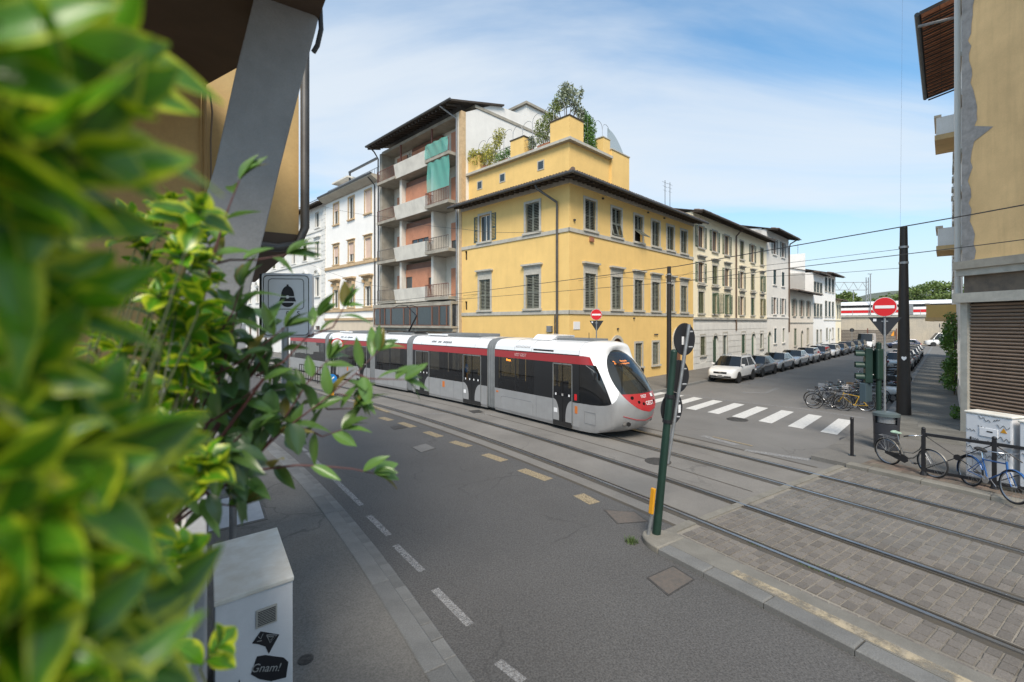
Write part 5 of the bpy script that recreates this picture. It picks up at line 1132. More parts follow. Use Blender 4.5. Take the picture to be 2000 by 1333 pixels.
for z in (hdz-.05,hdz-.85): MB().tube([(0,0,z),hx*.2+Vector((0,0,z))],.025,6).build('bracket', M['galv'], t)
q = hx*.33+Vector((0,0,1.2)); MB().boxm(Matrix.Translation((q.x,q.y,1.55)) @ Matrix.Rotation(.4,4,'Z'),.34,.2,.6).build('control_box', mat('control_box_blue',(.055,.085,.10),.5), t, bevel=.02)
# litter bin
b4 = Vector((.8225*13.7, 13.7, .115)); t = thing('litter_bin', 'dark grey oval litter bin with a slotted hood', 'litter bin', b4, R(-40))
def ell(z, a, b_, n=28): return [(a*math.cos(2*math.pi*k/n), b_*math.sin(2*math.pi*k/n), z) for k in range(n)]
M['bin'] = mat('bin_grey', (.040,.043,.052), .45, metal=.2, var=.2, vscale=5)
MB().loft([ell(.02,.30,.24),ell(.78,.315,.25)],cap0=True,cap1=True).build('body', M['bin'], t, smooth=40); MB().loft([ell(1.0,.33,.265),ell(1.08,.33,.265),ell(1.12,.24,.19)],cap0=True,cap1=True).build('hood', mat('bin_hood',(.085,.11,.115),.4), t, smooth=40)
b = MB(); n = 28; e0, e1 = ell(.78,.318,.253), ell(1.0,.328,.263)
for k in range(n):
    a = (k+.5)/n*360
    if 215 < a < 325: continue
    b.quad(e0[k],e0[(k+1)%n],e1[(k+1)%n],e1[k])
b.build('hood_side', M['bin'], t, smooth=40); MB().loft([ell(.80,.25,.19),ell(.99,.25,.19)],cap0=True,cap1=True).build('inner_liner', M['galv'], t)
MB().loft([ell(.46,.312,.248),ell(.475,.312,.248)]).build('seam', M['black_metal'], t)
# bollard
b5 = G(1664,890,.115); t = thing('bollard', 'slim dark bollard at the end of the zebra crossing', 'bollard', b5); MB().tube([(0,0,0),(0,0,1.02),(0,0,1.06),(0,0,1.10)],[.042,.042,.05,.03],14).build('post', M['black_metal'], t, smooth=30); MB().cyl((0,0,0),(0,0,.015),.09,.09,16).build('base_plate', M['black_metal'], t)
# pedestrian fence along the kerb
f0, f1 = G(1803.7,928,.12), G(1942,955,.12); fd = (f1-f0); span = fd.length; fd.normalize(); fe = thing('pedestrian_fence', 'black metal crowd fence with crossed bars along the tram kerb', 'fence', f0, math.atan2(fd.y,fd.x))
for k in range(4):
    x = k*span; pst = MB().box(x-.04,x+.04,-.04,.04,0,1.12).build('fence_post', M['black_metal'], fe, bevel=.006); MB().ball((x,0,1.15),.045,.045,.05,10,6).build('knob', M['black_metal'], pst, smooth=True); MB().loft([[(x+(.04+.03*s_)*math.cos(a),(.04+.03*s_)*math.sin(a),z) for a in [2*math.pi*q/10 for q in range(10)]] for s_,z in ((1.2,0),(.9,.03),(.2,.10))],cap0=True).build('foot', M['black_metal'], pst)
    if k < 3:
        MB().box(x+.04,x+span-.04,-.028,.028,.985,1.055).build('top_rail', M['black_metal'], fe); MB().box(x+.04,x+span-.04,-.028,.028,.10,.17).build('bottom_rail', M['black_metal'], fe)
        MB().tube([(x+.04,0,.98),(x+span-.04,0,.17)],.012,6).build('cross_bar', M['black_metal'], fe); MB().tube([(x+.04,.0,.17),(x+span-.04,.0,.98)],.012,6).build('cross_bar', M['black_metal'], fe); b = MB(); disc(b,(x+span/2,0,.575),(0,1,0),.07,.03,16); b.build('cross_boss', M['black_metal'], fe)
# graffitied cabinets in front of the rolling shutter
def scribble(par, Mx, w_, h_, n, seed, m, r_=.006, box=None):
    random.seed(seed)
    for k in range(n):
        cx, cz = (random.uniform(.08,w_-.08), random.uniform(.35*h_,h_-.1)) if not box else (random.uniform(box[0],box[1]),random.uniform(box[2],box[3])); sc = random.uniform(.05,.12); pts = []; f1_, f2_ = random.uniform(1.5,3.5), random.uniform(2,5); ph = random.uniform(0,6)
        for q in range(14): tt = q/13; pts.append(Mx @ Vector((min(w_-.03,max(.03,cx+sc*(tt-.5)*2.4)),-.004,cz+sc*.7*math.sin(f1_*tt*3+ph)*math.cos(f2_*tt*2))))
        MB().tube(pts,r_,4).build('graffiti_stroke', m, par)
def street_cabinet(label, px, py, wdt, dep, hgt, seed, ang):
    c = G(px,py,.115); t = thing('utility_cabinet', label, 'utility cabinet', c, ang)
    MB().box(0,wdt,0,dep,.08,hgt-.06).build('casing', M['cab_white'], t, bevel=.015); MB().box(-.025,wdt+.025,-.03,dep+.02,hgt-.06,hgt).build('lid', M['cab_top'], t, bevel=.025); MB().box(.03,wdt-.03,.03,dep,0,.08).build('plinth', M['concrete'], t)
    MB().box(.02,wdt-.02,-.012,-.001,.12,hgt-.09).build('door', M['cab_white'], t, bevel=.004); 
    dM = Matrix.Translation((0,-.013,0)); scribble(t, dM, wdt, hgt, 15, seed, M['ink'], .0045); MB().box(.10,.125,-.035,-.013,hgt*.55,hgt*.55+.14).build('handle', M['black_metal'], t)
    return t
angf = fa
cabA = street_cabinet('white graffitied utility cabinet with a meter window behind the fence',1886,936,.86,.42,1.68,4,R(-75)); MB().box(.28,.62,-.03,-.013,1.13,1.33).build('meter_window', M['sticker'], cabA, bevel=.005); MB().box(.42,.53,-.034,-.0305,1.24,1.27).build('meter_display', M['ink'], cabA); MB().prism([(.66,-.016,1.28),(.78,-.016,1.28),(.72,-.016,1.39)],(0,-.004,0)).build('warning_sticker', M['amber'], cabA)
cA = cabA.location; ca_d = Vector((math.cos(R(-75)),math.sin(R(-75)),0)); q = cA+ca_d*.98
cabB = thing('utility_cabinet','white graffitied utility cabinet cut off by the right picture edge','utility cabinet',q,R(-75)); hgt=1.64; wdt=1.0
MB().box(0,wdt,0,.42,.08,hgt-.06).build('casing', M['cab_white'], cabB, bevel=.015); MB().box(-.025,wdt+.025,-.03,.44,hgt-.06,hgt).build('lid', M['cab_top'], cabB, bevel=.025); MB().box(.03,wdt-.03,.03,.42,0,.08).build('plinth', M['concrete'], cabB); MB().box(.02,wdt-.02,-.012,-.001,.12,hgt-.09).build('door', M['cab_white'], cabB, bevel=.004); scribble(cabB, Matrix.Translation((0,-.013,0)), wdt, hgt, 14, 9, M['ink'], .006); MB().tube([(.15,-.02,1.36),(.45,-.02,1.28),(.8,-.02,1.38)],.016,5).build('graffiti_stroke', M['ink'], cabB)

# ================================================================== OWN BUILDING, CABINET AND POLICE SIGN (near left)
def Sbox(b, s0,s1,n0,n1,z0,z1,mi=0):
    return b.add([S(s0,n0,z0),S(s0,n1,z0),S(s1,n1,z0),S(s1,n0,z0),S(s0,n0,z1),S(s0,n1,z1),S(s1,n1,z1),S(s1,n0,z1)],[(0,1,2,3),(4,7,6,5),(0,4,5,1),(1,5,6,2),(2,6,7,3),(3,7,4,0)],mi)
OB = thing('near_building', 'near building with a slanted grey column, ochre walls and a dark soffit overhead', 'building', S(5,-1.5,0)); OBi = Matrix.Translation(-OB.location)
def ob(b, name, m, **k): o = b.build(name, m, OB, **k); o.matrix_basis = OBi; return o
ob(Sbox(MB(),-3,13,-.45,-.30,0,2.75),'lower_wall',M['coping']); ob(Sbox(MB(),-3,13,-4.4,-.45,2.5,2.75),'balcony_floor',M['concrete'])
ob(Sbox(MB(),-1.5,5.5,-.30,-.001,2.4,2.98),'parapet',M['coping'],bevel=.008)
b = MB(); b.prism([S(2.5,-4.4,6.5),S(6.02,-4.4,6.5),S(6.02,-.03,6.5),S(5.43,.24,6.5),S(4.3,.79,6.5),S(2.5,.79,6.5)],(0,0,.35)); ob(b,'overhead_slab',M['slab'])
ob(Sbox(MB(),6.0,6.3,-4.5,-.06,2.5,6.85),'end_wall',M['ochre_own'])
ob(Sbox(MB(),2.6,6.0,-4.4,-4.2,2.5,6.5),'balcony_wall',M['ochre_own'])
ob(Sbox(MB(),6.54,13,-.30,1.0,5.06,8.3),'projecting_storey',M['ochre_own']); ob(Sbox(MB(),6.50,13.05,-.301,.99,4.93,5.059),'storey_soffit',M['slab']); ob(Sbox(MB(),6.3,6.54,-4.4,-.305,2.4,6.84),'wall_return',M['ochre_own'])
# slanted column
def onS(px, py, s0):
    k = (px-1000)/F; v = Vector((k,1,-(py-HZ)/F)); dd = v.x*_h0.x+v.y*_h0.y; tt = s0/dd; return Vector((v.x*tt, v.y*tt, H+v.z*tt))
colp = [(622,36),(616,62),(591,154),(549,320),(517,454),(495,541),(462,680),(380,1010),(255,1010),(335,650),(380,455),(421,320),(461,137),(478,70),(500,-20),(560,-20)]
b = MB(); b.prism([onS(x,y,4.12) for x,y in colp], Vector((_h0.x*.38,_h0.y*.38,0))); ob(b,'slanted_column',M['grey_paint'],bevel=.01)
b = MB(); pr_ = S(6.45,1.06,0); b.tube([S(6.45,1.06,8.3),S(6.45,1.06,5.15),S(6.45,.98,4.93),S(6.45,.75,4.86),S(6.45,.35,4.88)],.055,10); ob(b,'downpipe',M['gutter'],smooth=True)
b = MB(); b.tube([S(5.96,-.03,6.5),S(5.96,-.02,5.6),S(5.96,-.02,3.0)],.022,8); ob(b,'conduit',mat('old_conduit',(.34,.22,.09),.7),smooth=True)
b = MB(); b.tube([S(5.95,.02,6.42),S(5.94,.035,6.3),S(5.93,.045,6.2),S(5.94,.04,6.1),S(5.95,.03,5.9),S(5.95,.035,5.4),S(5.95,.03,3.2)],.009,6); ob(b,'cable',mat('old_cable',(.16,.12,.08),.7),smooth=True)
b = MB(); b.tube([S(4.2,.80,6.9),S(4.2,.82,6.45),S(4.2,.79,6.3),S(4.22,.76,6.24)],.02,6); ob(b,'hanging_cable',M['wire'],smooth=True)
# police sign on a dog-leg pole
Ys = 6.2; sp_ = thing('police_sign', 'grey police box sign with a helmet symbol on an offset pole', 'sign', P(455,632+F*(H-.09)/Ys,Ys))
lo = -sp_.location
MB().tube([P(455,632+F*(H-.09)/Ys,Ys)+lo,P(455,955,Ys)+lo,P(468,925,Ys)+lo,P(540,820,Ys)+lo,P(557,795,Ys)+lo,P(557,640,Ys)+lo],.045,12).build('pole', M['galv'], sp_, smooth=True)
nS = Vector((.10,-.995,0)).normalized(); cS = P(559,597,Ys)+lo; fS = face_M(cS,nS); sw, sh = .66, .88
MB().boxm(fS @ Matrix.Translation((0,0,-.07)),sw,sh,.14).build('sign_box', M['sign_panel'], sp_, bevel=.03); MB().boxm(fS @ Matrix.Translation((-.03,0,-.08)),sw,sh-.02,.13).build('box_side', M['black_metal'], sp_, bevel=.01)
def ring(w_,h_,r_,t_,z):
    def rr(w2,h2,r2): return [((w2/2-r2)*sx+r2*math.cos(a),(h2/2-r2)*sy+r2*math.sin(a)) for sx,sy,a0 in ((1,1,0),(-1,1,90),(-1,-1,180),(1,-1,270)) for a in [R(a0+15*q) for q in range(7)]]
    o_, i_ = rr(w_,h_,r_), rr(w_-2*t_,h_-2*t_,r_-t_); b = MB(); b.loft([[fS @ Vector((x,y,z)) for x,y in o_],[fS @ Vector((x,y,z)) for x,y in i_]]); return b
ring(.60,.82,.06,.010,.004).build('outer_border', M['ink'], sp_)
b = ring(.47,.42,.05,.008,.004); b.xf(fS @ Matrix.Translation((0,.155,0)) @ fS.inverted()); b.build('inner_border', M['ink'], sp_)
hel = [(-.085,.0)]+[(-.085*math.cos(a),.0+.14*math.sin(a)) for a in [R(12*q) for q in range(1,15)]]+[(.085,0)]
MB().prism([fS @ Vector((x+.02,y+.125,.002)) for x,y in hel],nS*.005).build('helmet_dome', M['ink'], sp_); MB().prism([fS @ Vector((x+.02,y+.09,.002)) for x,y in ((-.11,-.035),(.11,-.035),(.09,.02),(-.09,.02))],nS*.005).build('helmet_band', M['ink'], sp_)
MB().prism([fS @ Vector((x+.02,y+.05,.002)) for x,y in [(-.08,-.012)]+[(-.08*math.cos(R(15*q)),-.012-.06*math.sin(R(15*q))) for q in range(1,12)]+[(.08,-.012)]],nS*.005).build('helmet_chin', M['ink'], sp_)
b = MB(); disc(b,fS @ Vector((.02,.115,.008)),nS,.022,.006,18); b.build('helmet_badge', M['sign_white'], sp_); MB().prism([fS @ Vector((x+.02,y+.265,.002)) for x,y in ((-.014,0),(.014,0),(.01,.02),(-.01,.02))],nS*.005).build('helmet_knob', M['ink'], sp_)
text('0', .085, M['ink'], sp_, fS @ Matrix.Translation((-.14,-.11,.004))); text('0', .085, M['ink'], sp_, fS @ Matrix.Translation((.02,-.11,.004))); text('S', .085, M['ink'], sp_, fS @ Matrix.Translation((.16,-.11,.004)))
# white utility cabinet below the planter
zt_ = 1.45; Q = lambda px,py: G(px,py,zt_)
br, fr_, bl_ = Q(540,1031), Q(572,1124), Q(416,1064); fl_ = fr_+(bl_-br); cb = thing('utility_cabinet','white pavement cabinet with a black graffiti paste-up and vent','utility cabinet',((br+fr_+bl_+fl_)/4*Vector((1,1,0))+Vector((0,0,.09)))); lo = -cb.location
B4 = [fl_+lo, fr_+lo, br+lo, bl_+lo]; hgt = zt_-.09
b = MB(); b.prism([(p.x,p.y,.0) for p in B4],(0,0,hgt-.05)); b.build('casing', M['cab_white'], cb, bevel=.012)
b = MB(); b.prism([(p.x*1.03,p.y*1.03,hgt-.05) for p in B4],(0,0,.05)); b.build('lid', M['cab_top'], cb, bevel=.012)
ex = (fr_-fl_); wC = ex.length; ex.normalize(); nC = Vector((ex.y,-ex.x,0)); fC = frame_M(fl_+lo+Vector((0,0,-hgt+0.0))+nC*.002+Vector((0,0,0)), ex, Vector((0,0,1)), nC)   # x across, y up, z out; origin bottom-left
fC = frame_M(Vector((B4[0].x,B4[0].y,0)), ex, Vector((0,0,1)), nC)
def onC(pts): return [fC @ Vector((x,y,.003)) for x,y in pts]
vt = MB().prism(onC([(.32,.98),(.50,.98),(.50,1.15),(.32,1.15)]), nC*.012).build('vent_frame', mat('vent_beige',(.42,.40,.36),.6), cb, bevel=.01)
for k in range(9): MB().prism(onC([(.335,1.0+k*.0155),(.485,1.0+k*.0155),(.485,1.006+k*.0155),(.335,1.006+k*.0155)]), nC*.016).build('vent_slot', M['groove'], cb)
pg = MB().prism(onC([(.29,.86),(.36,.94),(.52,.84),(.43,.70),(.40,.78),(.34,.83)]), nC*.002).build('paste_up', M['ink'], cb)
MB().prism(onC([(.28,.58),(.33,.72),(.40,.70),(.56,.60),(.60,.54),(.58,.40),(.45,.43),(.35,.50)]), nC*.002).build('paste_up', M['ink'], cb)
MB().prism(onC([(.10,.30),(.14,.46),(.19,.58),(.20,.50),(.26,.43),(.36,.38),(.30,.25)]), nC*.002).build('paste_up', M['ink'], cb)
M['chalk'] = mat('chalk_line', (.32,.32,.31), .8)
text('Gnam!', .10, M['chalk'], cb, fC @ Matrix.Translation((.41,.575,.006)) @ Matrix.Rotation(R(-24),4,'Z'), depth=.001)
for q in (((.41,.885),(.50,.845),(.44,.80),(.41,.885)),((.42,.865),(.47,.842),(.445,.82)),((.34,.90),(.36,.87),(.38,.91)),((.33,.86),(.37,.85))): MB().tube([fC @ Vector((x,y,.006)) for x,y in q],.0035,4).build('paste_up_line', M['chalk'], cb)
# ================================================================== TRAM
M['t_white'] = mat('tram_white', (0.78,0.79,0.80), 0.28, coat=0.4, var=.05, vscale=1.5)
M['t_silver'] = mat('tram_silver', (0.36,0.362,0.365), 0.36, metal=.25, coat=0.3, var=.14, vscale=2.5, streak=.2)
M['t_red'] = mat('tram_red', (0.33,0.022,0.026), 0.32, coat=0.4)
M['t_black'] = mat('tram_black', (0.012,0.012,0.013), 0.3, coat=.3)
M['t_dark'] = mat('tram_underframe', (0.015,0.014,0.013), 0.8)
M['t_bellows'] = mat('bellows', (0.17,0.18,0.185), 0.7, var=.2, vscale=4)
M['t_glass'] = glass_mat('tram_glass', (0.010,0.010,0.011), clear=.30)
M['t_shield'] = glass_mat('tram_windscreen', (0.03,0.034,0.034), clear=.60)
M['t_grey'] = mat('tram_interior', (0.16,0.155,0.15), .7)
M['led'] = mat('led_orange', (0.1,0.03,0.0), .6, emit=(1.0,.28,.03), estr=2.2)
M['lamp_amber'] = mat('tram_orange_mark', (.55,.16,.03), .4)
TO = 4.20
TR = thing('tram', 'white, silver and red articulated tram crossing the junction', 'tram', T(4.0,TO,0))
TRi = Matrix.Translation(-TR.location)
SEC = [(1.02,.13),(1.16,.13),(1.20,.26),(1.20,1.10),(1.20,2.46),(1.192,2.76),(1.15,2.94),(1.04,3.10),(.86,3.20),(.5,3.25),(0,3.265)]
def side_strip(b, x0, x1, i0, i1, nseg=1):
    for sg in (1,-1):
        for i in range(i0,i1):
            (y0,z0),(y1,z1) = SEC[i],SEC[i+1]; q = [(x0,sg*y0,z0),(x1,sg*y0,z0),(x1,sg*y1,z1),(x0,sg*y1,z1)]; b.poly(q if sg < 0 else q[::-1])
def module(s_rear, s_front, label_x=None):
    """module frame: x forward from its rear end"""
    a, c = T(s_rear,TO), T(s_front,TO); d = c-a; Lm = d.length; d.normalize(); Mx = TRi @ Matrix.Translation(a) @ Matrix.Rotation(math.atan2(d.y,d.x),4,'Z'); return Mx, Lm
def child(b, name, m, par, smooth=False, bevel=0): return b.build(name, m, par, smooth=smooth, bevel=bevel)
def body(par, x0, x1, gl=True):
    b = MB(); side_strip(b,x0,x1,1,3); side_strip(b,x0,x1,2,3); 
    b = MB(); side_strip(b,x0,x1,0,3); child(b,'side_panel',M['t_silver'],par,30)
    b = MB(); side_strip(b,x0,x1,4,5); child(b,'red_stripe',M['t_red'],par)
    b = MB(); side_strip(b,x0,x1,5,10); child(b,'roof_shell',M['t_white'],par,40)
    for sg in (1,-1): MB().box(x0,x1,sg*1.185-.012,sg*1.185+.012,2.755,2.785).build('roof_seam', M['t_black'], par)
    MB().box(x0+.1,x1-.1,-1.0,1.0,.16,.9).build('underframe', M['t_dark'], par); MB().box(x0+.02,x1-.02,-1.14,1.14,.36,.40).build('floor', M['t_grey'], par)
    MB().box(x0+.02,x1-.02,-1.12,1.12,2.60,2.66).build('ceiling', M['t_grey'], par)
def windows(par, spans, x0, x1):
    """black band with glass openings; spans = list of (xa, xb)"""
    for sg in (1,-1):
        y = sg*1.2; cur = x0; 
        for xa, xb in list(spans)+[(x1,x1)]:
            if xa-cur > .01: MB().box(cur,xa,y-.015 if sg>0 else y,y if sg>0 else y+.015,1.10,2.46).build('window_pillar', M['t_black'], par)
            if xb > xa:
                MB().quad((xa,y*.997,1.10),(xb,y*.997,1.10),(xb,y*.997,2.46),(xa,y*.997,2.46)).build('window', M['t_glass'], par)
            cur = xb
def curve_panel(x0, x1, z0, z1, left):
    """white lower door panel bounded by a quarter curve"""
    pts = [(x0,z0),(x1,z0)]; n = 10; w_, h_ = x1-x0, z1-z0
    arc = [(x0+w_*(1-(1-math.cos(math.pi/2*k/n))*.0)*1.0, z0) for k in range(1)]
    p = [(x0,z0),(x0+w_*.80,z0)]+[(x0+w_*(.80-.80*(1-math.cos(math.pi/2*k/n))+.06*math.sin(math.pi*k/n)), z0+h_*math.sin(math.pi/2*k/n)) for k in range(1,n+1)]
    if not left: p = [(x1-(q[0]-x0),q[1]) for q in p][::-1]
    return p
def door(par, x0, x1, double=True):
    y = -1.2
    for sg in (-1,1):
        yy = sg*1.2; o1 = yy+sg*.012
        MB().box(x0,x1,min(yy,o1),max(yy,o1),.30,1.24).build('door_lower', M['t_black'], par)
        for q in ((x0-.03,x0),(x1,x1+.03),((x0+x1)/2-.012,(x0+x1)/2+.012)): MB().box(q[0],q[1],min(yy,yy+sg*.022),max(yy,yy+sg*.022),.28,2.44).build('door_frame', M['t_bellows'] if q[0] < x0 or q[0] >= x1 else M['t_black'], par)
        MB().box(x0-.03,x1+.03,min(yy,yy+sg*.022),max(yy,yy+sg*.022),2.40,2.44).build('door_frame', M['t_bellows'], par)
        MB().box(x0,x1,min(yy,yy+sg*.03),max(yy,yy+sg*.03),.16,.30).build('door_step', M['t_dark'], par)
        for lf in (True, False):
            xa, xb = (x0,x0+(x1-x0)*.40) if lf else (x1-(x1-x0)*.40,x1)
            MB().prism([(x,yy+sg*.013,z) for x,z in curve_panel(xa,xb,.34,1.12,lf)],(0,sg*.006,0)).build('door_panel', M['t_silver'], par)
        n = 4 if double else 3
        for k in range(n): xx = x0+(x1-x0)*(.14+.72*k/(n-1)); MB().box(xx-.035,xx+.035,min(yy+sg*.010,yy+sg*.014),max(yy+sg*.010,yy+sg*.014),1.26,1.34).build('sticker', M['sticker'], par)
        MB().box(x0+.04,x0+.22,min(yy+sg*.0195,yy+sg*.022),max(yy+sg*.0195,yy+sg*.022),.62,.78).build('notice', M['sticker'], par)
def mod_root(name, Mx): e = bpy.data.objects.new(name, None); COL.objects.link(e); e.parent = TR; e.matrix_basis = Mx; return e
def seats(par, x0, x1):
    x = x0
    while x < x1:
        for yy in (-.75,.75): MB().box(x,x+.42,yy-.22,yy+.22,.8,.88).build('seat', M['t_red'], par); MB().box(x,x+.06,yy-.22,yy+.22,.88,1.45).build('seat_back', M['t_grey'], par)
        x += .95
NOSE = 4.35                      # arclength of the nose tip along the track curve
s0 = NOSE+6.75
# --- module 1 with cab
Mx, L1 = module(s0, NOSE); m1 = mod_root('front_module', Mx)
XB = L1-2.05; body(m1, 0, XB); windows(m1, [(.28,1.42),(1.48,2.62)], 0, XB-1.32); seats(m1, .4, 2.4)
door(m1, XB-1.30, XB-.35, False); 
for sg in (-1,1):
    MB().quad((XB-1.30,sg*1.197,1.24),(XB-.35,sg*1.197,1.24),(XB-.35,sg*1.197,2.46),(XB-1.30,sg*1.197,2.46)).build('door_glass', M['t_glass'], m1); MB().box(XB-.35,XB,sg*1.2-.008,sg*1.2+.008,1.10,2.46).build('window_pillar', M['t_black'], m1)
    MB().box(XB-.22,XB-.10,sg*1.2-.012,sg*1.2+.012,1.18,1.40).build('red_notice', M['sign_red'], m1); MB().box(XB-.20,XB-.08,sg*1.2-.012,sg*1.2+.012,.72,.98).build('orange_mark', M['lamp_amber'], m1); MB().box(.12,.26,sg*1.2-.012,sg*1.2+.012,.92,.99).build('side_marker', M['lamp_amber'], m1)
# nose loft
ZC, HWo, HHo, CZ = 1.97, .93, .99, 1.97
def Fx(y,z):
    a = .34*(z-1.0)+.20*(z-1.0)**2 if z >= 1.0 else .34*((1.0-z)/.87)**2
    return L1 - a - .50*(abs(y)/1.2)**2.2
half = [(0.0,.13),(.5,.13),(1.02,.13),(1.16,.13),(1.20,.26),(1.20,.55),(1.20,.85),(1.20,1.10),(1.20,1.45),(1.20,1.80),(1.20,2.15),(1.20,2.46),(1.192,2.76),(1.15,2.94),(1.04,3.10),(.86,3.20),(.5,3.25),(.25,3.26),(0,3.265)]
loop = [(-y,z) for y,z in half] + [(y,z) for y,z in half[::-1]][1:-1]         # goes from the bottom centre up the near (-y) side, over the roof, down the far side
TS = [0,.035,.08,.14,.22,.31,.41,.52,.63,.75,.87,1.0]
rings = []
for t_ in TS:
    rg = []
    for (y2,z2) in loop:
        th = math.atan2((z2-1.62)/1.5, y2/1.2) if not (abs(y2) < 1e-6 and z2 < 1) else -math.pi/2
        yo, zo = HWo*math.cos(th), CZ+HHo*math.sin(th); P0 = Vector((Fx(yo,zo),yo,zo)); P2 = Vector((XB,y2,z2)); yc, zc2 = y2*.985, z2 if z2 < 2.9 else z2-.02
        P1 = Vector((Fx(yc*.93,min(zc2,2.75))-(0.0 if z2 < 2.5 else .0),yc,zc2)); wt = 1.7
        u = t_; d_ = (1-u)**2+2*u*(1-u)*wt+u*u; rg.append(((1-u)**2*P0+2*u*(1-u)*wt*P1+u*u*P2)/d_)
    rings.append(rg)
n = len(loop); groups = {'w':MB(),'s':MB(),'b':MB(),'r':MB()}
for i in range(len(rings)-1):
    for k in range(n):
        j = (k+1) % n; zl = min(loop[k][1],loop[j][1]); zh = max(loop[k][1],loop[j][1])
        key = 'w'
        if zh <= 1.11: key = 's'
        elif zl >= 1.09 and zh <= 2.47 and TS[i] >= .40: key = 'b'
        elif zl >= 2.45 and zh <= 2.77 and TS[i] >= .50: key = 'r'
        groups[key].quad(rings[i][k],rings[i][j],rings[i+1][j],rings[i+1][k])
for key, nm, mm in (('w','nose_shell',M['t_white']),('s','nose_skirt',M['t_silver']),('b','cab_side_window',M['t_glass']),('r','red_stripe',M['t_red'])):
    g_ = groups[key]
    # weld shared corners so that shading is smooth
    ix = {}; vs = []; fs = []
    for f_ in g_.f:
        ff = []
        for i in f_:
            kk = tuple(round(x,4) for x in g_.v[i])
            if kk not in ix: ix[kk] = len(vs); vs.append(kk)
            ff.append(ix[kk])
        if len(set(ff)) > 2: fs.append(tuple(dict.fromkeys(ff)))
    for sg in ((-1,1) if key in 'br' else (0,)):
        keep = [f_ for f_ in fs if sg == 0 or sg*sum(vs[i][1] for i in f_) > 0]
        used = sorted({i for f_ in keep for i in f_}); rm = {i:k for k,i in enumerate(used)}
        b = MB(); b.add([vs[i] for i in used], [tuple(rm[i] for i in f_) for f_ in keep]); b.build(nm, mm, m1, smooth=50)
def oval_w(z): return HWo*math.sqrt(max(0,1-((z-CZ)/HHo)**2))
def oval_patch(z0,z1,nz,ny=14,dx=0.0):
    b = MB(); rows_ = []
    for i in range(nz+1):
        z = z0+(z1-z0)*i/nz; w_ = oval_w(z); rows_.append([(Fx(w_*(2*k/ny-1),z)+dx,w_*(2*k/ny-1),z) for k in range(ny+1)])
    b.loft(rows_,closed=False); return b
oval_patch(CZ-HHo+.001,1.56,8).build('red_panel', M['t_red'], m1, smooth=60); oval_patch(1.56,CZ+HHo-.001,16).build('windscreen', M['t_shield'], m1, smooth=60)
for (y,z,r_) in ((-.56,1.44,.06),(-.36,1.30,.05),(-.18,1.24,.05),(.50,1.44,.055),(.45,1.28,.045),(.30,1.22,.04)):
    nx = Vector((Fx(y,z)-Fx(y,z+.02),0,0)); b = MB(); disc(b,(Fx(y,z)-.004,y,z),(1,y*.5,.3),r_,.03,16); b.build('headlight', M['glass_dark'], m1)
def on_nose(y,z,dx=.012):
    e = .03; px_ = Vector((Fx(y,z),y,z)); dy_ = Vector((Fx(y+e,z)-Fx(y-e,z),2*e,0)).normalized(); dz_ = Vector((Fx(y,z+e)-Fx(y,z-e),0,2*e)).normalized(); nn = dy_.cross(dz_); return frame_M(px_+nn*dx, dy_, dz_, nn)
text('1027', .15, M['sticker'], m1, on_nose(-.08,1.46)); text('GEST', .19, M['sticker'], m1, on_nose(.12,1.24)); MB().boxm(on_nose(.42,1.47),.16,.11,.004).build('notice', M['sticker'], m1)
MB().tube([Vector(rings[3][k])+Vector((.006,0,0)) for k in (3,2,1,0,-1,-2,-3)],.014,5).build('red_line', M['t_red'], m1)
b = MB(); disc(b,on_nose(-.78,.62).to_translation(),(1,-.6,0),.07,.04,16); b.build('fog_lamp', M['glass_dark'], m1)
LM_ = on_nose(-.05,2.58,-.06); MB().boxm(LM_,1.05,.26,.02).build('destination_board', M['t_black'], m1); text('2', .20, M['led'], m1, LM_ @ Matrix.Translation((-.42,0,.013)), name='led_text'); text('Peretola', .105, M['led'], m1, LM_ @ Matrix.Translation((.08,.055,.013)), name='led_text'); text('Aeroporto', .105, M['led'], m1, LM_ @ Matrix.Translation((.08,-.055,.013)), name='led_text')
# cab interior
MB().box(XB-.1,L1-.75,-.95,.95,.36,.42).build('cab_floor', M['t_grey'], m1); MB().box(L1-.95,L1-.42,-.78,.78,.5,1.40).build('dashboard', M['t_grey'], m1, bevel=.06); MB().box(XB-.06,XB,-1.1,1.1,.42,2.6).build('cab_bulkhead', M['t_grey'], m1)
MB().box(XB+.25,XB+.65,-.28,.28,.85,.98).build('driver_seat', M['t_black'], m1, bevel=.03); MB().box(XB+.22,XB+.32,-.26,.26,.98,1.75).build('driver_seat_back', M['t_black'], m1, bevel=.03)
wp = []
for k in range(9): z = 1.62+.95*k/8; wp.append(Vector((Fx(.25-.5*k/8,z)+.02,.25-.5*k/8,z)))
MB().tube(wp,.014,5).build('wiper', M['t_black'], m1)
for sg in (-1,1): MB().tube([(XB+.30,sg*1.18,2.44),(XB+.75,sg*1.30,2.30),(XB+.8,sg*1.30,2.22)],.015,6).build('mirror_arm', M['t_bellows'], m1); MB().boxm(Matrix.Translation((XB+.82,sg*1.30,2.12)),.10,.09,.26).build('mirror', M['t_black'], m1, bevel=.02)
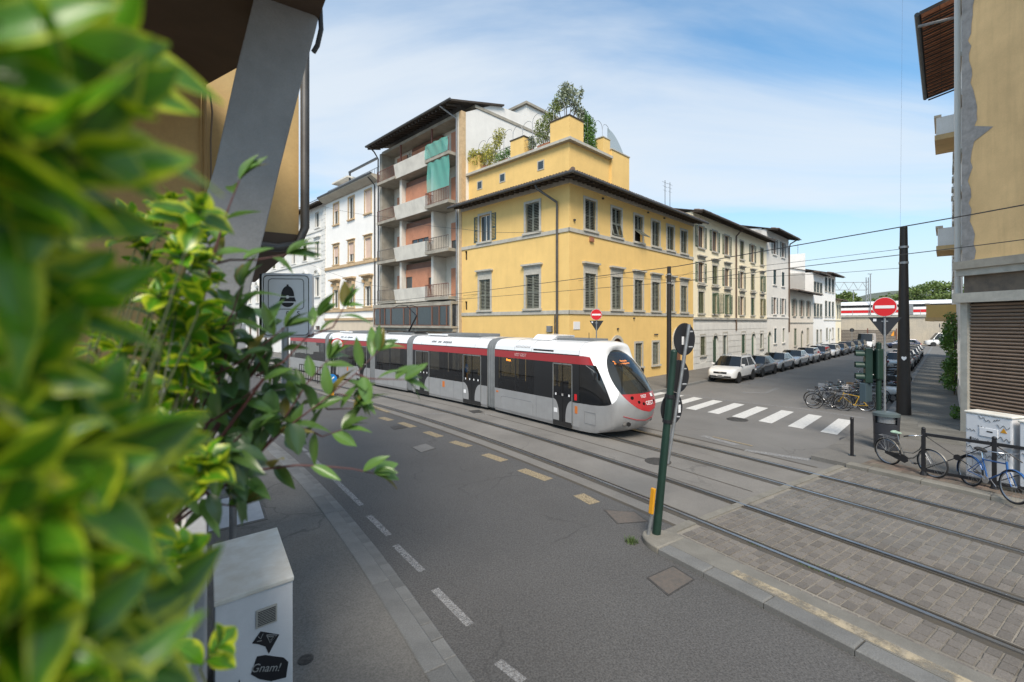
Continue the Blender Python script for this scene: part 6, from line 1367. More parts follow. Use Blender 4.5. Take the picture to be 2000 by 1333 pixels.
# module 1 roof kit and marks
for k in range(11): MB().boxm(Matrix.Translation((1.45+k*.085,-1.085,3.02)) @ Matrix.Rotation(R(-42),4,'X'),.025,.012,.26).build('grille_slat', M['t_bellows'], m1)
MB().box(2.55,3.7,-1.175,-1.165,2.80,2.90).build('roof_vent', M['t_black'], m1); MB().add([(1.9,-.7,3.24),(3.0,-.7,3.24),(3.2,-.5,3.42),(2.0,-.5,3.46),(1.9,.7,3.24),(3.0,.7,3.24),(3.2,.5,3.42),(2.0,.5,3.46)],[(0,1,2,3),(5,4,7,6),(3,2,6,7),(1,5,6,2),(4,0,3,7)]).build('roof_pod', M['t_white'], m1, bevel=.04); MB().box(3.2,4.9,-.5,.5,3.25,3.33).build('roof_deck', M['t_bellows'], m1)
MB().tube([(4.4,0,3.3),(4.4,0,3.55)],.012,5).build('antenna', M['black_metal'], m1)
sf = frame_M(Vector((1.75,-1.205,2.61)),Vector((1,0,0)),Vector((0,0.0,1)),Vector((0,-1,0))); text('1027 GEST', .17, mat('tram_letters',(.62,.42,.42),.5), m1, sf, shear=.15); sl = frame_M(Vector((1.0,-1.194,2.36)),Vector((1,0,0)),Vector((0,0,1)),Vector((0,-1,0))); text('Peret.', .13, M['led'], m1, sl @ Matrix.Translation((0,0,.012)), name='led_text')
hp = [( .45,.30),(.45,.72),(.55,.80),(2.45,.80),(2.55,.70),(2.55,.30)]; MB().tube([(x,-1.2,z) for x,z in hp],.008,4).build('panel_seam', M['t_bellows'], m1)
hp = [(XB+.25,.45),(XB+.25,.85),(XB+.75,.85),(XB+.75,.45),(XB+.25,.45)]; MB().tube([(x,-1.198,z) for x,z in hp],.006,4).build('panel_seam', M['t_bellows'], m1)
def roof_joint(par, xs_):
    for x in xs_: MB().tube([(x,-y*1.001,z+.002) for y,z in SEC[5:]]+[(x,y*1.001,z+.002) for y,z in SEC[5:][::-1][1:]],.006,4).build('roof_joint', M['t_bellows'], par)
def skirt_joint(par, xs_):
    for x in xs_:
        for sg in (-1,1): MB().box(x-.005,x+.005,sg*1.2-.004,sg*1.2+.004,.26,1.10).build('skirt_joint', M['t_bellows'], par)
roof_joint(m1,(1.35,2.45,XB-.02)); skirt_joint(m1,(2.75,XB-.30))
# --- the other modules
def bellow(s_a, s_b):
    Mx, Lb = module(s_b, s_a); e = mod_root('bellows', Mx); b = MB(); ringsb = []
    n_ = 9
    for k in range(n_):
        x = Lb*k/(n_-1); sc = .965 if k % 2 else .99; ringsb.append([(x,-y*sc,z if z > .3 else z+.05) for y,z in SEC]+[(x,y*sc,z if z > .3 else z+.05) for y,z in SEC[::-1][1:]])
    b.loft(ringsb,closed=True); o = b.build('bellows_folds', M['t_bellows'], e, smooth=25); return e
s = s0; mods = [('door_module',6.1,'D'),('middle_module',3.6,'B'),('door_module',6.1,'D'),('rear_module',7.0,'B')]
for nm, ln, kind in mods:
    bellow(s, s+.62); s += .62; Mx, Lm = module(s+ln, s); mr = mod_root(nm, Mx); body(mr, 0, Lm); roof_joint(mr,(.9,Lm/2,Lm-.9)); skirt_joint(mr,(Lm*.42,Lm*.6))
    if kind == 'D':
        dA, dB = (.35,1.65),(Lm-1.75,Lm-.45); windows(mr, [(dA[0],dA[1]),(dA[1]+.1,3.0),(3.05,dB[0]-.1),(dB[0],dB[1])], 0, Lm); door(mr,*dA); door(mr,*dB); seats(mr, 2.0, 3.7)
        for sg in (-1,1): MB().box(2.9,3.08,sg*1.2-.012,sg*1.2+.012,.72,1.0).build('orange_mark', M['lamp_amber'], mr)
        for k in range(12): 
            if k not in (3,6): MB().boxm(Matrix.Translation((1.9+k*.15,-1.085,3.02)) @ Matrix.Rotation(R(-42),4,'X'),.12,.012,.24).build('grille_panel', M['t_bellows'], mr)
        MB().box(2.0,Lm-1.2,-.65,.65,3.25,3.40).build('roof_equipment', M['t_bellows'], mr, bevel=.03); MB().box(.9,2.6,-.8,.8,3.255,3.34).build('roof_deck', M['t_white'], mr, bevel=.03)
    else:
        windows(mr, [(.25,Lm/2-.04),(Lm/2+.04,Lm-.25)], 0, Lm); seats(mr, .4, Lm-.8); MB().box(.5,Lm-.5,-.6,.6,3.25,3.36).build('roof_equipment', M['t_bellows'], mr, bevel=.03)
        if nm == 'middle_module':      # pantograph
            pa = Vector((2.6,0,3.40)); MB().box(1.9,3.2,-.4,.4,3.37,3.42).build('pantograph_base', M['black_metal'], mr)
            MB().tube([(1.9,0,3.42),(2.75,0,4.35)],.05,8).build('pantograph_lower_arm', M['black_metal'], mr); MB().tube([(2.75,0,4.35),(1.7,0,4.95)],.03,8).build('pantograph_upper_arm', M['black_metal'], mr); MB().tube([(1.65,-.75,4.9),(1.65,-.5,4.98),(1.65,.5,4.98),(1.65,.75,4.9)],.022,6).build('pantograph_head', M['black_metal'], mr)
            for yy in (-.3,.3): MB().tube([(2.2,yy,3.42),(2.2,yy,3.56)],.03,6).build('insulator', M['t_bellows'], mr)
    s += ln
# wheels (bogies) in the shade under the modules
for (sw) in (NOSE+2.6, NOSE+4.4, s0+.62+6.1+.62+1.0, s0+.62+6.1+.62+2.6):
    for oo in (-.73,.73):
        c = T(sw,TO+oo,.32); hd_ = _head(sw); b = MB(); disc(b,TRi @ c,(math.cos(hd_),math.sin(hd_),0),.29,.10,18); b.build('wheel', M['iron'], TR)

# ================================================================== OVERHEAD WIRES
def wire(label, pts, r_=.012, sag=0.0, name='overhead_wire'):
    P_ = [Vector(p) for p in pts]; o = P_[0]; t = []
    for i in range(len(P_)-1):
        n_ = 10
        for k in range(n_+(i == len(P_)-2)):
            u = k/n_; q = P_[i].lerp(P_[i+1],u); q.z -= sag*4*u*(1-u); t.append(q-o)
    ob_ = MB().tube(t,r_,5).build(name, M['wire'], None, smooth=True); ob_.location = o; tag(ob_, label, 'wire'); return ob_
cr_ = P(2060,391,6.9)
wire('thick overhead wire rising to the top right across the ochre building', [P(690,597,30),P(905,573,22.5),P(1320,521,12.9),P(1900,419,8.0),P(2300,345,5.8)], .011)
wire('second overhead wire crossing the upper part of the big pole', [P(690,610,30),P(900,585,23),P(1320,551,14.6),P(1900,481,9.4),P(2300,430,7.0)], .009)
pB = Vector((.345*26.5,26.5,0)); bp = at_depth(1763,19.0)
def onbp(z): return Vector((bp.x-.1,bp.y,z))
wire('thin span wire from the slim brown pole to the big pole, upper', [P(1308,540,26.5),P(1572,510,21.9),onbp(H+(632-487)*19/F)], .010)
wire('thin span wire from the slim brown pole to the big pole, lower', [P(1308,551,26.5),P(1644,533,21),onbp(H+(632-524)*19/F)], .009)
wire('thin span wire from the yellow house bracket to the slim brown pole', [P(1353,531,36.5),P(1308,548,26.5)], .010)
wire('thin span wire from the slim brown pole toward the apartment block', [P(1308,548,26.5),P(1190,541,25),P(905,578,32)], .010)
wire('slack cable drooping from the white house to the yellow house', [P(629,403,47),P(760,425,38.5),P(905,448,31.5),P(1062,452,26.5)], .012, .15)
wire('thin cable stretched across the white house at the second storey', [P(590,510,52),P(690,548,43),P(745,560,39.5),P(905,583,31.5)], .011, .1)
wire('thin cable along the front of the apartment block', [P(640,585,46),P(745,585,39),P(905,590,31.6)], .010, .05)
wire('very thin wire running steeply down to the big pole top', [P(1763,-40,26),onbp(7.85)], .003)

# ================================================================== RAILWAY AND BACKGROUND
wa = Vector((72.5,84.5,0)); wd = Vector((-.707,.707,0)); 
def WL_(k, back, z): q = wa+wd*k+Vector((.707,.707,0))*back; return Vector((q.x,q.y,z))
rw = thing('railway_wall', 'long stained plaster retaining wall below the railway', 'wall', WL_(0,0,0), R(135)); 
zw = 5.35
M['stained'] = mat('stained_wall', (.58,.50,.38), .9, var=.5, vscale=.35, col2=(.42,.38,.32), fine=.12, fscale=6, streak=.35)
MB().box(-60,60,-40,0,0,zw-.25).build('wall', M['stained'], rw); MB().box(-60,60,-.6,.25,zw-.25,zw).build('coping', M['pietra'], rw)
for k in range(40): MB().box(-50+k*2.5,-49.94+k*2.5,-.3,-.25,zw,zw+1.1).build('railing_post', M['galv'], rw)
for z in (zw+.55,zw+1.08): MB().box(-60,60,-.3,-.26,z,z+.04).build('railing_rail', M['galv'], rw)
tr = thing('railway_train', 'white and red railway train standing above the retaining wall', 'train', WL_(0,8,zw-.25), R(135))
MB().box(-50,60,-2.8,0,.5,2.05).build('lower_body', M['t_white'], tr); MB().box(-50,60,-2.82,.02,.95,1.55).build('red_band', M['sign_red'], tr); MB().box(-50,60,-2.8,0,2.05,2.6).build('window_band', M['t_black'], tr); MB().loft([[(x,y,z) for y,z in ((0,2.6),(-.25,3.1),(-1,3.35),(-1.8,3.35),(-2.55,3.1),(-2.8,2.6))] for x in (-50,60)],closed=False).build('roof', M['t_white'], tr)
for k in range(5): MB().box(-45+k*22,-44+k*22,-2.83,.03,.5,2.65).build('carriage_gap', M['galv'], tr)
for kk in (5,):                                             # lattice gantry over the line
    a, c = WL_(10,7,zw), WL_(40,20,zw); ga = thing('railway_gantry', 'grey lattice gantry with a mast over the railway', 'gantry', P(1694,620,98)*Vector((1,1,0))+Vector((0,0,zw-.3)))
    g0 = ga.location; z0, z1 = 0.0, H+(632-545)*98/F-g0.z
    for dx in (-.25,.25): MB().box(dx-.06,dx+.06,-.06,.06,0,z1+.3).build('mast', M['galv'], ga)
    for k in range(14): MB().tube([(-.25 if k%2 else .25,0,k*.75),(.25 if k%2 else -.25,0,(k+1)*.75)],.03,4).build('brace', M['galv'], ga) if (k+1)*.75 < z1 else None
    bz0, bz1 = H+(632-567)*98/F-g0.z, H+(632-552)*98/F-g0.z; Lb = 14
    for z in (bz0,bz1): MB().box(-Lb,0,-.06,.06,z-.06,z+.06).build('boom', M['galv'], ga)
    for k in range(14): MB().tube([(-k-1.0,0,bz0 if k%2 else bz1),(-k,0,bz1 if k%2 else bz0)],.05,4).build('boom_lattice', M['galv'], ga)
    for k in (3,9): MB().box(-k-.06,-k+.06,-.06,.06,bz0-2.2,bz0).build('dropper', M['galv'], ga)
sm = thing('signal_mast', 'thin lamp mast on the railway beside the gantry', 'mast', P(1700,620,94)*Vector((1,1,0))+Vector((0,0,zw-.3))); MB().tube([(0,0,0),(0,0,9.0)],.09,8).build('mast', M['galv'], sm); MB().box(-.5,.3,-.1,.1,9.0,9.1).build('lamp_arm', M['galv'], sm)
# trees behind the railway
def far_tree(px, Y_, wpx, ytop, ybot, seed, label, n=2600):
    x = (px-1000)/F*Y_; base = Vector((x,Y_,zw-.5)); t = thing('tree', label, 'tree', base, 0, 'trees behind the railway'); rad = wpx/2*Y_/F; zt = H+(632-ytop)*Y_/F-base.z; zb = max(1.0,H+(632-ybot)*Y_/F-base.z); rg = random.Random(seed)
    MB().tube([(0,0,0),(.1,0,zt*.4),(.0,0,zt*.7)],[.35,.25,.12],8).build('trunk', M['bark'], t); bl = []
    for k in range(4): a = rg.uniform(0,6.3); MB().tube([(0,0,zt*.35),(rad*.5*math.cos(a),rad*.5*math.sin(a),zt*.62)],[.14,.05],6).build('limb', M['bark'], t)
    for k in range(16):
        a, rr = rg.uniform(0,6.28), rad*.75*math.sqrt(rg.random()); zz = zb+(zt-zb)*(.25+.7*rg.random()*(1-.35*rr/rad)); bl.append(((rr*math.cos(a),rr*math.sin(a),zz),(rad*rg.uniform(.25,.42),)*2+((zt-zb)*rg.uniform(.12,.2),)))
    stuff(np_quads('crown', leaf_cloud(bl,n,.62,seed,0,.7), M['leaf_tree'], t)); return t
for k,(px,Y_,wp_,yt,yb,lb) in enumerate(((1655,135,60,568,605,'small low green tree by the end house beyond the railway'),(1740,140,70,578,610,'green tree behind the no-entry sign beyond the railway'),(1790,128,120,548,606,'wide green tree just right of the big pole beyond the railway'),(1850,122,130,552,606,'wide green tree beside the right building beyond the railway'),(1700,150,70,590,612,'low bushy tree left of the no-entry sign beyond the railway'),(1915,125,100,545,600,'green tree hidden behind the right building edge'))): 
    if k < 5: far_tree(px,Y_,wp_,yt,yb,50+k,lb)
# hill
hb = MB(); prof = [(1400,608),(1560,604),(1640,596),(1670,582),(1700,574),(1740,569),(1790,566),(1850,572),(1950,585),(2100,600)]; Yh = 900
rows_ = []
for (dy_, f_) in ((0,0.0),(120,.55),(300,1.0),(700,1.02)):
    rows_.append([((px-1000)/F*(Yh+dy_), Yh+dy_, -5+ (H+(632-py)*(Yh+300)/F+5)*f_) for px,py in prof])
hb.loft(rows_,closed=False); struct(hb.build('hill', mat('wooded_hill', (.085,.105,.075), .9, var=.5, vscale=.03, col2=(.12,.13,.10), fine=.35, fscale=.12), smooth=60))
# ================================================================== CARS
M['car_glass'] = glass_mat('car_glass', (0.012,0.015,0.017)); M['plate_w'] = mat('number_plate', (.7,.7,.7), .4); M['lens'] = mat('headlight_lens', (.55,.57,.6), .08, metal=.6); M['tail'] = mat('tail_lens', (.35,.01,.01), .2); M['chrome'] = mat('chrome', (.6,.6,.62), .15, metal=1); M['trim'] = mat('black_trim', (.02,.02,.021), .6); M['alloy'] = mat('alloy_rim', (.42,.43,.45), .3, metal=.8)
def paint(name, c, metal=.0): return mat('paint_'+name, c, .25, metal=metal, coat=.8)
PAINT = {'white':paint('white',(.78,.78,.77)),'grey':paint('grey',(.10,.105,.115),.5),'silver':paint('silver',(.46,.48,.50),.6),'lightgrey':paint('lightgrey',(.52,.53,.54),.4),'black':paint('black',(.012,.012,.014)),'blue':paint('blue',(.03,.05,.12),.4),'darkblue':paint('darkblue',(.012,.018,.05),.3),'red':paint('red',(.30,.02,.02)),'green':paint('green',(.03,.06,.05),.3)}
_carmesh = {}
def car_meshes(kind):
    if kind in _carmesh: return _carmesh[kind]
    suv = kind == 'suv'; van = kind == 'van'; est = kind == 'hatch'
    Lc, Wc, Hc = {'suv':(4.43,1.81,1.68),'sedan':(4.75,1.82,1.45),'hatch':(4.2,1.74,1.48),'van':(5.2,1.95,2.3)}[kind]
    zb = .24 if not suv else .30; belt = {'suv':1.06,'sedan':.93,'hatch':.95,'van':1.15}[kind]; hood = {'suv':1.0,'sedan':.86,'hatch':.90,'van':1.12}[kind]; nose = {'suv':.78,'sedan':.64,'hatch':.68,'van':.85}[kind]
    h2 = Wc/2
    # lower body stations: x, top z, half width, bottom z
    xf, xr = Lc/2, -Lc/2
    st = [(xf,nose-.12,.66,zb+.14),(xf-.04,nose,.80,zb+.04),(xf-.22,nose+.09,.93,zb),(xf-.55,hood-.04,.985,zb),(xf-1.0,hood+.02,1.0,zb),(xf-1.25,belt,1.0,zb),(0,belt+.01,1.0,zb),(xr+1.0,belt+.03,1.0,zb),(xr+.45,belt+.02,.98,zb),(xr+.12,belt-.02,.93,zb+.02),(xr+.02,belt-.14,.86,zb+.08),(xr,belt-.30,.78,zb+.16)]
    if kind == 'sedan': st[7] = (xr+1.0,belt+.03,1.0,zb); 
    b = MB(); rings = []
    for x,zt,wf,z0 in st:
        w_ = h2*wf; hh = zt-z0
        half = [(0,z0),(w_*.80,z0),(w_*.97,z0+.06),(w_*1.0,z0+hh*.35),(w_*1.005,z0+hh*.58),(w_*.985,zt-.10),(w_*.94,zt-.025),(w_*.80,zt),(0,zt+.015)]
        rings.append([(x,-y,z) for y,z in half]+[(x,y,z) for y,z in half[::-1][1:-1]])
    b.loft(rings,True,0,True,True); body = b.mesh('body',[None] if False else [M['trim']],smooth=45)
    # greenhouse
    xa = {'suv':xf-1.22,'sedan':xf-1.38,'hatch':xf-1.15,'van':xf-.85}[kind]; xb_ = {'suv':xr+.12,'sedan':xr+.62,'hatch':xr+.15,'van':xr+.06}[kind]
    ra = {'suv':xa-.72,'sedan':xa-.82,'hatch':xa-.78,'van':xa-.75}[kind]; rb = {'suv':xb_+.42,'sedan':xb_+.80,'hatch':xb_+.50,'van':xb_+.08}[kind]
    z0 = belt-.02; zr = Hc-.035; wb, wr = h2*.955, h2*.74
    if van: wr = h2*.9
    A = [(xa,-wb*.93,z0),(xa,wb*.93,z0)]; 
    def q(mb, *p): mb.quad(*p)
    base = lambda x,s_: (x,s_*wb,z0); top = lambda x,s_: (x,s_*wr,zr)
    roof = MB(); nx = 6; ny = 6; vs = []
    for i in range(nx+1):
        for k in range(ny+1):
            u, v = i/nx, 2*k/ny-1; vs.append((ra+(rb-ra)*u, v*wr, zr+.035*(1-v*v)*(1-.3*(2*u-1)**2)))
    roof.add(vs,[(i*(ny+1)+k,i*(ny+1)+k+1,(i+1)*(ny+1)+k+1,(i+1)*(ny+1)+k) for i in range(nx) for k in range(ny)])
    for s_ in (-1,1):                       # pillars and rails in body colour
        for (x0,x1,t0,t1) in ((xa+.02,xa-.09,ra+.02,ra-.07),((xa+xb_)/2+.04,(xa+xb_)/2-.05,(ra+rb)/2+.04,(ra+rb)/2-.04),(xb_+(.32 if not van else 2.9),xb_-.02,rb+(.22 if not van else 2.6),rb-.02)):
            o_ = 1.012; roof.quad((x0,s_*wb*o_,z0),(x1,s_*wb*o_,z0),(t1,s_*wr*o_,zr+.004),(t0,s_*wr*o_,zr+.004))
        roof.quad((ra+.02,s_*wr*1.01,zr+.006),(rb-.02,s_*wr*1.01,zr+.006),(rb-.02,s_*(wr+.03)*1.01,zr-.06),(ra+.05,s_*(wr+.03)*1.01,zr-.06))
    roofm = roof.mesh('roof',[M['trim']],smooth=40)
    ws = MB(); n_ = 6
    ws.loft([[(xa+.10*(1-(2*k/n_-1)**2),(2*k/n_-1)*wb*.97,z0) for k in range(n_+1)],[(ra+.05*(1-(2*k/n_-1)**2),(2*k/n_-1)*wr,zr+.02*(1-(2*k/n_-1)**2)) for k in range(n_+1)]],closed=False)
    wsm = ws.mesh('windscreen',[M['car_glass']],smooth=60)
    rw_ = MB(); rw_.loft([[(xb_-.06*(1-(2*k/n_-1)**2),(2*k/n_-1)*wb*.95,z0) for k in range(n_+1)],[(rb-.04*(1-(2*k/n_-1)**2),(2*k/n_-1)*wr,zr+.02*(1-(2*k/n_-1)**2)) for k in range(n_+1)]],closed=False); rwm = rw_.mesh('rear_window',[M['car_glass']],smooth=60)
    sw = []
    for s_ in (-1,1): m_ = MB(); m_.quad((xa,s_*wb,z0),(xb_,s_*wb,z0),(rb,s_*wr,zr),(ra,s_*wr,zr)); sw.append(m_.mesh('side_window',[M['car_glass']]))
    wr_ = .34 if suv or van else .315
    ty = MB(); rg = []; n_ = 24
    for (y,r_) in ((-.10,.62),(-.11,.88),(-.085,1.0),(.085,1.0),(.11,.88),(.10,.62)): rg.append([(wr_*r_*math.cos(2*math.pi*k/n_),y,wr_*r_*math.sin(2*math.pi*k/n_)) for k in range(n_)])
    ty.loft(rg,True); tym = ty.mesh('tyre',[M['tyre']],smooth=40)
    ri = MB(); ri.loft([[(wr_*.66*math.cos(2*math.pi*k/n_),y,wr_*.66*math.sin(2*math.pi*k/n_)) for k in range(n_)] for y in (-.10,.10)])
    for k in range(5): a = 2*math.pi*k/5; ri.boxm(Matrix.Rotation(-a,4,'Y') @ Matrix.Translation((wr_*.34,.085,0)),wr_*.66,.02,.07); ri.boxm(Matrix.Rotation(-a,4,'Y') @ Matrix.Translation((wr_*.34,-.085,0)),wr_*.66,.02,.07)
    rim = ri.mesh('rim',[M['alloy']])
    ar = MB(); ar.cyl((0,-.006,0),(0,.006,0),wr_*1.16,wr_*1.16,26); arm = ar.mesh('wheel_arch',[M['trim']])
    d = dict(L=Lc,W=Wc,H=Hc,body=body,roof=roofm,ws=wsm,rw=rwm,sw=sw,tyre=tym,rim=rim,arch=arm,wr=wr_,xf=xf,xr=xr,nose=nose,zb=zb,belt=belt,ax=(xf-.86 if not van else xf-.95,xr+.86),h2=h2,xa=xa,wb=wb); _carmesh[kind] = d; return d
def obj_mat(o, m): o.material_slots[0].link = 'OBJECT'; o.material_slots[0].material = m
def car(label, kind, color, pos, ang, group, rails=False):
    d = car_meshes(kind); t = thing('parked_car' if kind != 'van' else 'parked_van', label, 'car' if kind != 'van' else 'van', pos, ang, group); pm = PAINT[color]
    o = link('body', d['body'], t); obj_mat(o, pm); o = link('roof', d['roof'], t); obj_mat(o, pm)
    link('windscreen', d['ws'], t); link('rear_window', d['rw'], t)
    for m_ in d['sw']: link('side_window', m_, t)
    if kind == 'van':
        for s_ in (-1,1): MB().quad((d['xr']+.1,s_*d['wb']*1.02,d['belt']-.02),(d['xf']-2.1,s_*d['wb']*1.02,d['belt']-.02),(d['xf']-2.2,s_*d['h2']*.925,2.25),(d['xr']+.14,s_*d['h2']*.925,2.25)).build('side_panel', pm, t)
    for x in d['ax']:
        for s_ in (-1,1):
            link('wheel_arch', d['arch'], t, Matrix.Translation((x,s_*d['h2']*1.004,d['wr']+.02)))
            e = link('wheel', d['tyre'], t, Matrix.Translation((x,s_*(d['h2']-.09),d['wr']))); link('rim', d['rim'], e)
    nz, xf = d['nose'], d['xf']
    for s_ in (-1,1):
        MB().add([(xf-.10,s_*d['h2']*.50,nz-.02),(xf-.02,s_*d['h2']*.50,nz-.13),(xf-.13,s_*d['h2']*.86,nz-.11),(xf-.34,s_*d['h2']*.93,nz+.02),(xf-.26,s_*d['h2']*.82,nz+.055)],[(0,1,2,3,4)] if s_ > 0 else [(4,3,2,1,0)]).build('headlight', M['lens'], t)
        MB().boxm(Matrix.Translation((d['xr']+.06,s_*d['h2']*.78,d['belt']-.22)),.12,.26,.2).build('tail_light', M['tail'], t, bevel=.02)
        mr = MB().boxm(Matrix.Translation((d['xa']-.18,s_*(d['h2']+.07),d['belt']+.08)),.14,.2,.14).build('mirror', pm, t, bevel=.03)
    MB().boxm(Matrix.Translation((xf-.015,0,nz-.10)),.05,d['h2']*.92,.13).build('grille', M['trim'], t, bevel=.01); MB().boxm(Matrix.Translation((xf+.004,0,nz-.10)),.03,.16,.10).build('badge', M['chrome'], t, bevel=.02)
    MB().boxm(Matrix.Translation((xf-.02,0,d['zb']+.13)),.07,d['h2']*1.5,.12).build('lower_intake', M['trim'], t, bevel=.02)
    MB().boxm(Matrix.Translation((xf+.008,0,nz-.27)),.02,.48,.11).build('number_plate', M['plate_w'], t); MB().boxm(Matrix.Translation((xf+.02,.0,nz-.27)),.002,.30,.05).build('plate_digits', M['ink'], t)
    for s_ in (-1,1): MB().boxm(Matrix.Translation((0,s_*d['h2']*.985,d['zb']+.06)),d['L']*.5,.06,.10).build('sill_trim', M['trim'], t)
    if rails:
        for s_ in (-1,1): MB().tube([(d['xa']-.85,s_*d['h2']*.70,d['H']-.02),(d['xa']-1.0,s_*d['h2']*.70,d['H']+.04),(d['xr']+.7,s_*d['h2']*.70,d['H']+.04),(d['xr']+.55,s_*d['h2']*.70,d['H']-.02)],.02,6).build('roof_rail', M['alloy'], t)
    return t
# left row, noses to the camera
row = [('white four-wheel-drive car at the head of the row by the zebra crossing','suv','white'),('dark grey saloon car right behind the white four-wheel-drive','sedan','grey'),('silver saloon car, third from the zebra crossing','sedan','silver'),('silver car, fourth from the zebra crossing','sedan','lightgrey'),('pale silver car, fifth from the zebra crossing','hatch','silver'),('dark grey car, sixth from the zebra crossing','hatch','grey'),('small white car, seventh in the row of parked cars','hatch','white'),('black car just behind the small white car','sedan','black'),('dark car, ninth in the row on the house side','hatch','grey'),('dark green car, tenth in the row on the house side','hatch','green'),('dark car, eleventh in the row on the house side','hatch','black')]
u = 12.4
for k,(lb,kd,cl) in enumerate(row):
    p = RW(u, 4.42); car(lb,kd,cl,(p.x,p.y,0),R(225),'cars parked along the house side', rails=(k == 0)); u += (4.95 if k else 5.0)+.35*(k%3)*.5
p = RW(u+1.0,4.6); car('white delivery van at the far end of the house-side row','van','white',(p.x,p.y,0),R(225),'cars parked along the house side')
# right row along the footway kerb, tails to the camera
def KR(dd, off): q = k0+sd*dd-sn*off; return q
rrow = [('pale blue-grey car behind the big pole','hatch','lightgrey',29),('dark car behind the pale car on the footway side','hatch','black',34.2),('silver car, third on the footway side','sedan','silver',39.4),('grey car, fourth on the footway side','hatch','grey',44.6),('silver car at the far end of the footway side','hatch','silver',49.8)]
for lb,kd,cl,dd in rrow: q = KR(dd,1.05); car(lb,kd,cl,(q.x,q.y,0),math.atan2(sd.y,sd.x),'cars parked along the footway')
q = P(1762,632+F*H/71,71); car('dark blue car turning at the end of the street','hatch','darkblue',(q.x,q.y,0),R(160),'cars near the railway wall')
q = P(1845,632+F*H/77,77); car('white van parked at the end of the right footway','van','white',(q.x,q.y,0),R(150),'cars near the railway wall')

# ================================================================== BICYCLES AND SCOOTERS
M['rubber'] = M['tyre']; M['spoke'] = mat('spokes', (.45,.45,.46), .35, metal=.8)
_bm = {}
def bike_parts():
    if _bm: return _bm
    r_ = .335; b = MB(); n_ = 32
    b.tube([(r_*math.cos(2*math.pi*k/n_),0,r_*math.sin(2*math.pi*k/n_)) for k in range(n_)],.019,6,closed=True); _bm['tyre'] = b.mesh('tyre',[M['rubber']],smooth=60)
    b = MB(); b.tube([((r_-.025)*math.cos(2*math.pi*k/n_),0,(r_-.025)*math.sin(2*math.pi*k/n_)) for k in range(n_)],.011,5,closed=True); _bm['rim'] = b.mesh('rim',[M['alloy']],smooth=60)
    b = MB()
    for k in range(18): a = 2*math.pi*k/18; b.tube([(.02*math.cos(a+.5),.02*(-1)**k,.02*math.sin(a+.5)),((r_-.03)*math.cos(a),0,(r_-.03)*math.sin(a))],.0022,3,cap=False)
    b.cyl((0,-.045,0),(0,.045,0),.018,.018,8); _bm['spokes'] = b.mesh('spokes',[M['spoke']])
    b = MB(); b.ball((0,0,0),.12,.07,.035,12,6); b.ball((-.07,0,.005),.075,.095,.04,12,6); _bm['saddle'] = b.mesh('saddle',[M['trim']],smooth=True)
    return _bm
def fender(cx, r_, a0, a1, w_=.028):
    b = MB(); rg = []
    for k in range(15): a = R(a0+(a1-a0)*k/14); rg.append([(cx+(r_+.028-.012*abs(q))*math.cos(a),q*w_,.335+(r_+.028-.012*abs(q))*math.sin(a)) for q in (-1,-.5,0,.5,1)])
    b.loft(rg,closed=False); return b
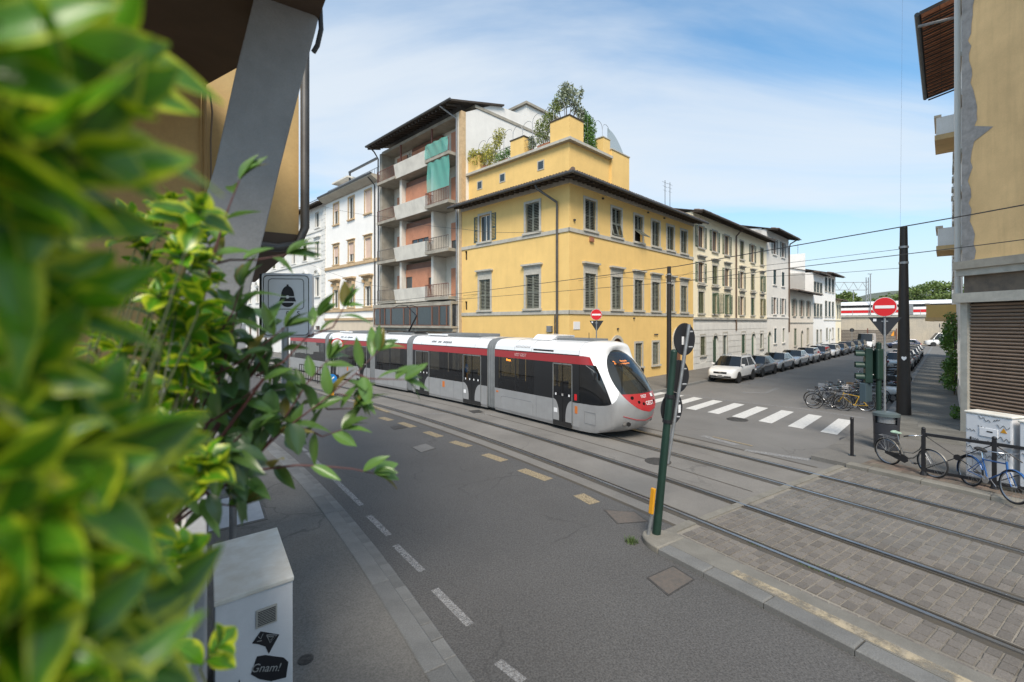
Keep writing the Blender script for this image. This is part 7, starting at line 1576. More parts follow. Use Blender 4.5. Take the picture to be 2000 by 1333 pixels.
def bike(label, pos, ang, frame_c, tilt=0.0, saddle_c=None, step=True, fend=True, basket=False, group='bicycles', guard=True, rack=True, noseat=False, steer=0.0, wheels=True):
    bp_ = bike_parts(); t = thing('bicycle', label, 'bicycle', pos, ang, group); t.rotation_euler = (R(tilt),0,ang)
    fm_ = frame_c; rw_, fw = -.52, .56; r_ = .335
    if wheels:
        for x in (rw_, fw): e = link('wheel', bp_['tyre'], t, Matrix.Translation((x,0,r_))); link('rim', bp_['rim'], e); link('spokes', bp_['spokes'], e)
    bb, st_, hd_ = Vector((-.06,0,.28)), Vector((-.22,0,.72)), Vector((.36,0,.78)); hl = Vector((.40,0,.62))
    b = MB(); b.tube([bb,st_],.016,8); 
    if step: b.tube([bb,Vector((.12,0,.34)),Vector((.30,0,.52)),hl],.018,8); b.tube([bb.lerp(st_,.35),Vector((.12,0,.46)),Vector((.28,0,.60)),hd_*.98+Vector((0,0,-.02))],.014,8)
    else: b.tube([bb,hl],.018,8); b.tube([st_*1.0+Vector((0,0,-.03)),hd_+Vector((0,0,-.02))],.016,8)
    b.tube([hl-Vector((0,0,.02)),hd_+Vector((0,0,.03))],.021,8)
    for s_ in (-1,1): b.tube([bb+Vector((0,s_*.03,0)),Vector((rw_,s_*.055,r_))],.010,6); b.tube([st_+Vector((0,s_*.015,-.06)),Vector((rw_,s_*.055,r_))],.008,6)
    b.build('frame', fm_, t, smooth=60)
    b = MB()
    for s_ in (-1,1): b.tube([hl+Vector((.01,s_*.035,-.03)),Vector((fw-.07,s_*.045,r_+.12)),Vector((fw,s_*.05,r_))],.011,6)
    b.build('fork', fm_ if not step else M['galv'], t, smooth=60)
    b = MB(); b.tube([hd_,hd_+Vector((-.02,0,.18))],.012,8); hb = hd_+Vector((-.02,0,.18)); b.tube([hb+Vector((-.16,-.29,-.02)),hb+Vector((-.06,-.27,.02)),hb+Vector((.05,-.10,.03)),hb+Vector((.05,.10,.03)),hb+Vector((-.06,.27,.02)),hb+Vector((-.16,.29,-.02))],.011,8); b.build('handlebar', M['chrome'], t, smooth=60)
    for s_ in (-1,1): MB().tube([hb+Vector((-.20,s_*.295,-.03)),hb+Vector((-.09,s_*.28,.01))],.017,8).build('grip', M['trim'], t)
    if not noseat:
        MB().tube([st_,st_+Vector((-.03,0,.14))],.013,8).build('seat_post', M['chrome'], t); o = link('saddle', bp_['saddle'], t, Matrix.Translation(st_+Vector((-.04,0,.18))))
        if saddle_c: obj_mat(o, saddle_c)
    b = MB(); disc(b,bb+Vector((0,-.05,0)),(0,1,0),.085,.008,18); b.build('chainring', M['spoke'], t)
    for s_ in (-1,1): MB().tube([bb+Vector((0,s_*.06,0)),bb+Vector((s_*.12,s_*.075,-s_*.11))],.009,6).build('crank', M['spoke'], t); MB().boxm(Matrix.Translation(bb+Vector((s_*.12,s_*.12,-s_*.11))),.09,.08,.025).build('pedal', M['trim'], t)
    if guard: MB().prism([(rw_-.02,-.065,r_+.03),(rw_-.02,-.065,r_-.04),(bb.x+.02,-.065,bb.z-.11),(bb.x+.11,-.065,bb.z-.04),(bb.x+.10,-.065,bb.z+.06),(bb.x,-.065,bb.z+.105)],(0,-.012,0)).build('chain_guard', M['trim'], t)
    if fend: fender(rw_,r_,20,200).build('rear_mudguard', fm_, t, smooth=60); fender(fw,r_,25,150).build('front_mudguard', fm_, t, smooth=60)
    if rack: b = MB(); b.box(rw_-.18,rw_+.25,-.06,-.05,.74,.755); b.box(rw_-.18,rw_+.25,.05,.06,.74,.755); b.box(rw_-.18,rw_-.16,-.05,.05,.74,.755); b.tube([(rw_,.06,r_),(rw_-.05,.06,.74)],.006,5); b.tube([(rw_,-.06,r_),(rw_-.05,-.06,.74)],.006,5); b.build('rear_rack', M['spoke'], t)
    if basket:
        b = MB(); c_ = hb+Vector((.22,0,-.05))
        for z in (-.1,-.03,.04,.11): b.tube([c_+Vector((x,y,z)) for x,y in ((-.12,-.16),(.12,-.16),(.12,.16),(-.12,.16))],.006,4,closed=True)
        for k in range(20): u_ = k/20*4; q = [(-.12,-.16),(.12,-.16),(.12,.16),(-.12,.16),(-.12,-.16)]; i = int(u_); f_ = u_-i; x = q[i][0]+(q[i+1][0]-q[i][0])*f_; y = q[i][1]+(q[i+1][1]-q[i][1])*f_; b.tube([c_+Vector((x,y,-.1)),c_+Vector((x,y,.11))],.004,3)
        b.build('basket', basket if basket is not True else M['spoke'], t)
    return t
BC = {k:mat('bike_'+k,c,.4,metal=.2,coat=.2,var=.15,vscale=8) for k,c in {'grey':(.22,.21,.19),'black':(.018,.018,.02),'blue':(.03,.12,.34),'yellow':(.62,.36,.02),'green':(.05,.13,.10),'red':(.25,.03,.03),'navy':(.02,.03,.06),'brown':(.10,.06,.04),'silver':(.4,.4,.41)}.items()}
SAD = mat('saddle_mint', (.33,.46,.36), .7, var=.3, vscale=14)
def ground_bike(pr_, pf, z=.12):
    a, c = G(*pr_,z), G(*pf,z); d = c-a; m_ = a+(c-a).normalized()*.52; return (m_.x,m_.y,z), math.atan2(d.y,d.x)
p_, a_ = ground_bike((1735,906),(1836,936)); bike('old grey ladies bicycle with a pale green saddle against the black fence', p_, a_, BC['grey'], 3, SAD, True, True, False, 'bicycles at the fence')
p_, a_ = ground_bike((1902,955),(2010,1000)); q = Vector(p_)+Vector((.15,.25,0)); bike('bright blue bicycle behind the black fence at the right edge', q, a_, BC['blue'], -3, None, False, True, False, 'bicycles at the fence', guard=False)
# cluster by the kerb, wheels toward the road
bl_ = [('yellow bicycle frame leaning in front of the parked bicycles','yellow',0.2,8,dict(step=False,fend=False,guard=False,rack=False,noseat=True,wheels=False)),('black bicycle behind the yellow frame','black',.75,6,dict(step=False,fend=False,guard=False)),('dark bicycle with a white basket in the cluster','navy',1.25,-4,dict(basket=True)),('brown ladies bicycle in the middle of the cluster','brown',1.7,5,dict()),('silver bicycle in the cluster','silver',2.15,-6,dict(step=False,fend=False)),('green bicycle with a wicker-coloured basket in the cluster','green',2.6,4,dict(basket=mat('wicker',(.30,.18,.08),.8))),('black ladies bicycle near the traffic light','black',3.05,-3,dict()),('red bicycle half hidden behind the traffic light','red',3.5,6,dict(step=False,fend=False)),('dark bicycle at the back of the cluster','navy',3.95,-5,dict()),('grey bicycle beside the scooters','grey',4.45,3,dict())]
for k,(lb,cl,dd,tl,kw) in enumerate(bl_):
    q = k0+sd*(2.9+dd*1.0)-sn*(1.15+.18*math.sin(k*2.1)); bike(lb,(q.x,q.y,.0),math.atan2(-sn.y,-sn.x)+R((-8,5,10,-6,12,-4,8,-10,4,0)[k])+(math.pi if k%3==1 else 0),BC[cl],tl,None,group='bicycles parked at the kerb',**kw)
for k in range(7):
    q = k0+sd*(3.0+k*.62)-sn*(2.0+.25*math.sin(k*1.7)); cl = ('black','grey','navy','brown','black','silver','green')[k]
    bike(('black bicycle on the road side of the cluster, nearest the zebra','grey bicycle on the road side of the cluster','navy bicycle on the road side with a basket','brown bicycle on the road side of the cluster','black bicycle in the middle of the road side','silver bicycle on the road side near the white scooter','green bicycle on the road side near the white scooter')[k],(q.x,q.y,0),math.atan2(-sn.y,-sn.x)+R((12,-6,9,-12,3,-8,10)[k])+(math.pi if k%2 else 0),BC[cl],(-6,5,7,-4,8,-5,4)[k],None,group='bicycles parked at the kerb',step=k%2==0,basket=k==2)
def scooter(label, pos, ang, col, group='scooters parked at the kerb', moto=False, screen=False, box=False):
    t = thing('motor_scooter' if not moto else 'motorcycle', label, 'scooter' if not moto else 'motorcycle', pos, ang, group); r_ = .24 if not moto else .30; pm = col
    for x in (-.62,.66): 
        rg = []; n_ = 20
        for (y,f_) in ((-.055,.55),(-.065,.85),(-.03,1),(.03,1),(.065,.85),(.055,.55)): rg.append([(x+r_*f_*math.cos(2*math.pi*k/n_),y,r_+r_*f_*math.sin(2*math.pi*k/n_)) for k in range(n_)])
        e = MB().loft(rg,True).build('wheel', M['tyre'], t, smooth=40); b = MB(); disc(b,(x,0,r_),(0,1,0),r_*.56,.08,16); b.build('rim', M['alloy'], e)
    secs = [(-.85,.62,.10,.10),(-.70,.60,.16,.22),(-.35,.58,.19,.26),(-.05,.50,.16,.18),(.05,.34,.16,.07),(.35,.32,.15,.06)] if not moto else [(-.85,.80,.07,.05),(-.5,.72,.12,.12),(-.1,.72,.14,.20),(.25,.78,.15,.17),(.45,.76,.09,.10)]
    rg = [[(x,w_*math.cos(2*math.pi*k/12),z+h_*math.sin(2*math.pi*k/12)) for k in range(12)] for x,z,w_,h_ in secs]; MB().loft(rg,True,0,True,True).build('body', pm, t, smooth=50)
    if not moto:
        rg = [[(x+dx_,w_*q,z) for q in (-1,-.6,0,.6,1)] for x,z,w_,dx_ in ((.42,.30,.17,0),(.45,.55,.19,0),(.40,.85,.20,0),(.36,.95,.13,0))]; b = MB(); b.loft([[(p[0]+(.10*(1-abs(p[1])/.2)),p[1],p[2]) for p in r__] for r__ in rg],closed=False); b.build('leg_shield', pm, t, smooth=60)
        MB().loft([[(x,.065*math.cos(a),.26+(r_+.05)*math.sin(a2)) for a in (0,)] for x,a2 in ((0,0),)]) if False else None
    else: MB().box(-.25,.3,-.12,.12,.28,.56).build('engine', M['iron'], t, bevel=.03)
    MB().tube([(.66,0,r_),(.52,0,.62),(.40,0,.98)],.03,8).build('fork', M['galv'], t, smooth=True); fd_ = MB(); rgf = []
    for k in range(9): a = R(20+140*k/8); rgf.append([(.66+(r_+.04)*math.cos(a),q*.075,r_+(r_+.04-.02*abs(q))*math.sin(a)) for q in (-1,-.5,0,.5,1)])
    fd_.loft(rgf,closed=False); fd_.build('front_mudguard', pm, t, smooth=60)
    rgs = [[(x,w_*math.cos(2*math.pi*k/10),z+.06*math.sin(2*math.pi*k/10)) for k in range(10)] for x,z,w_ in ((-.80,.88,.08),(-.6,.87,.14),(-.25,.84,.15),(.0,.80,.10))]; MB().loft(rgs,True,0,True,True).build('seat', M['trim'], t, smooth=60)
    MB().tube([(.30,-.36,.98),(.38,-.2,1.02),(.40,0,1.0),(.38,.2,1.02),(.30,.36,.98)],.016,8).build('handlebar', M['trim'], t, smooth=True); b = MB(); b.ball((.50,0,.90),.10,.11,.10); b.build('headlamp', M['lens'], t, smooth=True)
    for s_ in (-1,1): m_ = MB().tube([(.36,s_*.24,1.02),(.34,s_*.30,1.22)],.008,5).build('mirror_stalk', M['trim'], t); b = MB(); b.ball((.34,s_*.31,1.25),.02,.07,.05); b.build('mirror', M['trim'], t, smooth=True)
    if screen: b = MB(); b.loft([[(.50-.12*k/4,(-.22+.0*k)*1+.44*q/6,1.0+.45*k/4) for q in range(7)] for k in range(5)],closed=False); b.build('windscreen', M['glass'], t, smooth=True)
    if box: MB().boxm(Matrix.Translation((-.92,0,1.02)),.38,.40,.30).build('top_box', M['trim'], t, bevel=.06)
    return t
sc = [('white scooter with a dark seat behind the bicycles','white',7.6,.6,dict()),('dark scooter with a clear windscreen and top box','black',9.2,1.2,dict(screen=True,box=True)),('blue motorcycle in the row beyond the bicycles','blue',10.6,1.0,dict(moto=True)),('red motorcycle in the row beyond the bicycles','red',11.8,1.0,dict(moto=True)),('grey scooter farther along the kerb','grey',13.2,1.1,dict(box=True)),('silver scooter with a windscreen near the parked cars','silver',15.0,1.0,dict(screen=True)),('black motorcycle right of the big pole','black',17.0,.7,dict(moto=True)),('dark blue scooter just before the parked cars','darkblue',19.5,1.0,dict(box=True)),('black scooter beside the first car on the footway side','black',22.5,1.0,dict(screen=True))]
for k,(lb,cl,dd,off,kw) in enumerate(sc): q = k0+sd*dd-sn*off; scooter(lb,(q.x,q.y,0),math.atan2(-sn.y,-sn.x)+(math.pi if k in (2,3,6) else 0)+R((-25,12,18,-10,8,-6,14,5,-8)[k]),PAINT[cl],**kw)
# sign cluster at the far end, island signs near the tram
def small_sign(name, label, pos, zc, r_, nrm, col, extra=None):
    t = thing(name, label, 'traffic sign', pos); MB().tube([(0,0,0),(0,0,zc-pos[2]+r_*.6)],.03,8).build('pole', M['galv'], t, smooth=True); nrm = Vector(nrm).normalized(); b = MB(); disc(b,Vector((0,0,zc-pos[2]))+nrm*.04,nrm,r_,.02,24); b.build('disc', col, t)
    return t
q = at_depth(1836,66,.115); small_sign('round_sign','round sign back on a thin post in front of the white van',q,H-(636-632)*66/F+.0,.30,(-.6,.8,0),M['sign_back'])
q = at_depth(1664,74,.0); small_sign('round_sign','round sign back at the end of the house-side row',q,H-(645-632)*74/F,.30,(.6,.8,0),M['sign_back'])
t = thing('roadworks_sign','orange triangular roadworks sign near the railway wall','traffic sign',at_depth(1746,80,0)); MB().tube([(0,0,0),(0,0,2.6)],.03,6).build('pole', M['galv'], t); MB().prism([(-.6,-.05,1.7),(.6,-.05,1.7),(0,-.05,2.7)],(0,.02,0)).build('triangle', M['orange'], t)
hb_ = thing('hoarding','low grey slatted hoarding at the foot of the railway wall','hoarding',at_depth(1668,84,0),R(135)); 
for k in range(9): MB().box(-6,6,-.05,.05,.3+k*.27,.52+k*.27).build('board', M['rail_grey'], hb_)
for x in (-6,-2,2,6): MB().box(x-.08,x+.08,-.1,.1,0,3.0).build('post', M['rail_brown'], hb_)
tb_ = P(648,632+F*(H-.0)/22.7,22.7); t = thing('island_signpost','island post with no-pedestrian disc, blue arrow disc and yellow base','traffic sign',tb_)
MB().tube([(0,0,0),(0,0,3.1)],.05,10).build('pole', M['black_metal'], t, smooth=True); nI = Vector((.25,-.97,0)).normalized()
def face_disc(z, r_, cols_, off=.07, dx=0.0):
    c = Vector((dx,0,z))+nI*off; par = None
    for k,(rr,m_) in enumerate(cols_): b = MB(); disc(b,c+nI*.004*k,nI,r_*rr,.008,26); o = b.build(('disc','disc_field')[k>0], m_, t)
    return c
c = face_disc(2.86,.30,((1,M['sign_red']),(.82,M['sign_white'])),.07,.28); fw_ = face_M(c+nI*.012,nI); b = MB(); b.prism([fw_ @ Vector((x,y,0)) for x,y in ((-.03,.04),(.03,.04),(.05,-.05),(.10,-.16),(.06,-.17),(.0,-.06),(-.07,-.17),(-.11,-.16),(-.05,-.04))],nI*.004); b.build('walker_body', M['ink'], t); b = MB(); disc(b,fw_ @ Vector((0,.08,0)),nI,.032,.006,14); b.build('walker_head', M['ink'], t)
MB().tube([(.28,.0,2.5),(0,0,2.4)],.02,6).build('arm', M['galv'], t)
c = face_disc(1.12,.26,((1,M['sign_blue']),),.07,.0); fw_ = face_M(c+nI*.008,nI); MB().prism([fw_ @ Matrix.Rotation(R(-45),4,'Z') @ Vector((x,y,0)) for x,y in ((-.03,.17),(.03,.17),(.03,-.04),(.10,-.04),(0,-.17),(-.10,-.04),(-.03,-.04))],nI*.004).build('arrow', M['sign_white'], t)
MB().boxm(Matrix.Translation((.02,-.08,.55)),.26,.05,.50).build('amber_panel', M['amber'], t, bevel=.02); MB().boxm(Matrix.Translation((0,0,.04)),.6,.5,.1).build('base', M['kerb_pale'], t, bevel=.03)
# dark vertical-bar fences near the stop, far left
for k,(x0,x1,yb,lb) in enumerate(((486,560,742,'dark barred stop fence far left behind the police sign'),(585,640,748,'dark barred stop fence in front of the tram tail'))):
    a, c = G(x0,yb-6), G(x1,yb+6); d = c-a; t = thing('stop_fence', lb, 'fence', a, math.atan2(d.y,d.x)); n_ = 12; Lf = d.length
    for z in (.15,1.05): MB().box(0,Lf,-.02,.02,z,z+.05).build('rail', M['black_metal'], t)
    for q in range(n_+1): MB().box(Lf*q/n_-.015,Lf*q/n_+.015,-.015,.015,0 if q%4==0 else .2,1.1).build('bar', M['black_metal'], t)
# ================================================================== NEAR PLANTS ON THE BALCONY
random.seed(42)
M['leaf_varieg'] = leaf_mat('variegated_leaf', (0.070,0.190,0.010), edge=(0.42,0.48,0.025), rough=.30, trl=.28, var=.30)
M['leaf_photinia'] = leaf_mat('photinia_leaf', (0.10,0.19,0.045), rough=.30, trl=.25, var=.40, young=(0.17,0.15,0.04))
M['leaf_photinia_dark'] = leaf_mat('photinia_leaf_dark', (0.06,0.12,0.04), rough=.30, trl=.15, var=.35)
M['stem_red'] = mat('red_stem', (.10,.028,.026), .6, var=.3, vscale=30); M['stem_green'] = mat('green_stem', (.055,.07,.02), .6, var=.3, vscale=30)
def leaf_mesh(name, L_, w_, bend, fold, m, obov=.6, tip=1.0, wave=0.0, nL=9, twist=0.0):
    vs = []; uvs = []; 
    for i in range(nL+1):
        t_ = i/nL; p_ = t_**(.95 if obov < .5 else 1.25); wd = w_*math.sin(math.pi*min(1,p_)**(.85))**.85*(1 if t_ < .97 else .35) if 0 < i < nL else (w_*.05 if i == 0 else .0008)
        for k in range(5):
            u = (k-2)/2; y = u*wd; z = -bend*L_*t_*t_ + fold*abs(y) + wave*math.sin(t_*9+k)*abs(u)*.15*w_; a = twist*t_
            vs.append((L_*t_*(1-.12*bend*t_), y*math.cos(a)-z*0, z+y*math.sin(a))); uvs.append(((u+1)/2, t_))
    fs = [(i*5+k, i*5+k+1, (i+1)*5+k+1, (i+1)*5+k) for i in range(nL) for k in range(4)]
    b = MB(); b.add(vs, fs); me = b.mesh(name, [m], smooth=80); uv = me.uv_layers.new(name='UVMap')
    for lp in me.loops: uv.data[lp.index].uv = uvs[lp.vertex_index]
    return me
VAR = [leaf_mesh('leaf', .075*s_, .0255*w_, bd, fo, M['leaf_varieg'], .6, wave=wv, twist=tw) for s_,w_,bd,fo,wv,tw in ((1,1,.30,.35,.3,.1),(1.05,.9,.10,.45,.2,-.15),(.92,1.1,.5,.25,.5,.2),(1,1,.2,.3,.4,-.3),(.85,1.0,-.08,.5,.2,.1),(1.1,.95,.38,.2,.5,.35))]
VARN = [leaf_mesh('leaf', .088*s_, .0190*w_, bd, fo, M['leaf_varieg'], .4, wave=wv, twist=tw) for s_,w_,bd,fo,wv,tw in ((1,1,.25,.3,.3,.1),(1.05,.9,.10,.4,.2,-.25),(.92,1.1,.4,.25,.5,.3),(1.1,.85,.2,.3,.4,-.3),(.8,1.0,-.08,.45,.2,.1),(1.15,.95,.3,.2,.5,.45))]
PHO = [leaf_mesh('leaf', .100*s_, .0172*w_, bd, fo, M['leaf_photinia'], .4, wave=.2, twist=tw) for s_,w_,bd,fo,tw in ((1,1,.25,.4,.1),(1.1,.9,.45,.3,-.2),(.9,1.15,.12,.5,.25),(.8,1.0,.6,.3,-.1),(1,.85,.0,.6,.3))]
PHD = [leaf_mesh('leaf', .088*s_, .021*w_, bd, fo, M['leaf_photinia_dark'], .4, wave=.2, twist=tw) for s_,w_,bd,fo,tw in ((1,1,.3,.4,.1),(1.05,.95,.45,.3,-.25),(.9,1.1,.15,.45,.2))]
def leaf_at(par, meshes, pos, d, nrm, sc):
    x = Vector(d).normalized(); z = Vector(nrm)-x*Vector(nrm).dot(x); z = z.normalized() if z.length > 1e-4 else x.orthogonal().normalized(); y = z.cross(x)
    Mx = frame_M(pos, x, y, z) @ Matrix.Scale(sc,4); return link('leaf', random.choice(meshes), par, Mx)
def rosette(par, lo, c, axis, n, sc, meshes=VAR, spread=(15,82), stem_to=None, sm=None):
    axis = Vector(axis).normalized(); a = axis.orthogonal().normalized(); b_ = axis.cross(a); ph = random.uniform(0,6.28)
    for i in range(n):
        f_ = i/max(1,n-1); az = ph+(i//2)*math.pi/2*1.06+(i%2)*math.pi+random.uniform(-.18,.18); el = R(spread[0]+(spread[1]-spread[0])*f_**.8+random.uniform(-9,9)); rad = math.cos(az)*a+math.sin(az)*b_
        d = axis*math.cos(el)+rad*math.sin(el); pos = Vector(c)+lo-axis*(.010+.050*f_)*sc; leaf_at(par, meshes, pos, d, axis*math.sin(el)-rad*math.cos(el)+Vector((0,0,.25)), sc*(.55+.45*min(1,f_*1.6))*random.uniform(.88,1.12))
    if stem_to is not None:
        e = Vector(stem_to)+lo; m_ = (Vector(c)+lo).lerp(e,.5)+Vector((random.uniform(-.03,.03),random.uniform(-.03,.03),-.03)); MB().tube([Vector(c)+lo+axis*.005*sc,Vector(c)+lo-axis*.07*sc,m_,e],[.0014,.0018,.0022,.0028],6).build('stem', sm or M['stem_green'], par, smooth=True)
# planters on the parapet ledge
def planter(label, s_0, s_1, nrm0, nrm1, z0, z1):
    c = S((s_0+s_1)/2,(nrm0+nrm1)/2,z0); t = thing('planter', label, 'planter', c); Mi = Matrix.Translation(-c); wl = .018
    b = MB()
    def rr(s0,s1,n0,n1,z,r_=.035): return [S(*q,z) for sx,sy,a0 in ((s1-r_,n1-r_,0),(s0+r_,n1-r_,90),(s0+r_,n0+r_,180),(s1-r_,n0+r_,270)) for q in [(sx+r_*math.cos(R(a0+22.5*k)),sy+r_*math.sin(R(a0+22.5*k))) for k in range(5)]]
    g_ = .02; b.loft([rr(s_0+g_,s_1-g_,nrm0+g_,nrm1-g_,z0),rr(s_0,s_1,nrm0,nrm1,z1-.03),rr(s_0-.012,s_1+.012,nrm0-.012,nrm1+.012,z1-.03),rr(s_0-.012,s_1+.012,nrm0-.012,nrm1+.012,z1),rr(s_0+wl,s_1-wl,nrm0+wl,nrm1-wl,z1),rr(s_0+wl+.01,s_1-wl-.01,nrm0+wl+.01,nrm1-wl-.01,z1-.05)],True,0,True); o = b.build('pot', M['planter'], t, smooth=50); o.matrix_basis = Mi
    b = MB(); b.poly(rr(s_0+wl,s_1-wl,nrm0+wl,nrm1-wl,z1-.045)); o = b.build('soil', M['soil'], t); o.matrix_basis = Mi; return t
planter('white planter trough at the far end of the balcony ledge', 1.30, 2.10, -.31, -.075, 2.99, 3.20)
planter('white planter trough on the balcony ledge nearest the camera', .35, 1.22, -.34, -.11, 2.99, 3.20)
b = MB(); b.tube([S(.6,-.045,3.005),S(1.15,-.05,3.005),S(2.2,-.045,3.005)],.013,8); o = b.build('garden_hose', M['pipe_mint'], None, smooth=True); tag(o,'pale green hose lying along the balcony ledge','hose'); b = MB()
def shrub(label, s_, n_, z_): return thing('variegated_shrub', label, 'shrub', S(s_,n_,z_), 0, 'variegated shrubs on the balcony')
up = Vector((0,0,1)); right = Vector((1,0,0)); toward = Vector((0,-1,0))
sh1 = shrub('blurred variegated shrub leaves filling the top left corner', .35, -.42, 3.16); lo = -sh1.location; base1 = S(.38,-.40,3.18)
L1_ = [(60,40,.42),(170,95,.44),(255,60,.50),(30,150,.36),(150,190,.38),(265,195,.44),(95,275,.36),(215,290,.40),(30,320,.36),(110,130,.50),(10,60,.34)]
for px,py,Y_ in L1_:
    Y_ *= .74; c = P(px-30,py,Y_); ax = right*random.uniform(.8,1.3)+up*random.uniform(-.2,.5)+toward*random.uniform(-.3,.2); rosette(sh1, lo, c, ax, 6, 1.30+.2*random.random(), meshes=VARN, stem_to=base1+Vector((random.uniform(-.05,.05),random.uniform(-.05,.05),0)))
sh2 = shrub('blurred variegated shrub leaves filling the lower left corner', .5, -.36, 3.16); lo = -sh2.location; base2 = S(.5,-.34,3.18)
L2_ = [(30,440,.50),(120,470,.52),(60,570,.44),(190,590,.44),(20,690,.40),(110,740,.42),(210,830,.46),(60,880,.40),(185,890,.46),(290,890,.55),(100,990,.38),(230,975,.42),(250,1040,.46),(50,1080,.36),(180,1110,.40),(230,1120,.45),(80,1210,.36),(200,1230,.40),(250,1195,.50),(285,1290,.52),(130,1310,.38),(255,1330,.42),(20,1300,.34),(10,960,.36)]
for px,py,Y_ in L2_:
    Y_ *= .78; c = P(px-30,py,Y_); ax = right*random.uniform(.7,1.3)+up*random.uniform(-.1,.8)+toward*random.uniform(-.3,.2); rosette(sh2, lo, c, ax, 7, (1.08 if 380 < py < 800 else 1.28)+.2*random.random(), meshes=VARN, stem_to=base2+Vector((random.uniform(-.08,.08),random.uniform(-.08,.08),-.02)))
c = P(432,1252,.86); rosette(sh2, lo, c, right*.7+up*.9, 6, .95, spread=(18,75), stem_to=P(380,1420,.72)); 
sh3 = shrub('sharper variegated shrub in the middle of the planter', 1.2, -.22, 3.18); lo = -sh3.location; base3 = S(1.15,-.25,3.18)
L3_ = [(335,385),(372,430),(300,430),(345,480),(400,500),(290,500),(330,545),(390,560),(255,560),(350,610),(300,640),(410,620),(245,660),(330,700),(380,690),(270,740),(215,720),(340,770),(190,650),(405,885),(372,905),(340,850),(310,830),(395,400)]
for i,(px,py) in enumerate(L3_):
    Y_ = random.uniform(.98,1.22) if i < 19 else random.uniform(.80,.9); c = P(px,py,Y_); rosette(sh3, lo, c, right*random.uniform(-.2,.9)+up*random.uniform(.5,1.2)+toward*random.uniform(-.2,.7), 11, random.uniform(.80,.98), stem_to=base3+Vector((random.uniform(-.12,.1),random.uniform(-.1,.1),0)))
sh4 = shrub('shaded variegated leaves deep inside the planter', .95, -.28, 3.18); lo = -sh4.location; base4 = S(.9,-.28,3.18)
for i in range(30):
    px, py = (random.uniform(0,360), random.uniform(560,1180)) if i % 2 else (random.uniform(210,420), random.uniform(400,740)); Y_ = random.uniform(.72,1.05) if i % 2 else random.uniform(1.08,1.3); rosette(sh4, lo, P(px,py,Y_), right*random.uniform(-.4,.8)+up*random.uniform(.3,1.0)+toward*random.uniform(-.2,.6), 9, random.uniform(.9,1.05), stem_to=base4+Vector((random.uniform(-.2,.1),random.uniform(-.1,.1),0)))
# photinia with red stems reaching out over the street
ph = thing('photinia_shrub', 'dark green photinia shrub with red stems reaching over the street', 'shrub', S(1.6,-.18,3.18)); lo = -ph.location
brs = [([(427,960),(493,900),(550,843),(626,787),(695,730),(739,686)],1.30,1.46),([(496,900),(528,859),(566,802),(600,749),(641,702)],1.34,1.44),([(380,760),(411,736),(468,708),(515,673),(556,640)],1.25,1.35),([(500,735),(553,708),(600,658),(622,620)],1.35,1.42),([(440,935),(515,917),(581,909),(632,911),(688,916),(730,925)],1.30,1.40),([(395,590),(412,520),(430,455),(447,405),(468,352)],1.20,1.25),([(405,520),(450,508),(500,508),(560,498)],1.22,1.32),([(550,843),(600,838),(629,853),(668,840)],1.38,1.42),([(420,760),(440,700),(452,650),(462,610)],1.28,1.34),([(400,830),(450,800),(490,765),(520,735)],1.26,1.34),([(390,900),(440,880),(470,850),(500,838)],1.24,1.30),([(626,787),(660,770),(690,775)],1.42,1.44),([(626,787),(640,800),(690,798)],1.42,1.44),([(695,730),(720,740),(790,742)],1.44,1.46),([(400,960),(430,985),(460,990)],1.28,1.30),([(380,680),(430,650),(455,610),(470,560)],1.25,1.3),([(600,658),(650,640),(672,600)],1.40,1.42)]
nl = 0
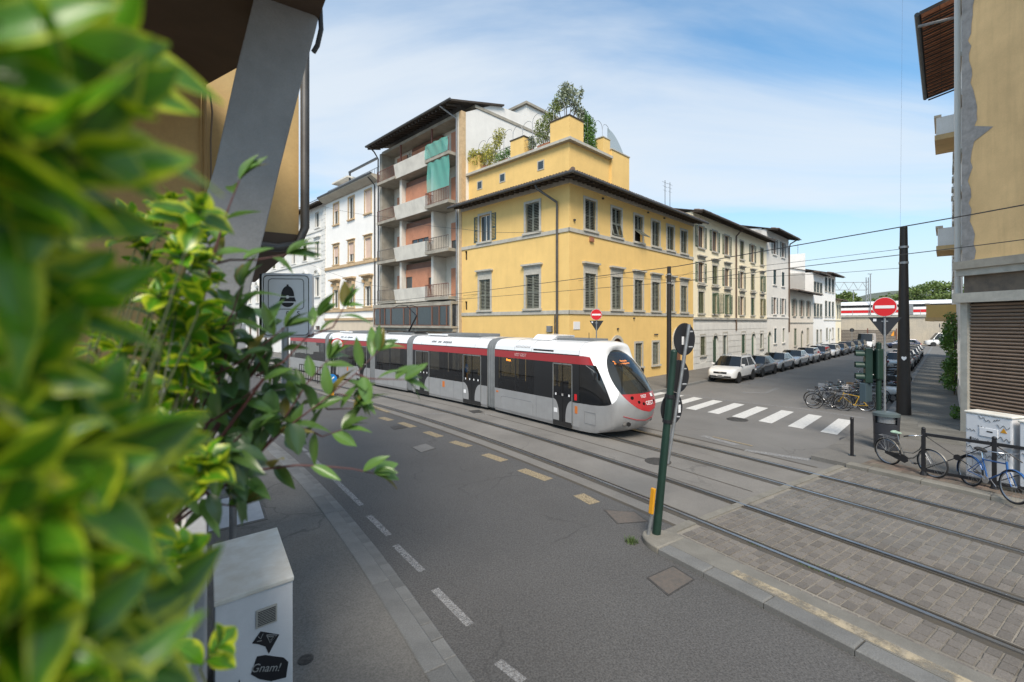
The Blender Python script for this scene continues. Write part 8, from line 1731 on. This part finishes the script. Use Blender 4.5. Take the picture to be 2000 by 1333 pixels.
for pts, ya, yb in brs:
    Q3 = [P(x,y,ya+(yb-ya)*i/(len(pts)-1)) for i,(x,y) in enumerate(pts)]; MB().tube([q+lo for q in Q3],[.0042-.0028*i/(len(Q3)-1) for i in range(len(Q3))],6).build('stem', M['stem_red'], ph, smooth=True)
    tot = len(Q3)-1
    for i in range(tot):
        a, c = Q3[i], Q3[i+1]; seg = (c-a).length; k_n = max(1,int(seg/.045)) if i > 0 else 1
        for k in range(k_n):
            if random.random() < .25 and i < tot-1: continue
            q = a.lerp(c,(k+.5)/k_n); d = (c-a).normalized(); side = d.cross(toward).normalized()*random.choice((-1,1)); dl = d*random.uniform(.3,.9)+side*random.uniform(.5,1)+Vector((0,random.uniform(-.5,.5),random.uniform(-.25,.45))); leaf_at(ph, PHO, q+lo, dl, up*.8+toward*random.uniform(0,.9), random.uniform(.80,1.2)); nl += 1
    d = (Q3[-1]-Q3[-2]).normalized()
    for k in range(5):
        s_ = d.cross(toward).normalized(); dl = d*.9+s_*random.uniform(-.9,.9)+toward*random.uniform(-.6,.6)+up*random.uniform(.0,.8); leaf_at(ph, PHO, Q3[-1]+lo, dl, up*.7+toward*random.uniform(-.2,.8), random.uniform(.7,1.05)); nl += 1
for i in range(180):
    px, py = random.gauss(455,64), random.gauss(760,92)
    if not (330 < px < 600 and 560 < py < 960): continue
    Y_ = random.uniform(1.32,1.62); dl = Vector((random.uniform(-.7,1),random.uniform(-.8,.3),random.uniform(-.7,.6))); leaf_at(ph, PHD if random.random() < .65 else PHO, P(px,py,Y_)+lo, dl, up+toward*random.uniform(-.2,1), random.uniform(.95,1.35)); nl += 1
for i in range(46):
    px, py = random.uniform(335,470), random.uniform(845,975); dl = Vector((random.uniform(-.5,1),random.uniform(-.8,.3),random.uniform(-.8,.4))); leaf_at(ph, PHD if random.random() < .6 else PHO, P(px,py,random.uniform(1.16,1.34))+lo, dl, up+toward*random.uniform(-.2,1), random.uniform(.8,1.15)); nl += 1
for i in range(9):
    q = P(random.uniform(380,520),random.uniform(620,860),random.uniform(1.35,1.55)); MB().tube([S(1.6,-.18,3.17)+lo,S(1.65,-.12,3.3)+lo+Vector((random.uniform(-.05,.05),0,0)),q+lo],[.007,.005,.003],6).build('stem', M['stem_red'], ph, smooth=True)
for (px,py) in ((404,960),(515,740),(427,960),(380,760),(395,590)):
    MB().tube([S(1.6,-.18,3.17)+lo, S(1.62,-.15,3.28)+lo, P(px,py,1.28)+lo],[.007,.006,.0042],6).build('stem', M['stem_red'], ph, smooth=True)
